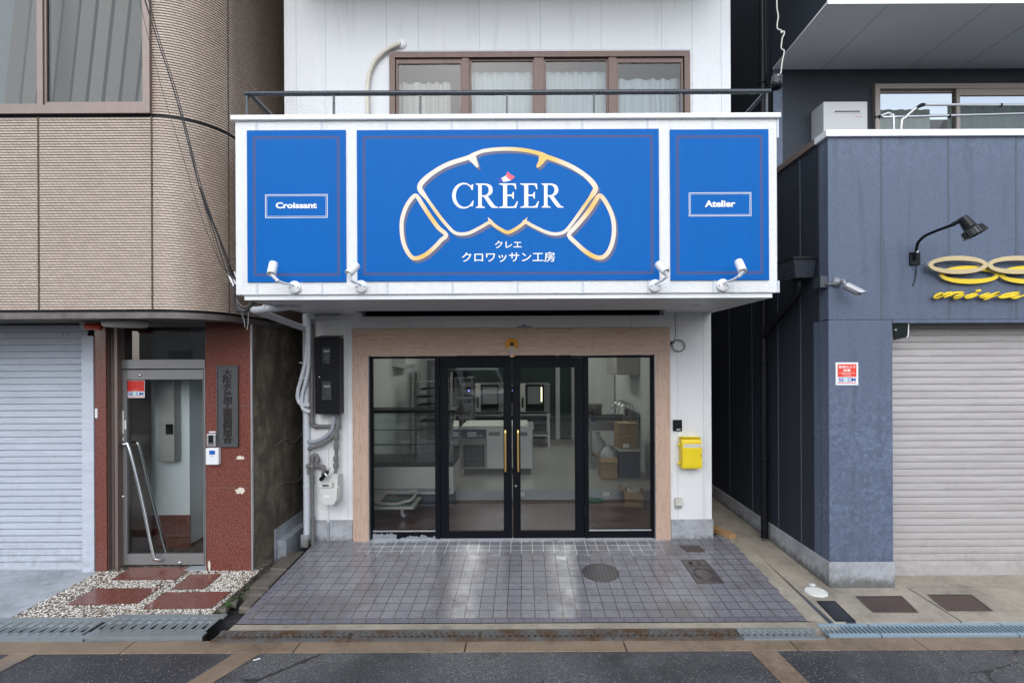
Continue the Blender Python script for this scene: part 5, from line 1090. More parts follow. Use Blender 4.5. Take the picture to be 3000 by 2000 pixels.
for k, s_ in enumerate(strokes):
    Q = smooth_path([Vector(p) for p in s_], 4); n = len(Q); o = 0.045+0.0006*k
    n0 = len(mb.v); mb.tube([rg(q.x, q.y, o) for q in Q], [max(0.3, (1-0.75*abs(2*i/(n-1)-1)**6))*19*KK for i in range(n)], 10)
    for j in range(n0, len(mb.v)): x_, y_, z_ = mb.v[j]; d_ = y_-(NY-o); mb.v[j] = (x_, NY-o+max(-0.008, min(0.014, d_*1.4)), z_)
mb.build('lettering', [M['signyellow']], t)
# corner plate at the shutter head
t = thing('corner_plate', 'dark plastic flap with pale edge at the head of the beige shutter', 'flap', (sx0_+0.05, NY+0.05, nz_l-0.1))
a = [W(2618.5, 942, NY+0.02), W(2655, 942, NY+0.02), W(2661, 948, NY+0.02), W(2660, 982, NY+0.02), W(2656, 988, NY+0.02), W(2618.5, 996, NY+0.02)]
mb = MB(); mb.prism(a, (0, 0.01, 0)); mb.build('plate', M['grilleglass'], t)
mb = MB(); mb.tube([a[1]+Vector((0, -0.003, 0)), a[2]+Vector((0, -0.003, 0)), a[3]+Vector((0, -0.003, 0)), a[4]+Vector((0, -0.003, 0))], 0.006, 6); mb.build('edge', M['alu'], t)
p = W(2625, 966, NY+0.0); mb = MB(); mb.cyl(p, p+Vector((0, 0.03, 0)), 0.008, 8); mb.build('bolt', M['alu'], t)
# water heater
hy = -0.285; t = thing('water_heater', 'pale grey gas water heater on the navy balcony wall', 'heater', (3.48, UY2, 4.2))
p0, p1 = W(2413, 388, hy), W(2542, 297, hy)
mb = MB(); mb.box(p0.x, p1.x, hy, UY2, 4.17, p1.z); mb.build('casing', plain('heater_grey', (0.52, 0.53, 0.55), 0.45, var=0.03), t, bevel=0.012)
q0, q1 = W(2442, 332, hy), W(2521, 323, hy); mb = MB(); mb.box(q0.x, q1.x, hy-0.006, hy, q0.z, q1.z); mb.build('exhaust_rim', M['steel'], t, bevel=0.004)
mb = MB(); mb.box(q0.x+.008, q1.x-.008, hy-0.0075, hy-0.005, q0.z+.009, q1.z-.009); mb.build('exhaust_slot', M['darkhole'], t)
q0, q1 = W(2508, 344, hy), W(2524, 340, hy); mb = MB(); text_box(mb, 'Rinnai', q0.x, q1.x, q0.z, q1.z, hy-0.001); mb.build('lettering', M['red'], t)
# laundry poles
PYY = -0.90
for nm, lab, (x0p, y0p), (x1p, y1p), arm in (('laundry_pole', 'upper laundry pole on a bent arm above the navy balcony', (2712, 307), (3150, 308), [(2637, 392), (2640, 368), (2652, 345), (2682, 318), (2700, 308)]), ('laundry_pole', 'lower laundry pole hung from a hooked arm above the navy balcony', (2584, 344), (3150, 329), [(2619, 392), (2618, 355), (2612, 338), (2602, 332), (2580, 340), (2568, 344)])):
    yy = PYY if nm and y0p < 320 else PYY+0.12
    a, b = W(x0p, y0p, yy), W(x1p, y1p, yy); t = thing(nm, lab, 'pole', (a.x, yy, nzc), 'laundry poles on the navy balcony')
    mb = MB(); mb.cyl(a, b, 0.0125, 10); mb.build('pole', M['chrome'], t)
    A = [W(x, y, yy) for x, y in arm]; A[0].z = nzc-0.3; mb = MB(); mb.tube(smooth_path(A, 4), 0.012, 10); mb.build('arm', M['alu'], t)
    mb = MB(); mb.tube([A[-1]+(A[-2]-A[-1])*0.9, A[-1], A[-1].lerp(a, 0.6)], [0.013, 0.019, 0.017], 10); mb.build('end_joint', M['black'], t)
    p = W(2932 if y0p < 320 else 2781, 308 if y0p < 320 else 341, yy); mb = MB(); mb.lathe([(0.0135, -0.006), (0.017, -0.006), (0.017, 0.006), (0.0135, 0.006)], Matrix.Translation(p) @ Matrix.Rotation(pi/2, 4, 'Y'), 12); mb.build('stopper', M['black'], t)
# caged work lamp on its cable
WY = -0.9; p = W(2275, 240, WY); t = thing('cage_lamp', 'caged work lamp hanging on a pale kinked cable above the alley', 'lamp', (p.x, WY, p.z))
mb = MB(); mb.lathe([(1e-5, -0.065), (0.05, -0.062), (0.055, -0.03), (0.045, -0.02), (0.02, -0.018)], Matrix.Translation(p) @ Matrix.Rotation(0.12, 4, 'Y'), 18); mb.build('reflector', M['black'], t)
mb = MB(); R = Matrix.Translation(p) @ Matrix.Rotation(0.12, 4, 'Y')
for k in range(8): an = 2*pi*k/8; mb.tube([R @ Vector((0.046*cos(an), 0.046*sin(an), -0.02)), R @ Vector((0.044*cos(an), 0.044*sin(an), 0.05)), R @ Vector((0.02*cos(an), 0.02*sin(an), 0.066))], 0.0035, 5)
for z in (0.0, 0.03, 0.05): mb.tube([R @ Vector((0.046*cos(2*pi*k/16), 0.046*sin(2*pi*k/16), z)) for k in range(16)], 0.0035, 5, closed=True)
mb.build('cage', M['steelgrey'], t)
mb = MB(); mb.cyl(p+Vector((0, 0, -0.02)), p+Vector((0, 0, 0.04)), 0.03, 12, 0.022); mb.build('bulb', M['glass_clear'], t)
mb = MB(); mb.tube(smooth_path([p+Vector((0.005, 0, 0.06))]+[W(x, y, WY) for x, y in ((2287, 215), (2291, 185), (2296, 160), (2297, 148), (2289, 143), (2290, 125), (2292, 112), (2298, 98), (2295, 92), (2288, 98), (2289, 90), (2278, 85), (2277, 70), (2280, 48), (2276, 20), (2276, -40), (2274, -120))], 4), 0.0065, 6); mb.build('cable', M['whitecable'], t)

# ================================================================ ON THE LEFT PIER: pipes and meters
PX = lambda px, py, off: W(px, py, -off)
t = thing('soffit_drain', 'fat white drain pipe looping under the balcony into the left alley', 'pipe', (-2.45, -0.6, 2.5))
a, b, c = W(872, 886, -0.92), W(745, 908, -0.92), W(902, 966, 0.02)
mb = MB(); mb.tube(smooth_path([a+Vector((0.03, 0, 0.06)), a+Vector((0.025, 0, 0.01)), a+Vector((0.0, 0, -0.03)), a+Vector((-0.06, 0, -0.035)), b+Vector((0.03, 0, 0)), b+Vector((0.0, 0.012, 0)), b+Vector((-0.004, 0.045, -0.003)), b.lerp(c, 0.1), b.lerp(c, 0.5), c], 4), 0.036, 14); mb.build('pipe', M['pipewhite'], t)
for q0, q1 in ((a.lerp(b, 0.72), a.lerp(b, 0.76)),): mb = MB(); mb.cyl(q0, q1, 0.039, 14); mb.build('socket', M['pipewhite'], t)
t = thing('downpipe', 'white downpipe standing at the left edge of the shop front', 'pipe', (-2.475, -0.03, 0))
x = PX(898, 1300, 0.03).x
mb = MB(); mb.cyl((x, -0.03, 0.03), (x, -0.03, 2.575), 0.037, 14); mb.build('pipe', M['pipewhite'], t)
for z in (1.75, 0.62): mb = MB(); mb.lathe([(0.037, -0.008), (0.040, -0.008), (0.040, 0.008), (0.037, 0.008)], Matrix.Translation((x, -0.03, z)), 14); mb.build('clamp', M['pipewhite'], t)
mb = MB(); mb.box(x-0.055, x+0.03, -0.075, 0.03, -0.06, 0.085); mb.build('foot', M['concrete'], t, bevel=0.01)
mb = MB(); mb.tube(smooth_path([W(908, 944, -0.04), W(909, 934, -0.04), W(918, 930, -0.04), W(960, 929, -0.04), W(990, 928, -0.04), W(1003, 926, -0.02)], 4), 0.021, 10)
tag(mb.build('short_pipe', M['pipewhite'], loc=(0, 0, 0)), 'short white pipe stub just under the soffit above the black meter box', 'pipe')
t = thing('conduit_bundle', 'pair of white flexible conduits sagging beside the black meter box', 'conduit', (-2.45, -0.07, 1.6))
for pts in ([(902, 925), (900, 1000), (894, 1060), (882, 1110), (874, 1140), (872, 1165), (880, 1182), (895, 1186), (908, 1186)], [(906, 930), (905, 1060), (898, 1110), (887, 1150), (884, 1180), (889, 1198), (900, 1204), (910, 1205)]):
    mb = MB(); mb.tube(smooth_path([PX(px, py, 0.085) for px, py in pts], 5), 0.0215, 12); mb.build('conduit', M['pipewhite'], t)
for py in (1062, 1108): p = PX(891, py, 0.085); mb = MB(); mb.boxc(p, (0.085, 0.055, 0.008)); mb.build('tie', M['white'], t)
# meter box
t = thing('meter_box', 'tall black electricity meter box with two small windows', 'meter box', (-2.18, 0, 1.44))
fy = -0.16; p0, p1 = W(923, 1213, fy), W(993, 985, fy)
mb = MB(); mb.box(p0.x, p1.x, fy, -0.012, p0.z, p1.z-0.015); mb.prism([(p0.x, fy, p1.z-0.015), (p1.x, fy, p1.z-0.015), (p1.x, -0.012, p1.z+0.01), (p0.x, -0.012, p1.z+0.01)], (0, 0, 0.008)); mb.build('case', M['black'], t, bevel=0.004)
mb = MB(); mb.box(p0.x+0.006, p1.x-0.006, fy-0.006, fy-0.001, p0.z+0.006, p1.z-0.022); dr = mb.build('door', M['black'], t, bevel=0.003)
for x0, x1, y0, y1 in ((942, 970, 1015, 1067), (940, 974, 1114, 1174)):
    q0, q1 = W(x0, y1, fy-0.007), W(x1, y0, fy-0.007); mb = MB(); mb.rect_ring(q0.x, q1.x, q0.z, q1.z, 0.010, fy-0.011, fy-0.006); f_ = mb.build('window', M['black'], dr, bevel=0.002)
    mb = MB(); mb.box(q0.x+.012, q1.x-.012, fy-0.0072, fy-0.0062, q0.z+.012, q1.z-.012); mb.build('meter_dial', plain('meter_face', (0.05, 0.055, 0.06), 0.25), f_)
    cz_ = (q0.z+q1.z)/2; mb = MB(); mb.box((q0.x+q1.x)/2-.03, (q0.x+q1.x)/2+.035, fy-0.0078, fy-0.0073, cz_+0.035, cz_+0.06); mb.build('meter_label', plain('meter_label', (0.22, 0.23, 0.24), 0.4), f_)
p = W(935, 1104, fy-0.006); mb = MB(); mb.lathe([(0.010, 0), (0.010, 0.004), (1e-5, 0.005)], Matrix.Translation(p) @ Matrix.Rotation(pi/2, 4, 'X'), 12); mb.build('lock', M['chrome'], dr)
# rusty grey pipework
def pipe(name, label, pts, r, mt, off, cat='pipe', joints=(), k=4, n=12):
    t = thing(name, label, cat, PX(*pts[-1], off)); mb = MB(); P = [PX(px, py, off) for px, py in pts]
    mb.tube(smooth_path(P, k) if k > 1 else P, r, n); mb.build('pipe', M[mt], t)
    for (jx, jy, L, vert, rr) in joints:
        p = PX(jx, jy, off); d = Vector((0, 0, L/2)) if vert else Vector((L/2, 0, 0)); mb = MB(); mb.tube([p-d, p-d*0.8, p+d*0.8, p+d], [rr*0.93, rr, rr, rr*0.93], 12); mb.build('coupling', M[mt], t)
    return t
pipe('service_pipe', 'rusty grey pipe running down behind the meter box and across', [(914, 948), (914, 1080), (914, 1200), (914, 1238), (918, 1247), (930, 1248), (960, 1248), (980, 1247)], 0.0215, 'steelgrey', 0.05, joints=((914, 1215, 0.03, 1, 0.026), (914, 1236, 0.035, 1, 0.027), (926, 1248, 0.04, 0, 0.027)))
pipe('gas_pipe', 'grey gas pipe with couplings rising from the gas meter', [(994, 1214), (993, 1235), (989, 1255), (986, 1275), (985, 1330), (983, 1390)], 0.019, 'steelgrey', 0.075, joints=((990, 1248, 0.06, 1, 0.030), (985, 1277, 0.065, 1, 0.032), (985, 1307, 0.07, 1, 0.028), (984, 1343, 0.055, 1, 0.029), (984, 1363, 0.05, 1, 0.030), (983, 1387, 0.02, 1, 0.026)))
pipe('flexible_hose', 'pale grey flexible hose curving below the meter box', [(977, 1216), (977, 1235), (972, 1258), (955, 1278), (930, 1291), (912, 1294), (905, 1288)], 0.022, 'greyhose', 0.07)
pipe('flexible_hose', 'dark grey flexible hose curving below the pale hose', [(980, 1272), (966, 1287), (945, 1301), (925, 1308), (910, 1313), (904, 1316)], 0.019, 'steelgrey', 0.075, joints=((908, 1313, 0.03, 0, 0.024),))
pipe('thin_pipe', 'thin white conduit running down the pier behind the gas meter', [(961, 1216), (961, 1400), (961, 1530)], 0.0085, 'white', 0.012, k=1)
pipe('thin_pipe', 'short thin grey conduit in front of the left plinth', [(962, 1530), (962, 1592)], 0.0085, 'greyhose', 0.024, k=1)
pipe('gas_riser', 'grey gas riser pipe with a shut-off valve beside the downpipe', [(917, 1605), (916, 1500), (915, 1400), (914, 1352), (914, 1340), (917, 1333), (925, 1331), (929, 1336), (929, 1348), (929, 1360), (936, 1368), (944, 1364), (947, 1366), (948, 1380), (948, 1394)], 0.0185, 'steelgrey', 0.07, joints=((915, 1342, 0.055, 1, 0.027), (930, 1347, 0.05, 1, 0.028), (915, 1365, 0.05, 1, 0.034), (929, 1363, 0.045, 1, 0.027), (916, 1412, 0.035, 1, 0.024), (915, 1398, 0.03, 1, 0.024), (947, 1372, 0.03, 1, 0.025), (948, 1388, 0.02, 1, 0.028), (917, 1520, 0.05, 1, 0.025)), k=4)
p = PX(905, 1365, 0.09); t = thing('gas_valve', 'grey gas valve lever on the riser pipe', 'valve', p)
mb = MB(); mb.cyl(p+Vector((-0.03, 0, 0)), p+Vector((0.05, 0.015, 0)), 0.026, 12); mb.build('body', M['steelgrey'], t)
mb = MB(); mb.boxc(p+Vector((0.0, -0.025, -0.04)), (0.022, 0.012, 0.10)); mb.build('lever', M['steelgrey'], t, bevel=0.003)
# gas meter
gy = -0.20; t = thing('gas_meter', 'off-white gas meter with rounded lower half and number display', 'gas meter', (-2.24, -0.12, 0.4))
def g2(px, py, y=gy): return W(880+px/5.225, 1200+py/5.225, y)
mb = MB(); pts = [g2(*q, gy+0.03) for q in ((330, 1005), (550, 990), (572, 1010), (572, 1200), (330, 1200))]; mb.prism(pts, (0, 0.13, 0)); mb.build('upper_case', M['offwhite'], t, bevel=0.008)
mb = MB(); pts = [g2(*q) for q in ((293, 1197), (562, 1197), (562, 1300), (555, 1370), (520, 1440), (490, 1460), (370, 1460), (335, 1430), (302, 1370), (295, 1300))]; mb.prism(pts, (0, 0.17, 0)); lc = mb.build('lower_case', M['offwhite'], t, bevel=0.010)
mb = MB(); P = pts+[pts[0]]; mb.tube([p+Vector((0, 0.045, 0)) for p in P], 0.009, 6); mb.build('flange', M['offwhite'], lc)
a, b = g2(315, 1190), g2(490, 1108); mb = MB(); mb.box(a.x, b.x, gy-0.012, gy+0.03, a.z, b.z); ds = mb.build('display_housing', M['offwhite'], t, bevel=0.005)
a, b = g2(343, 1172), g2(442, 1136); mb = MB(); mb.box(a.x, b.x, gy-0.0135, gy-0.011, a.z, b.z); mb.build('display', plain('grey_lcd', (0.13, 0.145, 0.16), 0.2), ds)
mb = MB(); text_box(mb, '08817', a.x+.008, b.x-.03, a.z+.008, b.z-.008, gy-0.0142); mb.build('digits', M['black'], ds)
a, b = g2(362, 1336), g2(440, 1306); mb = MB(); mb.box(a.x, b.x, gy-0.0012, gy+0.001, a.z, b.z); mb.build('label', M['printwhite'], t)
p = g2(418, 1060); mb = MB(); mb.lathe([(0.012, 0), (0.010, 0.02), (1e-5, 0.021)], Matrix.Translation(p+Vector((0, 0.03, 0))) @ Matrix.Rotation(pi/2, 4, 'X'), 10); mb.build('screw', M['offwhite'], t)
t = thing('meter_tag', 'black key-shaped tag hanging slanted across the gas meter top', 'tag', g2(370, 1000, gy-0.03))
a, b = g2(305, 1078, gy-0.035), g2(425, 935, gy-0.03); mb = MB(); mb.tube([a, a.lerp(b, 0.1), a.lerp(b, 0.9), b], [0.018, 0.023, 0.021, 0.014], 10); mb.build('body', M['black'], t)
mb = MB(); mb.boxc(g2(388, 990, gy-0.059), (0.018, 0.003, 0.035), Matrix.Rotation(radians(-35), 4, 'Y')); mb.build('label', M['printwhite'], t)
mb = MB(); mb.tube([b, g2(455, 890, gy-0.02)], 0.006, 8); mb.build('ring', M['steelgrey'], t)

# ================================================================ ON THE RIGHT PIER
y_ = -0.115; t = thing('mailbox', 'yellow steel mailbox on the white pier right of the glass doors', 'mailbox', (1.9, 0, 0.8))
def mq(px, py, y=y_): return W(1960+px/5.225, 1220+py/5.225, y)
a, b = mq(205, 795), mq(498, 320); prof = [(0, a.z), (y_, a.z), (y_, b.z-0.055), (y_+0.02, b.z-0.022), (y_+0.05, b.z-0.004), (0, b.z)]
mb = MB(); mb.prism([(a.x-0.004, y, z) for y, z in prof], (b.x-a.x+0.004, 0, 0)); mb.build('body', M['yellow'], t, bevel=0.006)
c, d = mq(207, 765), mq(500, 482); mb = MB(); mb.box(c.x, d.x+0.003, y_-0.008, y_, c.z, d.z); dd = mb.build('door', M['yellow'], t, bevel=0.003)
mb = MB(); mb.box(a.x+0.004, b.x-0.01, y_-0.0, y_+0.05, b.z-0.006, b.z+0.008); mb.build('slot_flap', M['yellow'], t, bevel=0.004)
c, d = mq(225, 474), mq(488, 418); mb = MB(); mb.box(c.x, d.x, y_-0.0015, y_, c.z, d.z); lb_ = mb.build('name_label', plain('label_paper', (0.60, 0.59, 0.52), 0.6), t)
mb = MB(); text_box(mb, 'クレエ 1-1-2', c.x+.03, d.x-.04, c.z+.026, d.z-.008, y_-0.0019); text_box(mb, '工房', c.x+.09, d.x-.09, c.z+.006, c.z+.02, y_-0.0019); mb.build('lettering', M['greyplastic'], lb_)
for py in (430, 708): p = mq(152, py, -0.05); mb = MB(); mb.boxc(p, (0.03, 0.02, 0.022)); mb.build('hinge', M['yellow'], t, bevel=0.003)
p = mq(490, 592); mb = MB(); mb.prism([p+Vector((-0.012, -0.01, 0)), p+Vector((0.008, -0.01, 0.014)), p+Vector((0.008, -0.01, -0.014))], (0, 0.002, 0)); mb.build('latch', M['steelgrey'], dd)
wallbox('intercom', 'small black door intercom on the white pier above the yellow mailbox', 'intercom', 1972.5, 1998.5, 1229.5, 1262.5, 0.0, 0.022, 'black', [('camera_face', 1985, 1993, 1234, 1244, 'grilleglass', 0.003), ('name_label', 1982, 1993.5, 1255.5, 1259.5, 'greyplastic', 0.001)], bevel=0.004)
t = thing('outdoor_outlet', 'beige covered power outlet low on the white pier', 'outlet', (1.75, 0, 0.36))
a, b = W(1977, 1490, -0.01), W(1997, 1458, -0.01); mb = MB(); mb.box(a.x, b.x, -0.012, 0, a.z, b.z); mb.build('base', M['greyplastic'], t, bevel=0.002)
mb = MB(); z1, z0_ = b.z, W(1977, 1480, -0.03).z; mb.prism([(a.x-0.002, 0, z1), (a.x-0.002, -0.02, z1), (a.x-0.002, -0.055, z0_), (a.x-0.002, 0, z0_)], (b.x-a.x+0.008, 0, 0)); mb.build('cover', plain('outlet_beige', (0.45, 0.43, 0.39), 0.5), t, bevel=0.004)
mb = MB(); cpath = [PX(1978, 918, 0.012), PX(1978, 950, 0.012), PX(1979, 980, 0.012), PX(1975, 996, 0.015)]
for k in range(0, 44): an = pi-2*pi*k/20; rr = 21-0.12*k; cpath.append(PX(1987+rr*cos(an)*1.02, 1013-rr*sin(an)+2*sin(k*0.3), 0.014+0.0006*k))
mb.tube(smooth_path(cpath, 2), 0.0045, 6)
t = thing('cable_coil', 'grey cable dangling from the soffit and coiled beside the timber lintel', 'cable', PX(1987, 1013, 0.015)); mb.build('cable', M['greycable'], t)
mb = MB(); mb.boxc(PX(1969, 1004, 0.02), (0.03, 0.02, 0.03), Matrix.Rotation(0.5, 4, 'Y')); mb.build('tie', M['black'], t, bevel=0.004)
# new-year wreath
wy = D0-0.02; t = thing('straw_wreath', 'straw and orange new year wreath hung over the glass doors', 'wreath', W(1500, 1010, wy))
def wr(x, y, o=0.0): return W(1450+x/15.68, 960+y/15.68, wy-o)
random.seed(8); mb = MB()
for k in range(90):
    an = radians(-28+236*k/89)+random.uniform(-0.03, 0.03); r0, r1 = random.uniform(100, 150), random.uniform(255, 300)
    a, b = wr(780+r0*cos(an), 760-r0*sin(an)*0.95, 0.004), wr(780+r1*cos(an), 760-r1*sin(an)*0.95, random.uniform(0.005, 0.022)); mb.tube([a, b], [0.0026, 0.0034], 5)
mb.build('fan', M['orange'], t)
mb = MB(); mb.lathe([(1e-5, 0.004), (0.020, 0.003), (0.022, 0)], Matrix.Translation(wr(780, 740)) @ Matrix.Rotation(pi/2, 4, 'X'), 18); mb.build('core', plain('dark_straw', (0.05, 0.025, 0.01), 0.8), t)
mb = MB()
for k in range(60):
    an = radians(random.uniform(-30, 210)); a, b = wr(780+280*cos(an), 760-270*sin(an), 0.012), wr(780+318*cos(an), 760-300*sin(an), 0.012); mb.tube([a, b], 0.002, 4)
mb.build('straw_fringe', M['straw'], t)
mb = MB()
for q in ([(700, 870), (735, 920), (650, 1060), (570, 1000)], [(850, 870), (900, 880), (1000, 1020), (960, 1080), (880, 1010)], [(730, 1220), (830, 1220), (860, 1345), (680, 1345)]): mb.prism([wr(*p, 0.012) for p in q], (0, 0.004, 0))
mb.build('paper_ribbon', plain('gold_paper', (0.60, 0.42, 0.20), 0.4), t)
mb = MB(); mb.prism([wr(*p, 0.018) for p in ((725, 920), (830, 920), (835, 1235), (725, 1235))], (0, 0.003, 0)); mb.build('paper_tag', plain('tag_paper', (0.45, 0.46, 0.55), 0.6), t)
mb = MB()
for i, ch in enumerate('謹賀新年'): a, b = wr(745, 1000+72*i, 0.019), wr(810, 938+72*i, 0.019); text_box(mb, ch, a.x, b.x, a.z, b.z, a.y)
mb.build('lettering', M['navyprint'], t)
mb = MB()
for k in range(46):
    an = radians(random.uniform(200, 340)); a = wr(780+60*cos(an), 820-60*sin(an), 0.006); b = wr(780+random.uniform(180, 310)*cos(an), 850-random.uniform(180, 300)*sin(an), 0.008); mb.tube([a, b], 0.0016, 4)
mb.build('straw_tail', M['straw'], t)
mb = MB(); mb.ball(wr(885, 1280, 0.01), 0.013, 10); mb.build('bell', M['orange'], t)
mb = MB(); mb.prism([wr(*p, 0.004) for p in ((725, 325), (840, 325), (840, 450), (725, 450))], (0, 0.003, 0)); mb.build('tape', plain('pale_tape', (0.40, 0.43, 0.52), 0.5), t)

# ================================================================ GRATINGS over the gutter
def grate(name, label, x0, x1, y0, y1, z, pitch, mt, slant, group, raise_=0.012, hole=True):
    """folded plate: two flat flanges, slanted raised ribs between, a tear-shaped hole in every gap"""
    t = thing(name, label, 'grating', ((x0+x1)/2, (y0+y1)/2, z), group); wd = y1-y0; fl = wd*0.17
    mb = MB()
    for a, b in ((y0, y0+fl), (y1-fl, y1)): mb.prism([(x0+slant*0*(a-y0), a, z-0.004), (x1, a, z-0.004), (x1, b, z-0.004), (x0, b, z-0.004)], (0, 0, 0.012))
    mb.box(x0, x1, y0-0.004, y0, z-0.05, z+0.008); mb.build('flange', M[mt], t)
    mb = MB(); ya, yb = y0+fl, y1-fl; n = max(1, int((x1-x0-slant*wd)/pitch)); ym = (ya+yb)/2; hl = (yb-ya)*0.24
    sl = slant
    def pt(u, y, dz=0.0): return (x0+u+sl*(y-ya), y, z+dz)
    for i in range(n):
        u = i*pitch+0.004; a, b, c, d = u, u+pitch*0.36, u+pitch*0.64, u+pitch
        for yA, yB in ((ya, yb),):       # raised rib
            r = raise_
            mb.add([pt(d-pitch*0.30, yA), pt(d-pitch*0.22, yA, r), pt(d-pitch*0.10, yA, r), pt(d, yA), pt(d-pitch*0.30, yB), pt(d-pitch*0.22, yB, r), pt(d-pitch*0.10, yB, r), pt(d, yB)], [(0, 1, 5, 4), (1, 2, 6, 5), (2, 3, 7, 6)])
        e = d-pitch*0.30
        # flat of the gap with an open tear hole
        mb.add([pt(a, ya), pt(e, ya), pt(e, ym-hl), pt(a, ym-hl)], [(0, 1, 2, 3)]); mb.add([pt(a, ym+hl), pt(e, ym+hl), pt(e, yb), pt(a, yb)], [(0, 1, 2, 3)])
        h0, h1 = a+(e-a)*0.22, e-(e-a)*0.22; mm_ = (h0+h1)/2
        mb.add([pt(a, ym-hl), pt(e, ym-hl), pt(e, ym+hl), pt(a, ym+hl), pt(h0, ym-hl*0.8, -0.004), pt(h1, ym-hl*0.8, -0.004), pt(mm_, ym+hl*0.95, -0.004)], [(0, 1, 5, 4), (1, 2, 6, 5), (2, 3, 6), (3, 0, 4, 6)])
    mb.add([pt(0, ya), pt(0.004, ya), pt(0.004, yb), pt(0, yb)], [(0, 1, 2, 3)])
    mb.build('ribbed_plate', M[mt], t); return t
def gx(px, y): return G(px, 1855, GZ, 0, 0).x
W_L = 'pressed steel gutter gratings'
def xat(px, py): return G(px, py, GZ, 0, 0.0).x
gl_ = [(-6.3, -4.36, 'wide blue-grey gutter grating at the far left of the pebble paving'), (-4.355, -3.40, 'wide blue-grey gutter grating before the pebbles, lower of the overlapping pair'), (-3.44, -2.34, 'wide blue-grey gutter grating overlapping its neighbour, end at the alley mouth')]
grate('gutter_grating', gl_[1][2], -4.55, xat(290, 1850), -1.90, -1.565, GZ+0.016, 0.082, 'galv', 0.0, W_L, 0.008)
grate('gutter_grating', gl_[2][2], xat(283, 1850), xat(622, 1850), -1.885, -1.545, GZ+0.030, 0.082, 'galv', 0.0, W_L, 0.008)
brown = [(640, 1034, 'narrow rusty gutter grating starting beside the alley debris'), (1036, 1410, 'narrow rusty gutter grating left of the middle, before the tiled apron'), (1413, 1791, 'browner narrow gutter grating in the middle before the glass doors'), (1794, 2165, 'narrow rusty gutter grating before the round manhole and mailbox'), (2168, 2404, 'short rusty gutter grating butting against the bright blue-grey bars')]
for a, b, lab in brown: grate('gutter_grating', lab, xat(a, 1862), xat(b, 1862), -1.925, -1.775, GZ+0.012, 0.049, 'rustgrate' if a != 2168 else 'galv', 0.0, W_L, 0.007)
def bar_grate(label, x0, x1):
    y0, y1, z = -1.885, -1.70, GZ+0.015; t = thing('gutter_grating', label, 'grating', ((x0+x1)/2, (y0+y1)/2, z), 'barred gutter gratings')
    mb = MB(); mb.box(x0, x1, y0, y0+0.035, z-0.02, z); mb.box(x0, x1, y1-0.03, y1, z-0.02, z); mb.box(x0, x0+0.006, y0+.035, y1-.03, z-.02, z); mb.box(x1-.006, x1, y0+.035, y1-.03, z-.02, z); mb.build('frame', M['galvblue'], t)
    n = int((x1-x0)/0.0355); mb = MB()
    for i in range(1, n): x = x0+(x1-x0)*i/n; mb.box(x-0.0045, x+0.0045, y0+0.035, y1-0.03, z-0.03, z-0.002)
    mb.build('bars', M['galvblue'], t)
bar_grate('short bright barred gutter grating right of the rusty ones', xat(2408, 1846), xat(2556, 1846)); bar_grate('long bright barred gutter grating before the navy pillar and shutter', xat(2560, 1846), xat(2953, 1846)); bar_grate('bright barred gutter grating cut by the right edge of view', xat(2957, 1846), xat(3350, 1846))

# ================================================================ COVERS in the pavement
def cover(name, label, pts, mt, lip=True, extra=None):
    c = sum(pts, Vector())/len(pts); t = thing(name, label, 'cover', c)
    mb = MB(); mb.prism([p+Vector((0, 0, -0.02)) for p in pts], (0, 0, 0.024)); mb.build('plate', M[mt], t)
    if lip:
        ins = [c+(p-c)*0.94+Vector((0, 0, 0.0035)) for p in pts]; out = [p+Vector((0, 0, 0.0065)) for p in pts]; n = len(pts); mb = MB()
        ins = [p+Vector((0, 0, 0.003)) for p in ins]; mb.add(out+ins, [(i, (i+1) % n, n+(i+1) % n, n+i) for i in range(n)]); mb.build('rim', M['iron_plain'] if mt != 'iron_black' else M['black'], t)
    return t, c
cc = gp(1759.5, 1676.5); r_ = 0.182
cover('manhole_cover', 'round cast iron manhole cover in the wet tiles', [Vector((cc.x+r_*cos(2*pi*k/40), cc.y+r_*sin(2*pi*k/40), az(cc.y+r_*sin(2*pi*k/40)))) for k in range(40)], 'iron_grey')
def q4(f, *pts): return [f(*p) for p in pts]
cover('drain_cover', 'small rusty rectangular cover below the mailbox pier', q4(gp, (2014, 1616), (2068, 1616), (2048, 1599), (1991, 1599)), 'iron_brown')
pts = q4(gp, (2043, 1708), (2122, 1708), (2066, 1640), (1995, 1640)); t, c = cover('meter_cover', 'large oblong cast iron meter cover with a raised ring in the tiles', pts, 'iron_plain')
e1v, e2v = (pts[1]-pts[0]), (pts[3]-pts[0])
def on(u, v, h=0.0065): return pts[0]+e1v*u+e2v*v+Vector((0, 0, h))
mb = MB()
for rr in (0.40, 0.33): mb.tube([on(0.5+rr*cos(2*pi*k/30), 0.38+rr*0.62*sin(2*pi*k/30)) for k in range(30)], 0.004, 5, closed=True)
for v in (0.72, 0.76): mb.tube([on(0.08, v), on(0.92, v)], 0.003, 4)
mb.build('raised_ring', M['iron_plain'], t)
mb = MB()
for u, ch in ((0.3, '量'), (0.62, '水')):
    vs, fs = glyphs(ch); mb.add([on(u+(v.x-0.5)*0.22, 0.84+(v.y-0.38)*0.16, 0.0065) for v in vs], fs)
mb.build('lettering', M['darkhole'], t)
def cp(px, py):
    p = G(px, py, -0.07, -1.1, 0.028); return p
cover('drain_cover', 'narrow black iron cover by the barred grating', q4(cp, (2448, 1820), (2507, 1820), (2446, 1761), (2392, 1761)), 'iron_black')
cover('drain_cover', 'brown iron cover before the navy pillar', q4(cp, (2557, 1793), (2690, 1793), (2642, 1746), (2507, 1747)), 'iron_brown')
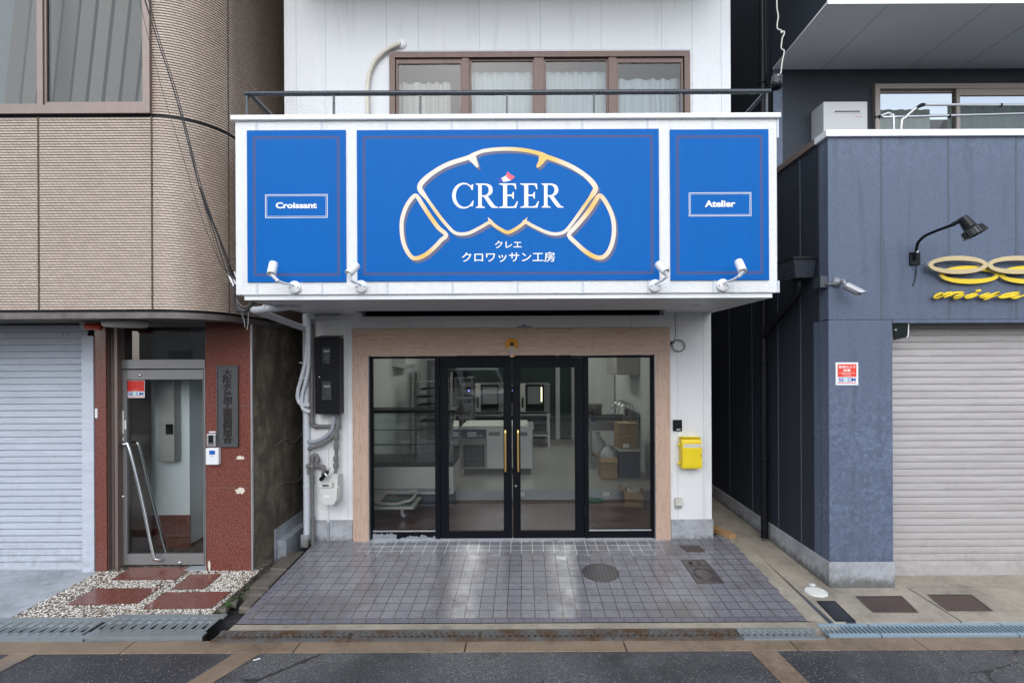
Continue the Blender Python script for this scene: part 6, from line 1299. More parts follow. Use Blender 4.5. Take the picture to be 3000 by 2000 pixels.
cover('drain_cover', 'brown iron cover before the beige shutter', q4(cp, (2776, 1789), (2909, 1789), (2847, 1742), (2716, 1742)), 'iron_brown')
for px, py, rx, lab in ((2390, 1733, 0.098, 'white round plastic cap before the navy corner, larger of two'), (2379, 1712, 0.030, 'tiny white round cap behind the larger white cap')):
    p = G(px, py, -0.07, -1.1, 0.02); t = thing('drain_cover', lab, 'cover', p, 'white drain caps')
    mb = MB(); mb.lathe([(rx, -0.01), (rx, 0.006), (rx*0.93, 0.010), (1e-5, 0.010)], Matrix.Translation(p), 32); mb.build('lid', M['offwhite'], t)
    if rx > 0.05:
        mb = MB()
        for k in range(-4, 5): w_ = rx*0.85*math.sqrt(1-(k/5)**2); mb.box(p.x-w_, p.x+w_, p.y+k*rx*0.17-0.003, p.y+k*rx*0.17+0.003, p.z+0.010, p.z+0.013)
        mb.build('ribs', M['offwhite'], t)
# ================================================================ ALLEY MOUTH DEBRIS
random.seed(17)
def block(name, label, pts, h, z, mt='oldconcrete', group=None, bev=0.012):
    P = [G(px, py, z, 0, 0) for px, py in pts]; c = sum(P, Vector())/len(P); t = MB(); t.prism([p-Vector((0, 0, h)) for p in P], (0, 0, h))
    o = t.build(name, M[mt], None, bevel=bev, loc=(c.x, c.y, z-h)); tag(o, label, 'slab' if 'slab' in name else 'stone', group); return o
def zz_(x, y): return (600+x/5.227, 1600+y/5.227)
block('concrete_slab', 'brown stained concrete cover slab deepest in the left alley', [zz_(985, 330), zz_(1250, 340), zz_(1530, 60), zz_(1230, 90)], 0.05, -0.105, group='old slabs in the left alley')
block('concrete_slab', 'grey concrete cover slab beside the ribbed tile edge', [zz_(665, 622), zz_(975, 628), zz_(1245, 352), zz_(960, 345)], 0.06, -0.115, group='old slabs in the left alley')
block('broken_slab', 'broken concrete slab nearest the ribbed tile edge', [zz_(560, 735), zz_(880, 735), zz_(960, 660), zz_(650, 655)], 0.07, -0.13, group='broken concrete in the left alley')
block('broken_slab', 'tilted concrete chunk wedged against the tile edge', [zz_(515, 930), zz_(690, 940), zz_(855, 755), zz_(690, 735)], 0.06, -0.12, group='broken concrete in the left alley')
block('broken_slab', 'loose concrete lump near the grating end', [zz_(180, 965), zz_(320, 965), zz_(385, 890), zz_(250, 885)], 0.05, -0.10, group='broken concrete in the left alley')
block('broken_slab', 'flat broken concrete piece against the pebble paving edge', [zz_(270, 850), zz_(480, 870), zz_(520, 800), zz_(350, 760)], 0.05, -0.115, group='broken concrete in the left alley')
mb = MB(); random.seed(9)
for i in range(44):
    u = random.random(); x = -2.645+random.uniform(0, 0.035)+0.03*(u > 0.6); y = -1.50+0.5*u; z = -0.135+random.uniform(0, 0.05); r = random.uniform(0.005, 0.011)
    mb.lathe([(1e-5, -r), (r, -r*0.3), (r*0.7, r*0.6), (1e-5, r)], Matrix.Translation((x, y, z)) @ Matrix.Rotation(random.random(), 4, 'X'), 6)
o = mb.build('moss', M['moss'], None, loc=(-2.63, -1.3, -0.1)); o['kind'] = 'stuff'; o['label'] = 'green moss along the edge of the pebble paving'
mb = MB(); random.seed(10)
for i in range(20):
    a = random.uniform(0, 2*pi); l = random.uniform(0.02, 0.05); p = Vector((-2.60+random.uniform(-.02, .02), -1.36+random.uniform(-.03, .03), -0.11)); q = p+Vector((cos(a)*l*0.7, sin(a)*l*0.7, l)); s_ = Vector((-sin(a), cos(a), 0))*0.006
    mb.add([p, q-s_+(p-q)*0.3, q, q+s_+(p-q)*0.3], [(0, 1, 2, 3)])
tag(mb.build('weed', plain('weed_green', (0.05, 0.12, 0.02), 0.6), None, loc=(-2.6, -1.36, -0.11)), 'small green weed growing by the broken concrete', 'plant')
# timber piece in the right alley, litter on the road
t = MB(); p0 = G(2138, 1582, -0.02, 0, 0); a = [W(2082, 1539, 0.22), W(2148, 1585, -0.02)]
d = (a[1]-a[0]); d.z = 0; d.normalize(); s_ = Vector((-d.y, d.x, 0)); A = Vector((2.16, 0.55, -0.01)); B = Vector((2.37, -0.0, -0.01)); d = (B-A).normalized(); s_ = Vector((d.y, -d.x, 0))*0.05
t.prism([A-s_, A+s_, B+s_, B-s_], (0, 0, 0.055)); tag(t.build('timber_stack', M['timber'], None, bevel=0.003, loc=B), 'short pale timber batten lying in the right alley beside the pier', 'timber')
for px, py, L, an, lab in ((752, 1933, 0.045, 0.5, 'white cigarette end on the asphalt left of centre'),):
    p = rp(px, py, 0.006); mb = MB(); mb.cyl(p-Vector((L/2*cos(an), L/2*sin(an), 0)), p+Vector((L/2*cos(an), L/2*sin(an), 0)), 0.004, 8); tag(mb.build('cigarette_end', M['printwhite'], None, loc=p), lab, 'litter')
# ================================================================ OVERHEAD CABLES on the left
t = thing('cable_bundle', 'bundle of black overhead cables slanting down to the balcony corner', 'cable', W(688, 815, -1.40))
def line3(pts, d0, d1):
    n = len(pts); return [W(px, py, CAMY+d0+(d1-d0)*i/(n-1)) for i, (px, py) in enumerate(pts)]
random.seed(14)
for k, (pts, r) in enumerate((([(415, -90), (435, 0), (470, 125), (515, 262), (552, 400), (588, 540), (628, 660), (668, 782), (688, 815)], 0.0038), ([(395, -110), (424, 0), (462, 120), (505, 250), (545, 395), (583, 545), (622, 665), (662, 790), (688, 818)], 0.0048),
    ([(390, -90), (408, 0), (440, 130), (480, 280), (530, 440), (575, 590), (615, 700), (650, 780), (684, 812)], 0.0022), ([(400, -100), (426, 0), (466, 130), (508, 262), (548, 390), (580, 530), (612, 650), (646, 770), (684, 815)], 0.0024), ([(585, 548), (610, 620), (640, 690), (668, 765), (684, 808)], 0.008))):
    mb = MB(); mb.tube(smooth_path(line3(pts, 4.0 if k != 4 else 4.2, 4.44), 4), r, 6); mb.build('cable', M['cable'], t)
mb = MB(); mb.tube(smooth_path([W(x, y, -1.36) for x, y in ((686, 812), (690, 840), (686, 870), (689, 895), (700, 910), (716, 912), (730, 902), (745, 885))], 4), 0.011, 8); mb.build('cable', M['cable'], t)
for pts in ([(688, 850), (692, 890), (712, 918), (733, 895), (748, 878)], [(690, 870), (705, 905), (728, 905), (752, 882)], [(694, 880), (712, 898), (730, 892), (740, 878)], [(705, 912), (714, 935), (718, 958)], [(728, 915), (727, 945), (724, 966)]):
    mb = MB(); mb.tube(smooth_path([W(x, y, -1.30) for x, y in pts], 4), 0.0042, 6); mb.build('cable', M['greycable'], t)
for x, y in ((672, 808), (684, 812), (691, 806), (678, 818)):
    p = W(x, y, -1.40); mb = MB(); mb.tube([p+Vector((-0.012, 0, 0.03)), p, p+Vector((0.02, 0, -0.06))], [0.008, 0.010, 0.009], 8); mb.build('crimp', M['alu'], t)

# ================================================================ INSIDE THE BAKERY
FZ = 0.018; KZ = 0.162
# display case
dy0, dy1 = 1.22, 1.86; dx0, dx1 = -2.30, -0.98
t = thing('display_case', 'bakery display case with curved glass front and dark plinth', 'display case', (-1.6, 1.5, FZ))
mb = MB(); mb.box(dx0+0.02, dx1-0.02, dy0+0.06, dy1, FZ, 0.20); mb.build('plinth', M['bluebin'], t)
mb = MB(); mb.box(dx0, dx1, dy0, dy1, 0.201, 0.58); mb.build('base_panel', M['offwhite'], t, bevel=0.006)
mb = MB(); n = 60
for i in range(n): x = dx0+0.03+(dx1-dx0-0.06)*i/n; mb.box(x, x+0.010, dy0-0.004, dy0, 0.235, 0.285)
mb.build('vent_grille', M['bluebin'], t)
mb = MB(); mb.box(dx0, dx1, dy0-0.01, dy1, 0.581, 0.645); mb.build('sill', M['black'], t)
mb = MB(); P = [(dy0, 0.65), (dy0, 0.95), (dy0+0.02, 1.10), (dy0+0.09, 1.23), (dy0+0.20, 1.30)]
for (a, za), (b, zb) in zip(P, P[1:]): mb.quad((dx0+.01, a, za), (dx1-.01, a, za), (dx1-.01, b, zb), (dx0+.01, b, zb))
mb.build('curved_glass', M['case_glass'], t)
mb = MB()
for x in (dx0+0.004, dx1-0.004): mb.poly([(x, dy0, 0.65)]+[(x, a, z) for a, z in P[1:]]+[(x, dy1, 1.30), (x, dy1, 0.65)])
mb.build('side_glass', M['case_glass'], t)
mb = MB(); mb.box(dx0, dx1, dy0+0.17, dy1, 1.301, 1.345); mb.build('top', M['black'], t)
for z in (0.86, 1.07): mb = MB(); mb.box(dx0+.03, dx1-.03, dy0+0.1, dy1-0.05, z, z+0.012); mb.build('shelf', M['glass_clear'], t)
for x in (dx0+0.02, dx1-0.05, -1.6):
    mb = MB(); mb.box(x, x+0.03, dy1-0.03, dy1-0.002, 0.646, 1.30); mb.build('upright', M['steel'], t)
# hand trolley
t = thing('platform_trolley', 'folded hand trolley with green deck behind the left window', 'trolley', (-1.75, 0.8, FZ))
tx0, tx1, ty0, ty1 = -2.28, -1.40, 0.62, 1.12; tz = 0.165
mb = MB(); mb.rect_ring(0, 0.001, 0, 0.001, 0, 0, 0) if False else None; mb.box(tx0, tx1, ty0, ty1, tz, tz+0.03); mb.build('deck', M['offwhite'], t, bevel=0.012)
mb = MB(); mb.box(tx0+.03, tx1-.05, ty0+.04, ty1-.04, tz+0.031, tz+0.036); mb.build('mat', M['greenmat'], t)
mb = MB(); mb.tube(smooth_path([(tx0+.02, ty0+.05, tz+0.12), (tx1-.30, ty0+.05, tz+0.06), (tx1-.12, ty0+.06, tz+0.085), (tx1-.05, ty0+.10, tz+0.10), (tx1-.04, ty1-.10, tz+0.13), (tx1-.12, ty1-.05, tz+0.12), (tx1-.30, ty1-.05, tz+0.10), (tx0+.02, ty1-.05, tz+0.14)], 4), 0.017, 10); mb.build('folded_handle', M['offwhite'], t)
mb = MB(); mb.prism([(tx0+.25, ty0+.05, tz+0.105), (tx0+.45, ty0+.05, tz+0.09), (tx0+.45, ty1-.05, tz+0.12), (tx0+.25, ty1-.05, tz+0.135)], (0, 0, 0.006)); mb.build('label_plate', M['offwhite'], t)
for x in (tx0+0.12, tx1-0.16):
    for y in (ty0+0.08, ty1-0.08):
        mb = MB(); mb.box(x-.018, x+.018, y-.025, y+.025, FZ+0.05, tz-0.001); br_ = mb.build('castor', M['alu'], t)
        mb = MB(); mb.cyl((x+.02, y-.016, FZ+.055), (x+.02, y+.016, FZ+.055), 0.055, 20); mb.build('wheel', M['rubber'], br_)
        mb = MB(); mb.cyl((x+.02, y-.018, FZ+.055), (x+.02, y+.018, FZ+.055), 0.022, 14); mb.build('hub', M['alu'], br_)
# wall air conditioner
t = thing('air_conditioner', 'white air conditioner high on the left kitchen wall', 'air conditioner', (-2.25, 3.9, 1.95))
mb = MB(); mb.prism([(ix0+.012, 3.3, 1.94), (ix0+.20, 3.3, 1.90), (ix0+.25, 3.3, 1.98), (ix0+.25, 3.3, 2.2), (ix0+.012, 3.3, 2.2)], (0, 0.9, 0)); mb.build('body', M['whiteplastic'], t, bevel=0.01)
mb = MB()
for i in range(4): mb.boxc((ix0+.10+i*.035, 3.75, 1.915-i*0.004), (0.012, 0.84, 0.006))
mb.build('louvre', M['greyplastic'], t)
# tray rack
t = thing('tray_rack', 'stainless bakery rack of dark baking trays behind the display case', 'rack', (-1.9, 3.3, KZ))
rxx, ryy = -2.0, 3.4
for x in (rxx, rxx+0.62):
    for y in (ryy, ryy+0.5): mb = MB(); mb.box(x-.02, x+.02, y-.02, y+.02, KZ, 1.82); mb.build('post', M['steel'], t)
for k in range(10): mb = MB(); mb.box(rxx+.021, rxx+.60, ryy-0.01, ryy+0.5, 0.35+k*0.145, 0.36+k*0.145); mb.build('rail', M['steel'], t)
random.seed(6)
for k, z in enumerate((0.5, 0.79, 0.93, 1.22, 1.365, 1.51)):
    w0 = rxx+random.uniform(0.03, 0.2); y0 = ryy+0.02; z += 0.012
    mb = MB(); mb.box(w0, rxx+0.60, y0-0.06, y0+0.45, z, z+0.02); tag(mb.build('baking_tray', M['black'], None, bevel=0.006, loc=(w0, y0, z)), ['dark baking tray lowest in the rack', 'dark baking tray second from the bottom of the rack', 'dark baking tray third from the bottom of the rack', 'dark baking tray third from the top of the rack', 'dark baking tray second from the top of the rack', 'dark baking tray topmost in the rack'][k], 'tray', 'dark baking trays on the rack')
mb = MB(); mb.box(rxx+0.5, rxx+0.9, ryy+0.6, ryy+0.9, 1.72, 1.95); tag(mb.build('black_crate', M['black'], None, bevel=0.01, loc=(rxx+.7, ryy+.7, 1.72)), 'black plastic crate on top of the shelf behind the tray rack', 'crate')
t = thing('storage_shelf', 'dark steel shelf unit behind the tray rack', 'shelf', (rxx+.75, ryy+.8, KZ))
for x in (rxx+0.68, rxx+1.0):
    for y in (ryy+0.6, ryy+1.0): mb = MB(); mb.box(x-.015, x+.015, y-.015, y+.015, KZ, 1.72); mb.build('post', M['steelgrey'], t)
for z in (0.5, 0.9, 1.3, 1.70): mb = MB(); mb.box(rxx+0.66, rxx+1.02, ryy+0.58, ryy+1.02, z, z+0.018); mb.build('shelf_board', M['steelgrey'], t)
# under-counter fridge and board
ty = 2.60; t = thing('counter_fridge', 'stainless work-top refrigerator with vent grille, left and right of the door handles', 'refrigerator', (-0.45, 2.9, KZ))
def fq(px, py, y=ty): return W(px, py, y)
fx0, fx1, zt = fq(1349, 1300).x, fq(1562, 1300).x, fq(1440, 1252).z
mb = MB(); mb.box(fx0, fx1, ty, ty+0.75, fq(1440, 1373).z, zt-0.03); mb.build('cabinet', M['steeldark'], t)
mb = MB(); mb.box(fx0-0.01, fx1+0.01, ty-0.02, ty+0.76, zt-0.029, zt+0.004); mb.build('worktop', M['steel'], t, bevel=0.005)
g0, g1 = fq(1358, 1366), fq(1419, 1303); mb = MB(); mb.box(g0.x, g1.x, ty-0.006, ty, g0.z, g1.z); gr = mb.build('vent_grille', M['black'], t)
mb = MB()
for i in range(16): z = g0.z+0.02+(g1.z-g0.z-0.04)*i/15; mb.box(g0.x+.02, g1.x-.02, ty-0.010, ty-0.006, z-.003, z+.003)
mb.build('slat', M['steelgrey'], gr)
q0, q1 = fq(1351, 1284), fq(1424, 1256); mb = MB(); mb.box(q0.x, q1.x, ty-0.008, ty, q0.z, q1.z); pn = mb.build('control_panel', M['bluebin'], t)
q0, q1 = fq(1369, 1279), fq(1396, 1264); mb = MB(); mb.box(q0.x, q1.x, ty-0.010, ty-0.008, q0.z, q1.z); mb.build('screen', plain('grey_screen', (0.42, 0.46, 0.48), 0.2), pn)
for px in (1402, 1410): p = fq(px, 1276); mb = MB(); mb.cyl(p+Vector((0, -0.014, 0)), p+Vector((0, -0.008, 0)), 0.012, 12); mb.build('knob', M['alu'], pn)
for a, b in ((1427, 1503), (1507, 1559)):
    q0, q1 = fq(a, 1371), fq(b, 1257); mb = MB(); mb.box(q0.x, q1.x, ty-0.022, ty-0.001, q0.z, q1.z); d_ = mb.build('door', M['steel'], t, bevel=0.004)
    q0, q1 = fq(a+5, 1275), fq(a+38, 1264); mb = MB(); mb.box(q0.x, q1.x, ty-0.05, ty-0.022, q0.z, q1.z); mb.build('handle', M['steelgrey'], d_, bevel=0.006)
for x in (fx0+.03, fx1-.03):
    for y in (ty+0.03, ty+0.7): mb = MB(); mb.cyl((x, y, KZ), (x, y, fq(1440, 1373).z), 0.02, 10); mb.build('leg', M['steel'], t)
mb = MB(); q0 = fq(1340, 1250).x; mb.box(fq(1352, 1250).x, fq(1546, 1250).x, ty-0.01, ty+0.82, zt+0.006, zt+0.028); tag(mb.build('cutting_board', plain('cream_board', (0.72, 0.74, 0.66), 0.5, var=0.03), None, bevel=0.008, loc=(-.5, ty, zt)), 'large cream dough board lying on the work-top refrigerator', 'board')
t = thing('upright_freezer', 'tall dark steel freezer beside the baking rack at the back', 'freezer', (-1.65, 4.9, KZ))
mb = MB(); mb.box(-1.98, -1.36, 4.6, 5.3, KZ+0.08, 2.05); mb.build('cabinet', M['steeldark'], t, bevel=0.008)
for za, zb in ((KZ+.10, 1.05), (1.07, 2.03)):
    mb = MB(); mb.box(-1.96, -1.38, 4.575, 4.599, za, zb); d_ = mb.build('door', M['steeldark'], t, bevel=0.006)
    mb = MB(); mb.box(-1.44, -1.41, 4.54, 4.574, (za+zb)/2-.15, (za+zb)/2+.15); mb.build('handle', M['black'], d_, bevel=0.005)
# ovens
oy = 5.1
def oven(px0, px1, label, lit):
    a, b = W(px0, 1208, oy), W(px1, 1123, oy); t = thing('oven', label, 'oven', ((a.x+b.x)/2, oy, a.z), 'steel ovens at the back'); wd = b.x-a.x; h = b.z-a.z
    mb = MB(); mb.box(a.x, b.x, oy, oy+0.75, a.z, b.z); mb.build('body', M['steeldark'], t, bevel=0.012)
    mb = MB(); mb.box(a.x+wd*.46, a.x+wd*.86, oy-0.03, oy-0.001, a.z+h*.05, b.z-h*.03); d_ = mb.build('door', M['black'], t, bevel=0.01)
    mb = MB(); mb.box(a.x+wd*.50, a.x+wd*.83, oy-0.034, oy-0.0305, a.z+h*.30, b.z-h*.10); mb.build('window', plain('oven_glass', (0.28, 0.30, 0.29), 0.15, 0.3), d_)
    mb = MB(); mb.box(a.x+wd*.335, a.x+wd*.45, oy-0.035, oy-0.001, a.z+h*.02, b.z-h*.01); mb.build('door_stile', M['offwhite'], t, bevel=0.01)
    mb = MB(); mb.tube(smooth_path([(a.x+wd*.39, oy-0.035, a.z+h*.20), (a.x+wd*.39, oy-0.07, a.z+h*.25), (a.x+wd*.39, oy-0.07, a.z+h*.45), (a.x+wd*.39, oy-0.035, a.z+h*.5)], 4), 0.02, 8); mb.build('handle', M['black'], t)
    mb = MB(); mb.box(a.x+wd*.08, a.x+wd*.29, oy-0.006, oy-0.001, a.z+h*.34, b.z-h*.11); pn = mb.build('control_panel', M['black'], t)
    mb = MB(); mb.box(a.x+wd*.16, a.x+wd*.20, oy-0.008, oy-0.006, b.z-h*.26, b.z-h*.22); mb.build('display', M['screen'], pn)
    for i in range(3):
        mb = MB(); z = a.z+h*(.42+.1*i)
        for x in (.12, .25): mb.cyl((a.x+wd*x, oy-.010, z), (a.x+wd*x, oy-.006, z), 0.012, 10)
        mb.build('button', M['alu'], pn)
    if lit: mb = MB(); mb.box(a.x+wd*.795, a.x+wd*.815, oy-0.037, oy-0.0345, a.z+h*.38, b.z-h*.12); mb.build('oven_light', M['ovenlamp'], d_)
    return a, b
a1, b1 = oven(1351, 1478, 'steel oven with a black keypad, left of the pair', False); a2, b2 = oven(1479.5, 1612, 'steel oven with a lit window, right of the pair', True)
t = thing('oven_stand', 'steel stand carrying the two ovens', 'stand', (0, oy+.3, KZ)); zt2 = a1.z-0.04
mb = MB(); mb.box(a1.x, b2.x, oy+.02, oy+.72, zt2-.03, zt2); mb.build('top', M['steel'], t)
mb = MB(); mb.box(a1.x+.04, b2.x-.04, oy+.06, oy+.68, 0.42, 0.44); mb.build('shelf', M['steel'], t)
for x in (a1.x+.03, (a1.x+b2.x)/2, b2.x-.03):
    for y in (oy+.05, oy+.69): mb = MB(); mb.box(x-.02, x+.02, y-.02, y+.02, KZ, zt2-.031); mb.build('leg', M['steel'], t)
for (a, b) in ((a1, b1), (a2, b2)):
    for x in (a.x+.06, b.x-.06): mb = MB(); mb.cyl((x, oy+.06, zt2), (x, oy+.06, a.z), 0.02, 8); mb.build('oven_foot', M['steel'], t)
# sink
t = thing('sink_unit', 'stainless sink unit with arched taps against the right kitchen wall', 'sink', (1.7, 3.4, KZ))
kx0, kx1, ky0, ky1 = 1.12, 1.98, 3.0, 4.2
mb = MB()
mb.box(kx0, kx1, ky0, ky0+.06, .82, .98); mb.box(kx0, kx1, ky1-.06, ky1, .82, .98); mb.box(kx0, kx0+.06, ky0+.06, ky1-.06, .82, .98); mb.box(kx1-.06, kx1, ky0+.06, ky1-.06, .82, .98); mb.box(kx0+.06, kx1-.06, ky0+.06, ky1-.06, .82, .84); mb.build('basin', M['steeldark'], t)
mb = MB(); mb.box(kx1-.03, kx1, ky0, ky1, .981, 1.12); mb.build('splash_back', M['steeldark'], t)
for x in (kx0+.03, kx1-.03):
    for y in (ky0+.03, ky1-.03): mb = MB(); mb.box(x-.018, x+.018, y-.018, y+.018, KZ, .819); mb.build('leg', M['steeldark'], t)
mb = MB(); mb.box(kx0+.02, kx1-.02, ky0+.05, ky1-.05, .36, .375); mb.build('shelf', M['steeldark'], t)
for y in (3.2, 3.5, 3.85):
    mb = MB(); mb.tube(smooth_path([(kx1-.05, y, .98), (kx1-.05, y, 1.17), (kx1-.09, y, 1.25), (kx1-.18, y, 1.27), (kx1-.28, y, 1.2), (kx1-.33, y, 1.10)], 4), 0.011, 8); tp_ = mb.build('tap', M['chrome'], t)
    mb = MB(); mb.cyl((kx1-.05, y+.05, .98), (kx1-.05, y+.05, 1.09), 0.014, 8); mb.build('valve', M['chrome'], tp_)
mb = MB(); mb.cyl((1.20, 3.05, .98), (1.20, 3.05, 1.14), 0.035, 12, 0.03); mb.cyl((1.20, 3.05, 1.14), (1.20, 3.05, 1.18), 0.012, 8); tag(mb.build('bottle', M['bluebin'], None, loc=(1.2, 3.05, .98)), 'dark bottle on the near corner of the sink', 'bottle')
mb = MB(); mb.lathe([(1e-5, 0), (.13, 0), (.16, .08), (.14, .20), (.06, .30), (.03, .34), (.05, .38)], Matrix.Translation((1.30, 3.25, .376)) , 12); tag(mb.build('plastic_bag', M['plastic_bag'], None, loc=(1.3, 3.25, .376)), 'white plastic bag on the shelf under the sink', 'bag')
t = thing('stock_pot', 'steel stock pot on the far end of the sink unit', 'pot', (1.4, 4.0, .98)); mb = MB(); mb.lathe([(1e-5, .985), (.14, .985), (.14, 1.2), (.15, 1.21), (.135, 1.2), (1e-5, 1.19)], Matrix.Translation((1.35, 4.0, 0)), 20); mb.build('body', M['steel'], t)
for s in (-1, 1): mb = MB(); mb.tube([(1.35+s*.14, 3.96, 1.15), (1.35+s*.18, 3.97, 1.16), (1.35+s*.18, 4.03, 1.16), (1.35+s*.14, 4.04, 1.15)], .007, 6); mb.build('handle', M['steel'], t)
t = thing('wall_cupboard', 'grey wall cupboard above the sink at the top right', 'cupboard', (1.8, 3.2, 1.75))
mb = MB(); mb.box(1.62, 2.0, 3.0, 4.0, 1.78, 2.5); mb.build('carcass', M['greyplastic'], t, bevel=0.005)
mb = MB(); mb.box(1.60, 1.619, 3.0, 3.49, 1.79, 2.5); mb.box(1.60, 1.619, 3.51, 4.0, 1.79, 2.5); mb.build('door', M['greyplastic'], t)
# boxes at the right
def carton(name, label, x0, x1, y0, y1, z0, z1, mt='card', rot=0.0, open_=False):
    cx_, cy_ = (x0+x1)/2, (y0+y1)/2; R = Matrix.Translation((cx_, cy_, 0)) @ Matrix.Rotation(rot, 4, 'Z') @ Matrix.Translation((-cx_, -cy_, 0))
    t = thing(name, label, 'box', (cx_, cy_, z0), 'cardboard boxes in the kitchen'); mb = MB()
    if open_:
        for q in ((x0, x0+.006, y0, y1), (x1-.006, x1, y0, y1), (x0+.006, x1-.006, y0, y0+.006), (x0+.006, x1-.006, y1-.006, y1)): mb.box(*q, z0, z1, R)
        mb.box(x0+.006, x1-.006, y0+.006, y1-.006, z0, z0+.006, R); mb.build('carton', M[mt], t)
        mb = MB(); mb.add([R @ Vector(p) for p in ((x0, y0, z1), (x1, y0, z1), (x1, y0-.08, z1-.07), (x0, y0-.08, z1-.07))], [(0, 1, 2, 3)]); mb.build('flap', M[mt], t)
        mb = MB(); mb.add([R @ Vector(p) for p in ((x0, y0, z1), (x0, y1, z1), (x0-.08, y1, z1+.05), (x0-.08, y0, z1+.05))], [(0, 1, 2, 3)]); mb.build('flap', M[mt], t)
    else:
        mb.box(x0, x1, y0, y1, z0, z1, R); mb.build('carton', M[mt], t, bevel=0.004)
        mb = MB(); mb.box((x0+x1)/2-.025, (x0+x1)/2+.025, y0-.001, y1, z1-.0005, z1+.0008, R); mb.build('tape', M['straw'], t)
        mb = MB(); mb.box(x0+.06, x0+.16, y0-.0015, y0, z0+.02, z0+.08, R); mb.build('label', M['printwhite'], t)
t = thing('storage_bin', 'dark blue lidded bin under the tall carton', 'bin', (1.68, 2.4, KZ)); mb = MB()
bx0, bx1, by0 = 1.50, 1.86, 2.30
mb.prism([(bx0+.02, by0+.02, KZ), (bx1-.02, by0+.02, KZ), (bx1-.02, by0+.4, KZ), (bx0+.02, by0+.4, KZ)], (0, 0, 0.42)); mb.build('body', M['bluebin'], t, bevel=0.01)
mb = MB(); mb.box(bx0, bx1, by0, by0+.42, KZ+.421, KZ+.45); mb.build('lid', M['offwhite'], t, bevel=0.008)
carton('carton', 'tall brown carton standing on the dark blue bin', 1.50, 1.80, 2.36, 2.66, KZ+.455, KZ+.86, rot=0.1)
carton('carton', 'open brown carton holding a clear plastic bag', 1.20, 1.46, 2.25, 2.55, KZ, KZ+.34, open_=True)
mb = MB(); mb.lathe([(1e-5, -0.02), (.09, 0), (.115, .06), (.10, .14), (.05, .20), (.02, .24), (.035, .27)], Matrix.Translation((1.33, 2.40, KZ+.26)), 14); tag(mb.build('plastic_bag', M['plastic_bag'], None, loc=(1.33, 2.4, KZ+.26)), 'clear plastic bag sticking out of the open carton', 'bag')
carton('carton', 'open brown carton of coiled cable on the entrance floor', 1.40, 1.66, 1.18, 1.46, FZ, FZ+.20, rot=-0.2, open_=True)
random.seed(5); mb = MB(); P = []
for k in range(160): an = k*0.42; rr = 0.085+0.012*sin(k*0.7); P.append((1.53+rr*cos(an), 1.32+rr*sin(an)*0.8, FZ+.12+0.09*(k/160)+0.012*sin(k*1.3)))
P += [(1.50, 1.2, FZ+.28), (1.40, 1.15, FZ+.33), (1.28, 1.2, FZ+.20), (1.1, 1.45, FZ+.02)]
mb.tube(P, 0.006, 5); tag(mb.build('cable_coil', M['offwhite'], None, loc=(1.53, 1.32, FZ+.1)), 'white cable coiled in the carton on the entrance floor', 'cable')
mb = MB(); P = [(0.78, 1.57, .09), (0.85, 1.52, .10)]
for k in range(120): an = k*0.38; rr = 0.10+0.02*sin(k*0.31); P.append((1.02+rr*cos(an), 1.46+rr*sin(an)*0.55, FZ+.012+0.03*(k/120)+0.008*sin(k*0.9)))
mb.tube(P, 0.005, 5); tag(mb.build('hose_coil', M['greenhose'], None, loc=(1.02, 1.46, FZ)), 'thin green hose coiled on the entrance floor', 'hose')

# ================================================================ ACROSS THE STREET (seen only as reflections in the glass)
mb = MB(); mb.box(-40, 40, -60, -8.2, GZ-0.2, GZ+0.02); struct(mb.build('parking_lot', M['asphalt']))
t = thing('guard_rail', 'white pipe guard rail across the street, reflected in the shop glass', 'railing', (0, -7.4, GZ))
for z in (0.68, 0.50, 0.14): mb = MB(); mb.cyl((-5.5, -7.4, GZ+z), (4.6, -7.4, GZ+z), 0.024, 10); mb.build('rail', M['white'], t)
for x in (-5.4, -3.4, -1.4, 0.6, 2.6, 4.5): mb = MB(); mb.cyl((x, -7.45, GZ), (x, -7.45, GZ+.78), 0.032, 10); mb.build('post', M['white'], t)
for x, y, lab in ((3.25, -7.1, 'white bollard reflected at the right edge of the shop glass'),):
    t = thing('bollard', lab, 'bollard', (x, y, GZ)); mb = MB(); mb.lathe([(0.06, 0), (0.06, 0.80), (0.045, 0.86), (1e-5, 0.885)], Matrix.Translation((x, y, GZ)), 18); mb.build('post', M['white'], t)
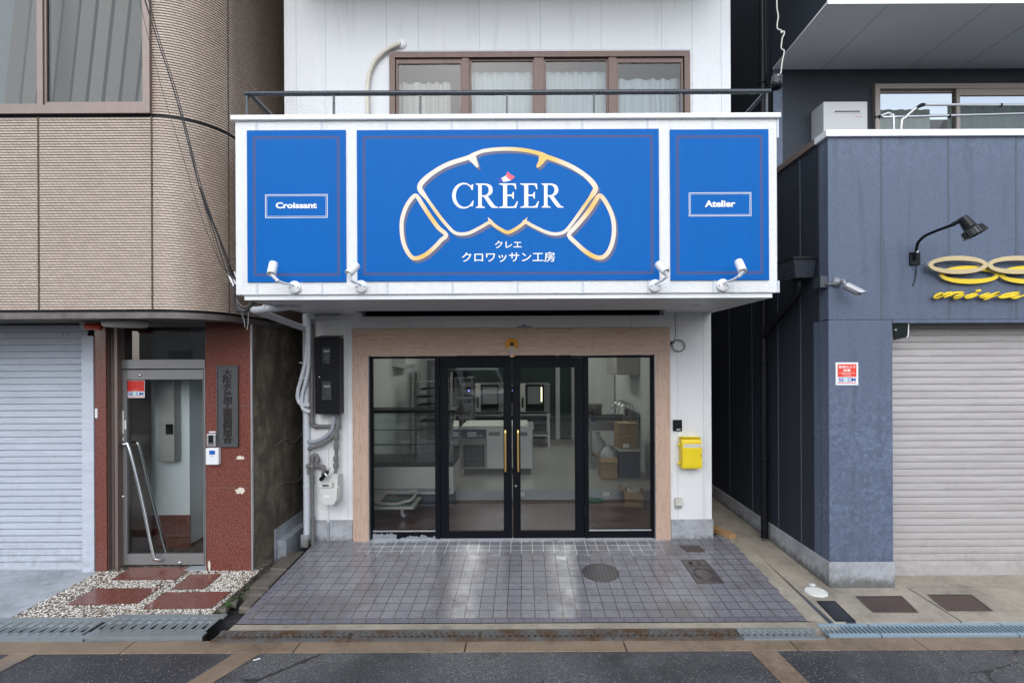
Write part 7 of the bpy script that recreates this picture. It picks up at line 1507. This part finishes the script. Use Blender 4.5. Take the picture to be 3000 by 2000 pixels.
def van(label, x, y, rz, mt='vanwhite'):
    t = thing('parked_van', label, 'van', (0, 0, 0), 'vehicles parked across the street')
    prof = [(-2.1, .30), (-2.15, .75), (-2.05, 1.0), (-1.55, 1.14), (-0.95, 1.80), (-0.7, 1.92), (1.9, 1.95), (2.1, 1.80), (2.15, .9), (2.12, .30)]
    mb = MB(); mb.prism([(-.82, a, z) for a, z in prof], (1.64, 0, 0)); mb.build('body', M[mt], t, bevel=0.05)
    mb = MB(); mb.add([(-.70, -1.575, 1.16), (.70, -1.575, 1.16), (.64, -1.02, 1.775), (-.64, -1.02, 1.775)], [(0, 1, 2, 3)]); mb.build('windscreen', M['grilleglass'], t)
    for s in (-1, 1):
        mb = MB(); x_ = s*.826; mb.poly([(x_, -1.35, 1.16), (x_, -.55, 1.14), (x_, -.55, 1.75), (x_, -.88, 1.75)]); mb.poly([(x_, -.45, 1.14), (x_, .6, 1.14), (x_, .6, 1.75), (x_, -.45, 1.75)]); mb.build('side_window', M['grilleglass'], t)
        mb = MB(); mb.box(s*.62-.12, s*.62+.12, -2.15, -2.10, .72, .90); mb.build('headlight', M['glass_clear'], t)
        for yy in (-1.35, 1.3):
            mb = MB(); mb.cyl((s*.66, yy, .30), (s*.84, yy, .30), .30, 22); w_ = mb.build('wheel', M['rubber'], t)
            mb = MB(); mb.cyl((s*.845, yy, .30), (s*.85, yy, .30), .18, 18); mb.build('rim', M['alu'], w_)
    mb = MB(); mb.box(-.45, .45, -2.17, -2.10, .50, .64); mb.build('grille', M['black'], t)
    t.location = (x, y, GZ+0.02); t.rotation_euler = (0, 0, rz)
van('white van parked nose to the street, reflected in the left glass door', -2.1, -13.5, radians(152))
van('white van parked alongside, reflected in the entrance of the tiled building', -8.4, -9.8, radians(70))
t = thing('panel_fence', 'dark green panel fence behind the parking lot across the street', 'fence', (0, -17, GZ))
mb = MB(); mb.box(-9, 3.2, -17.05, -17, GZ, 2.6); mb.build('panel', M['darkgreen'], t)
for x in (-9, -6, -3, 0, 3.1): mb = MB(); mb.box(x-.05, x+.05, -16.99, -16.9, GZ, 2.65); mb.build('post', M['steelgrey'], t)
t = thing('warehouse', 'grey warehouse with a ribbed shutter across the street, seen reflected', 'building', (9, -16, GZ))
mb = MB(); mb.box(3.4, 16, -24, -16, GZ, 4.6); mb.build('wall', M['facade'], t)
shutter('roller_shutter', 4.0, 12, GZ, 3.4, -15.97, 0.12, M['greyplastic'], t)
t = thing('apartment_block', 'beige apartment block far across the street, seen reflected', 'building', (-12, -30, GZ))
mb = MB(); mb.box(-26, -5, -42, -30, GZ, 11); mb.build('wall', M['facade'], t)
for i in range(5):
    for k in range(3): mb = MB(); x = -24+i*4; z = 1.5+k*3; mb.box(x, x+1.6, -29.99, -29.95, z, z+1.3); mb.build('window', M['grilleglass'], t)

# unseen block added behind the bakery to keep light out of both alleys
t = thing('rear_light_block', 'unseen dark block added behind the bakery to darken both alleys', 'building', (0, 7.2, 0))
mb = MB(); mb.box(-9, 9, 7.2, 7.6, -0.4, 12); mb.build('wall', M['darksoffit'], t)
mb = MB(); mb.box(-3.0, 3.0, 7.15, 7.2, 11.8, 12.05); mb.build('coping', M['bronze'], t)
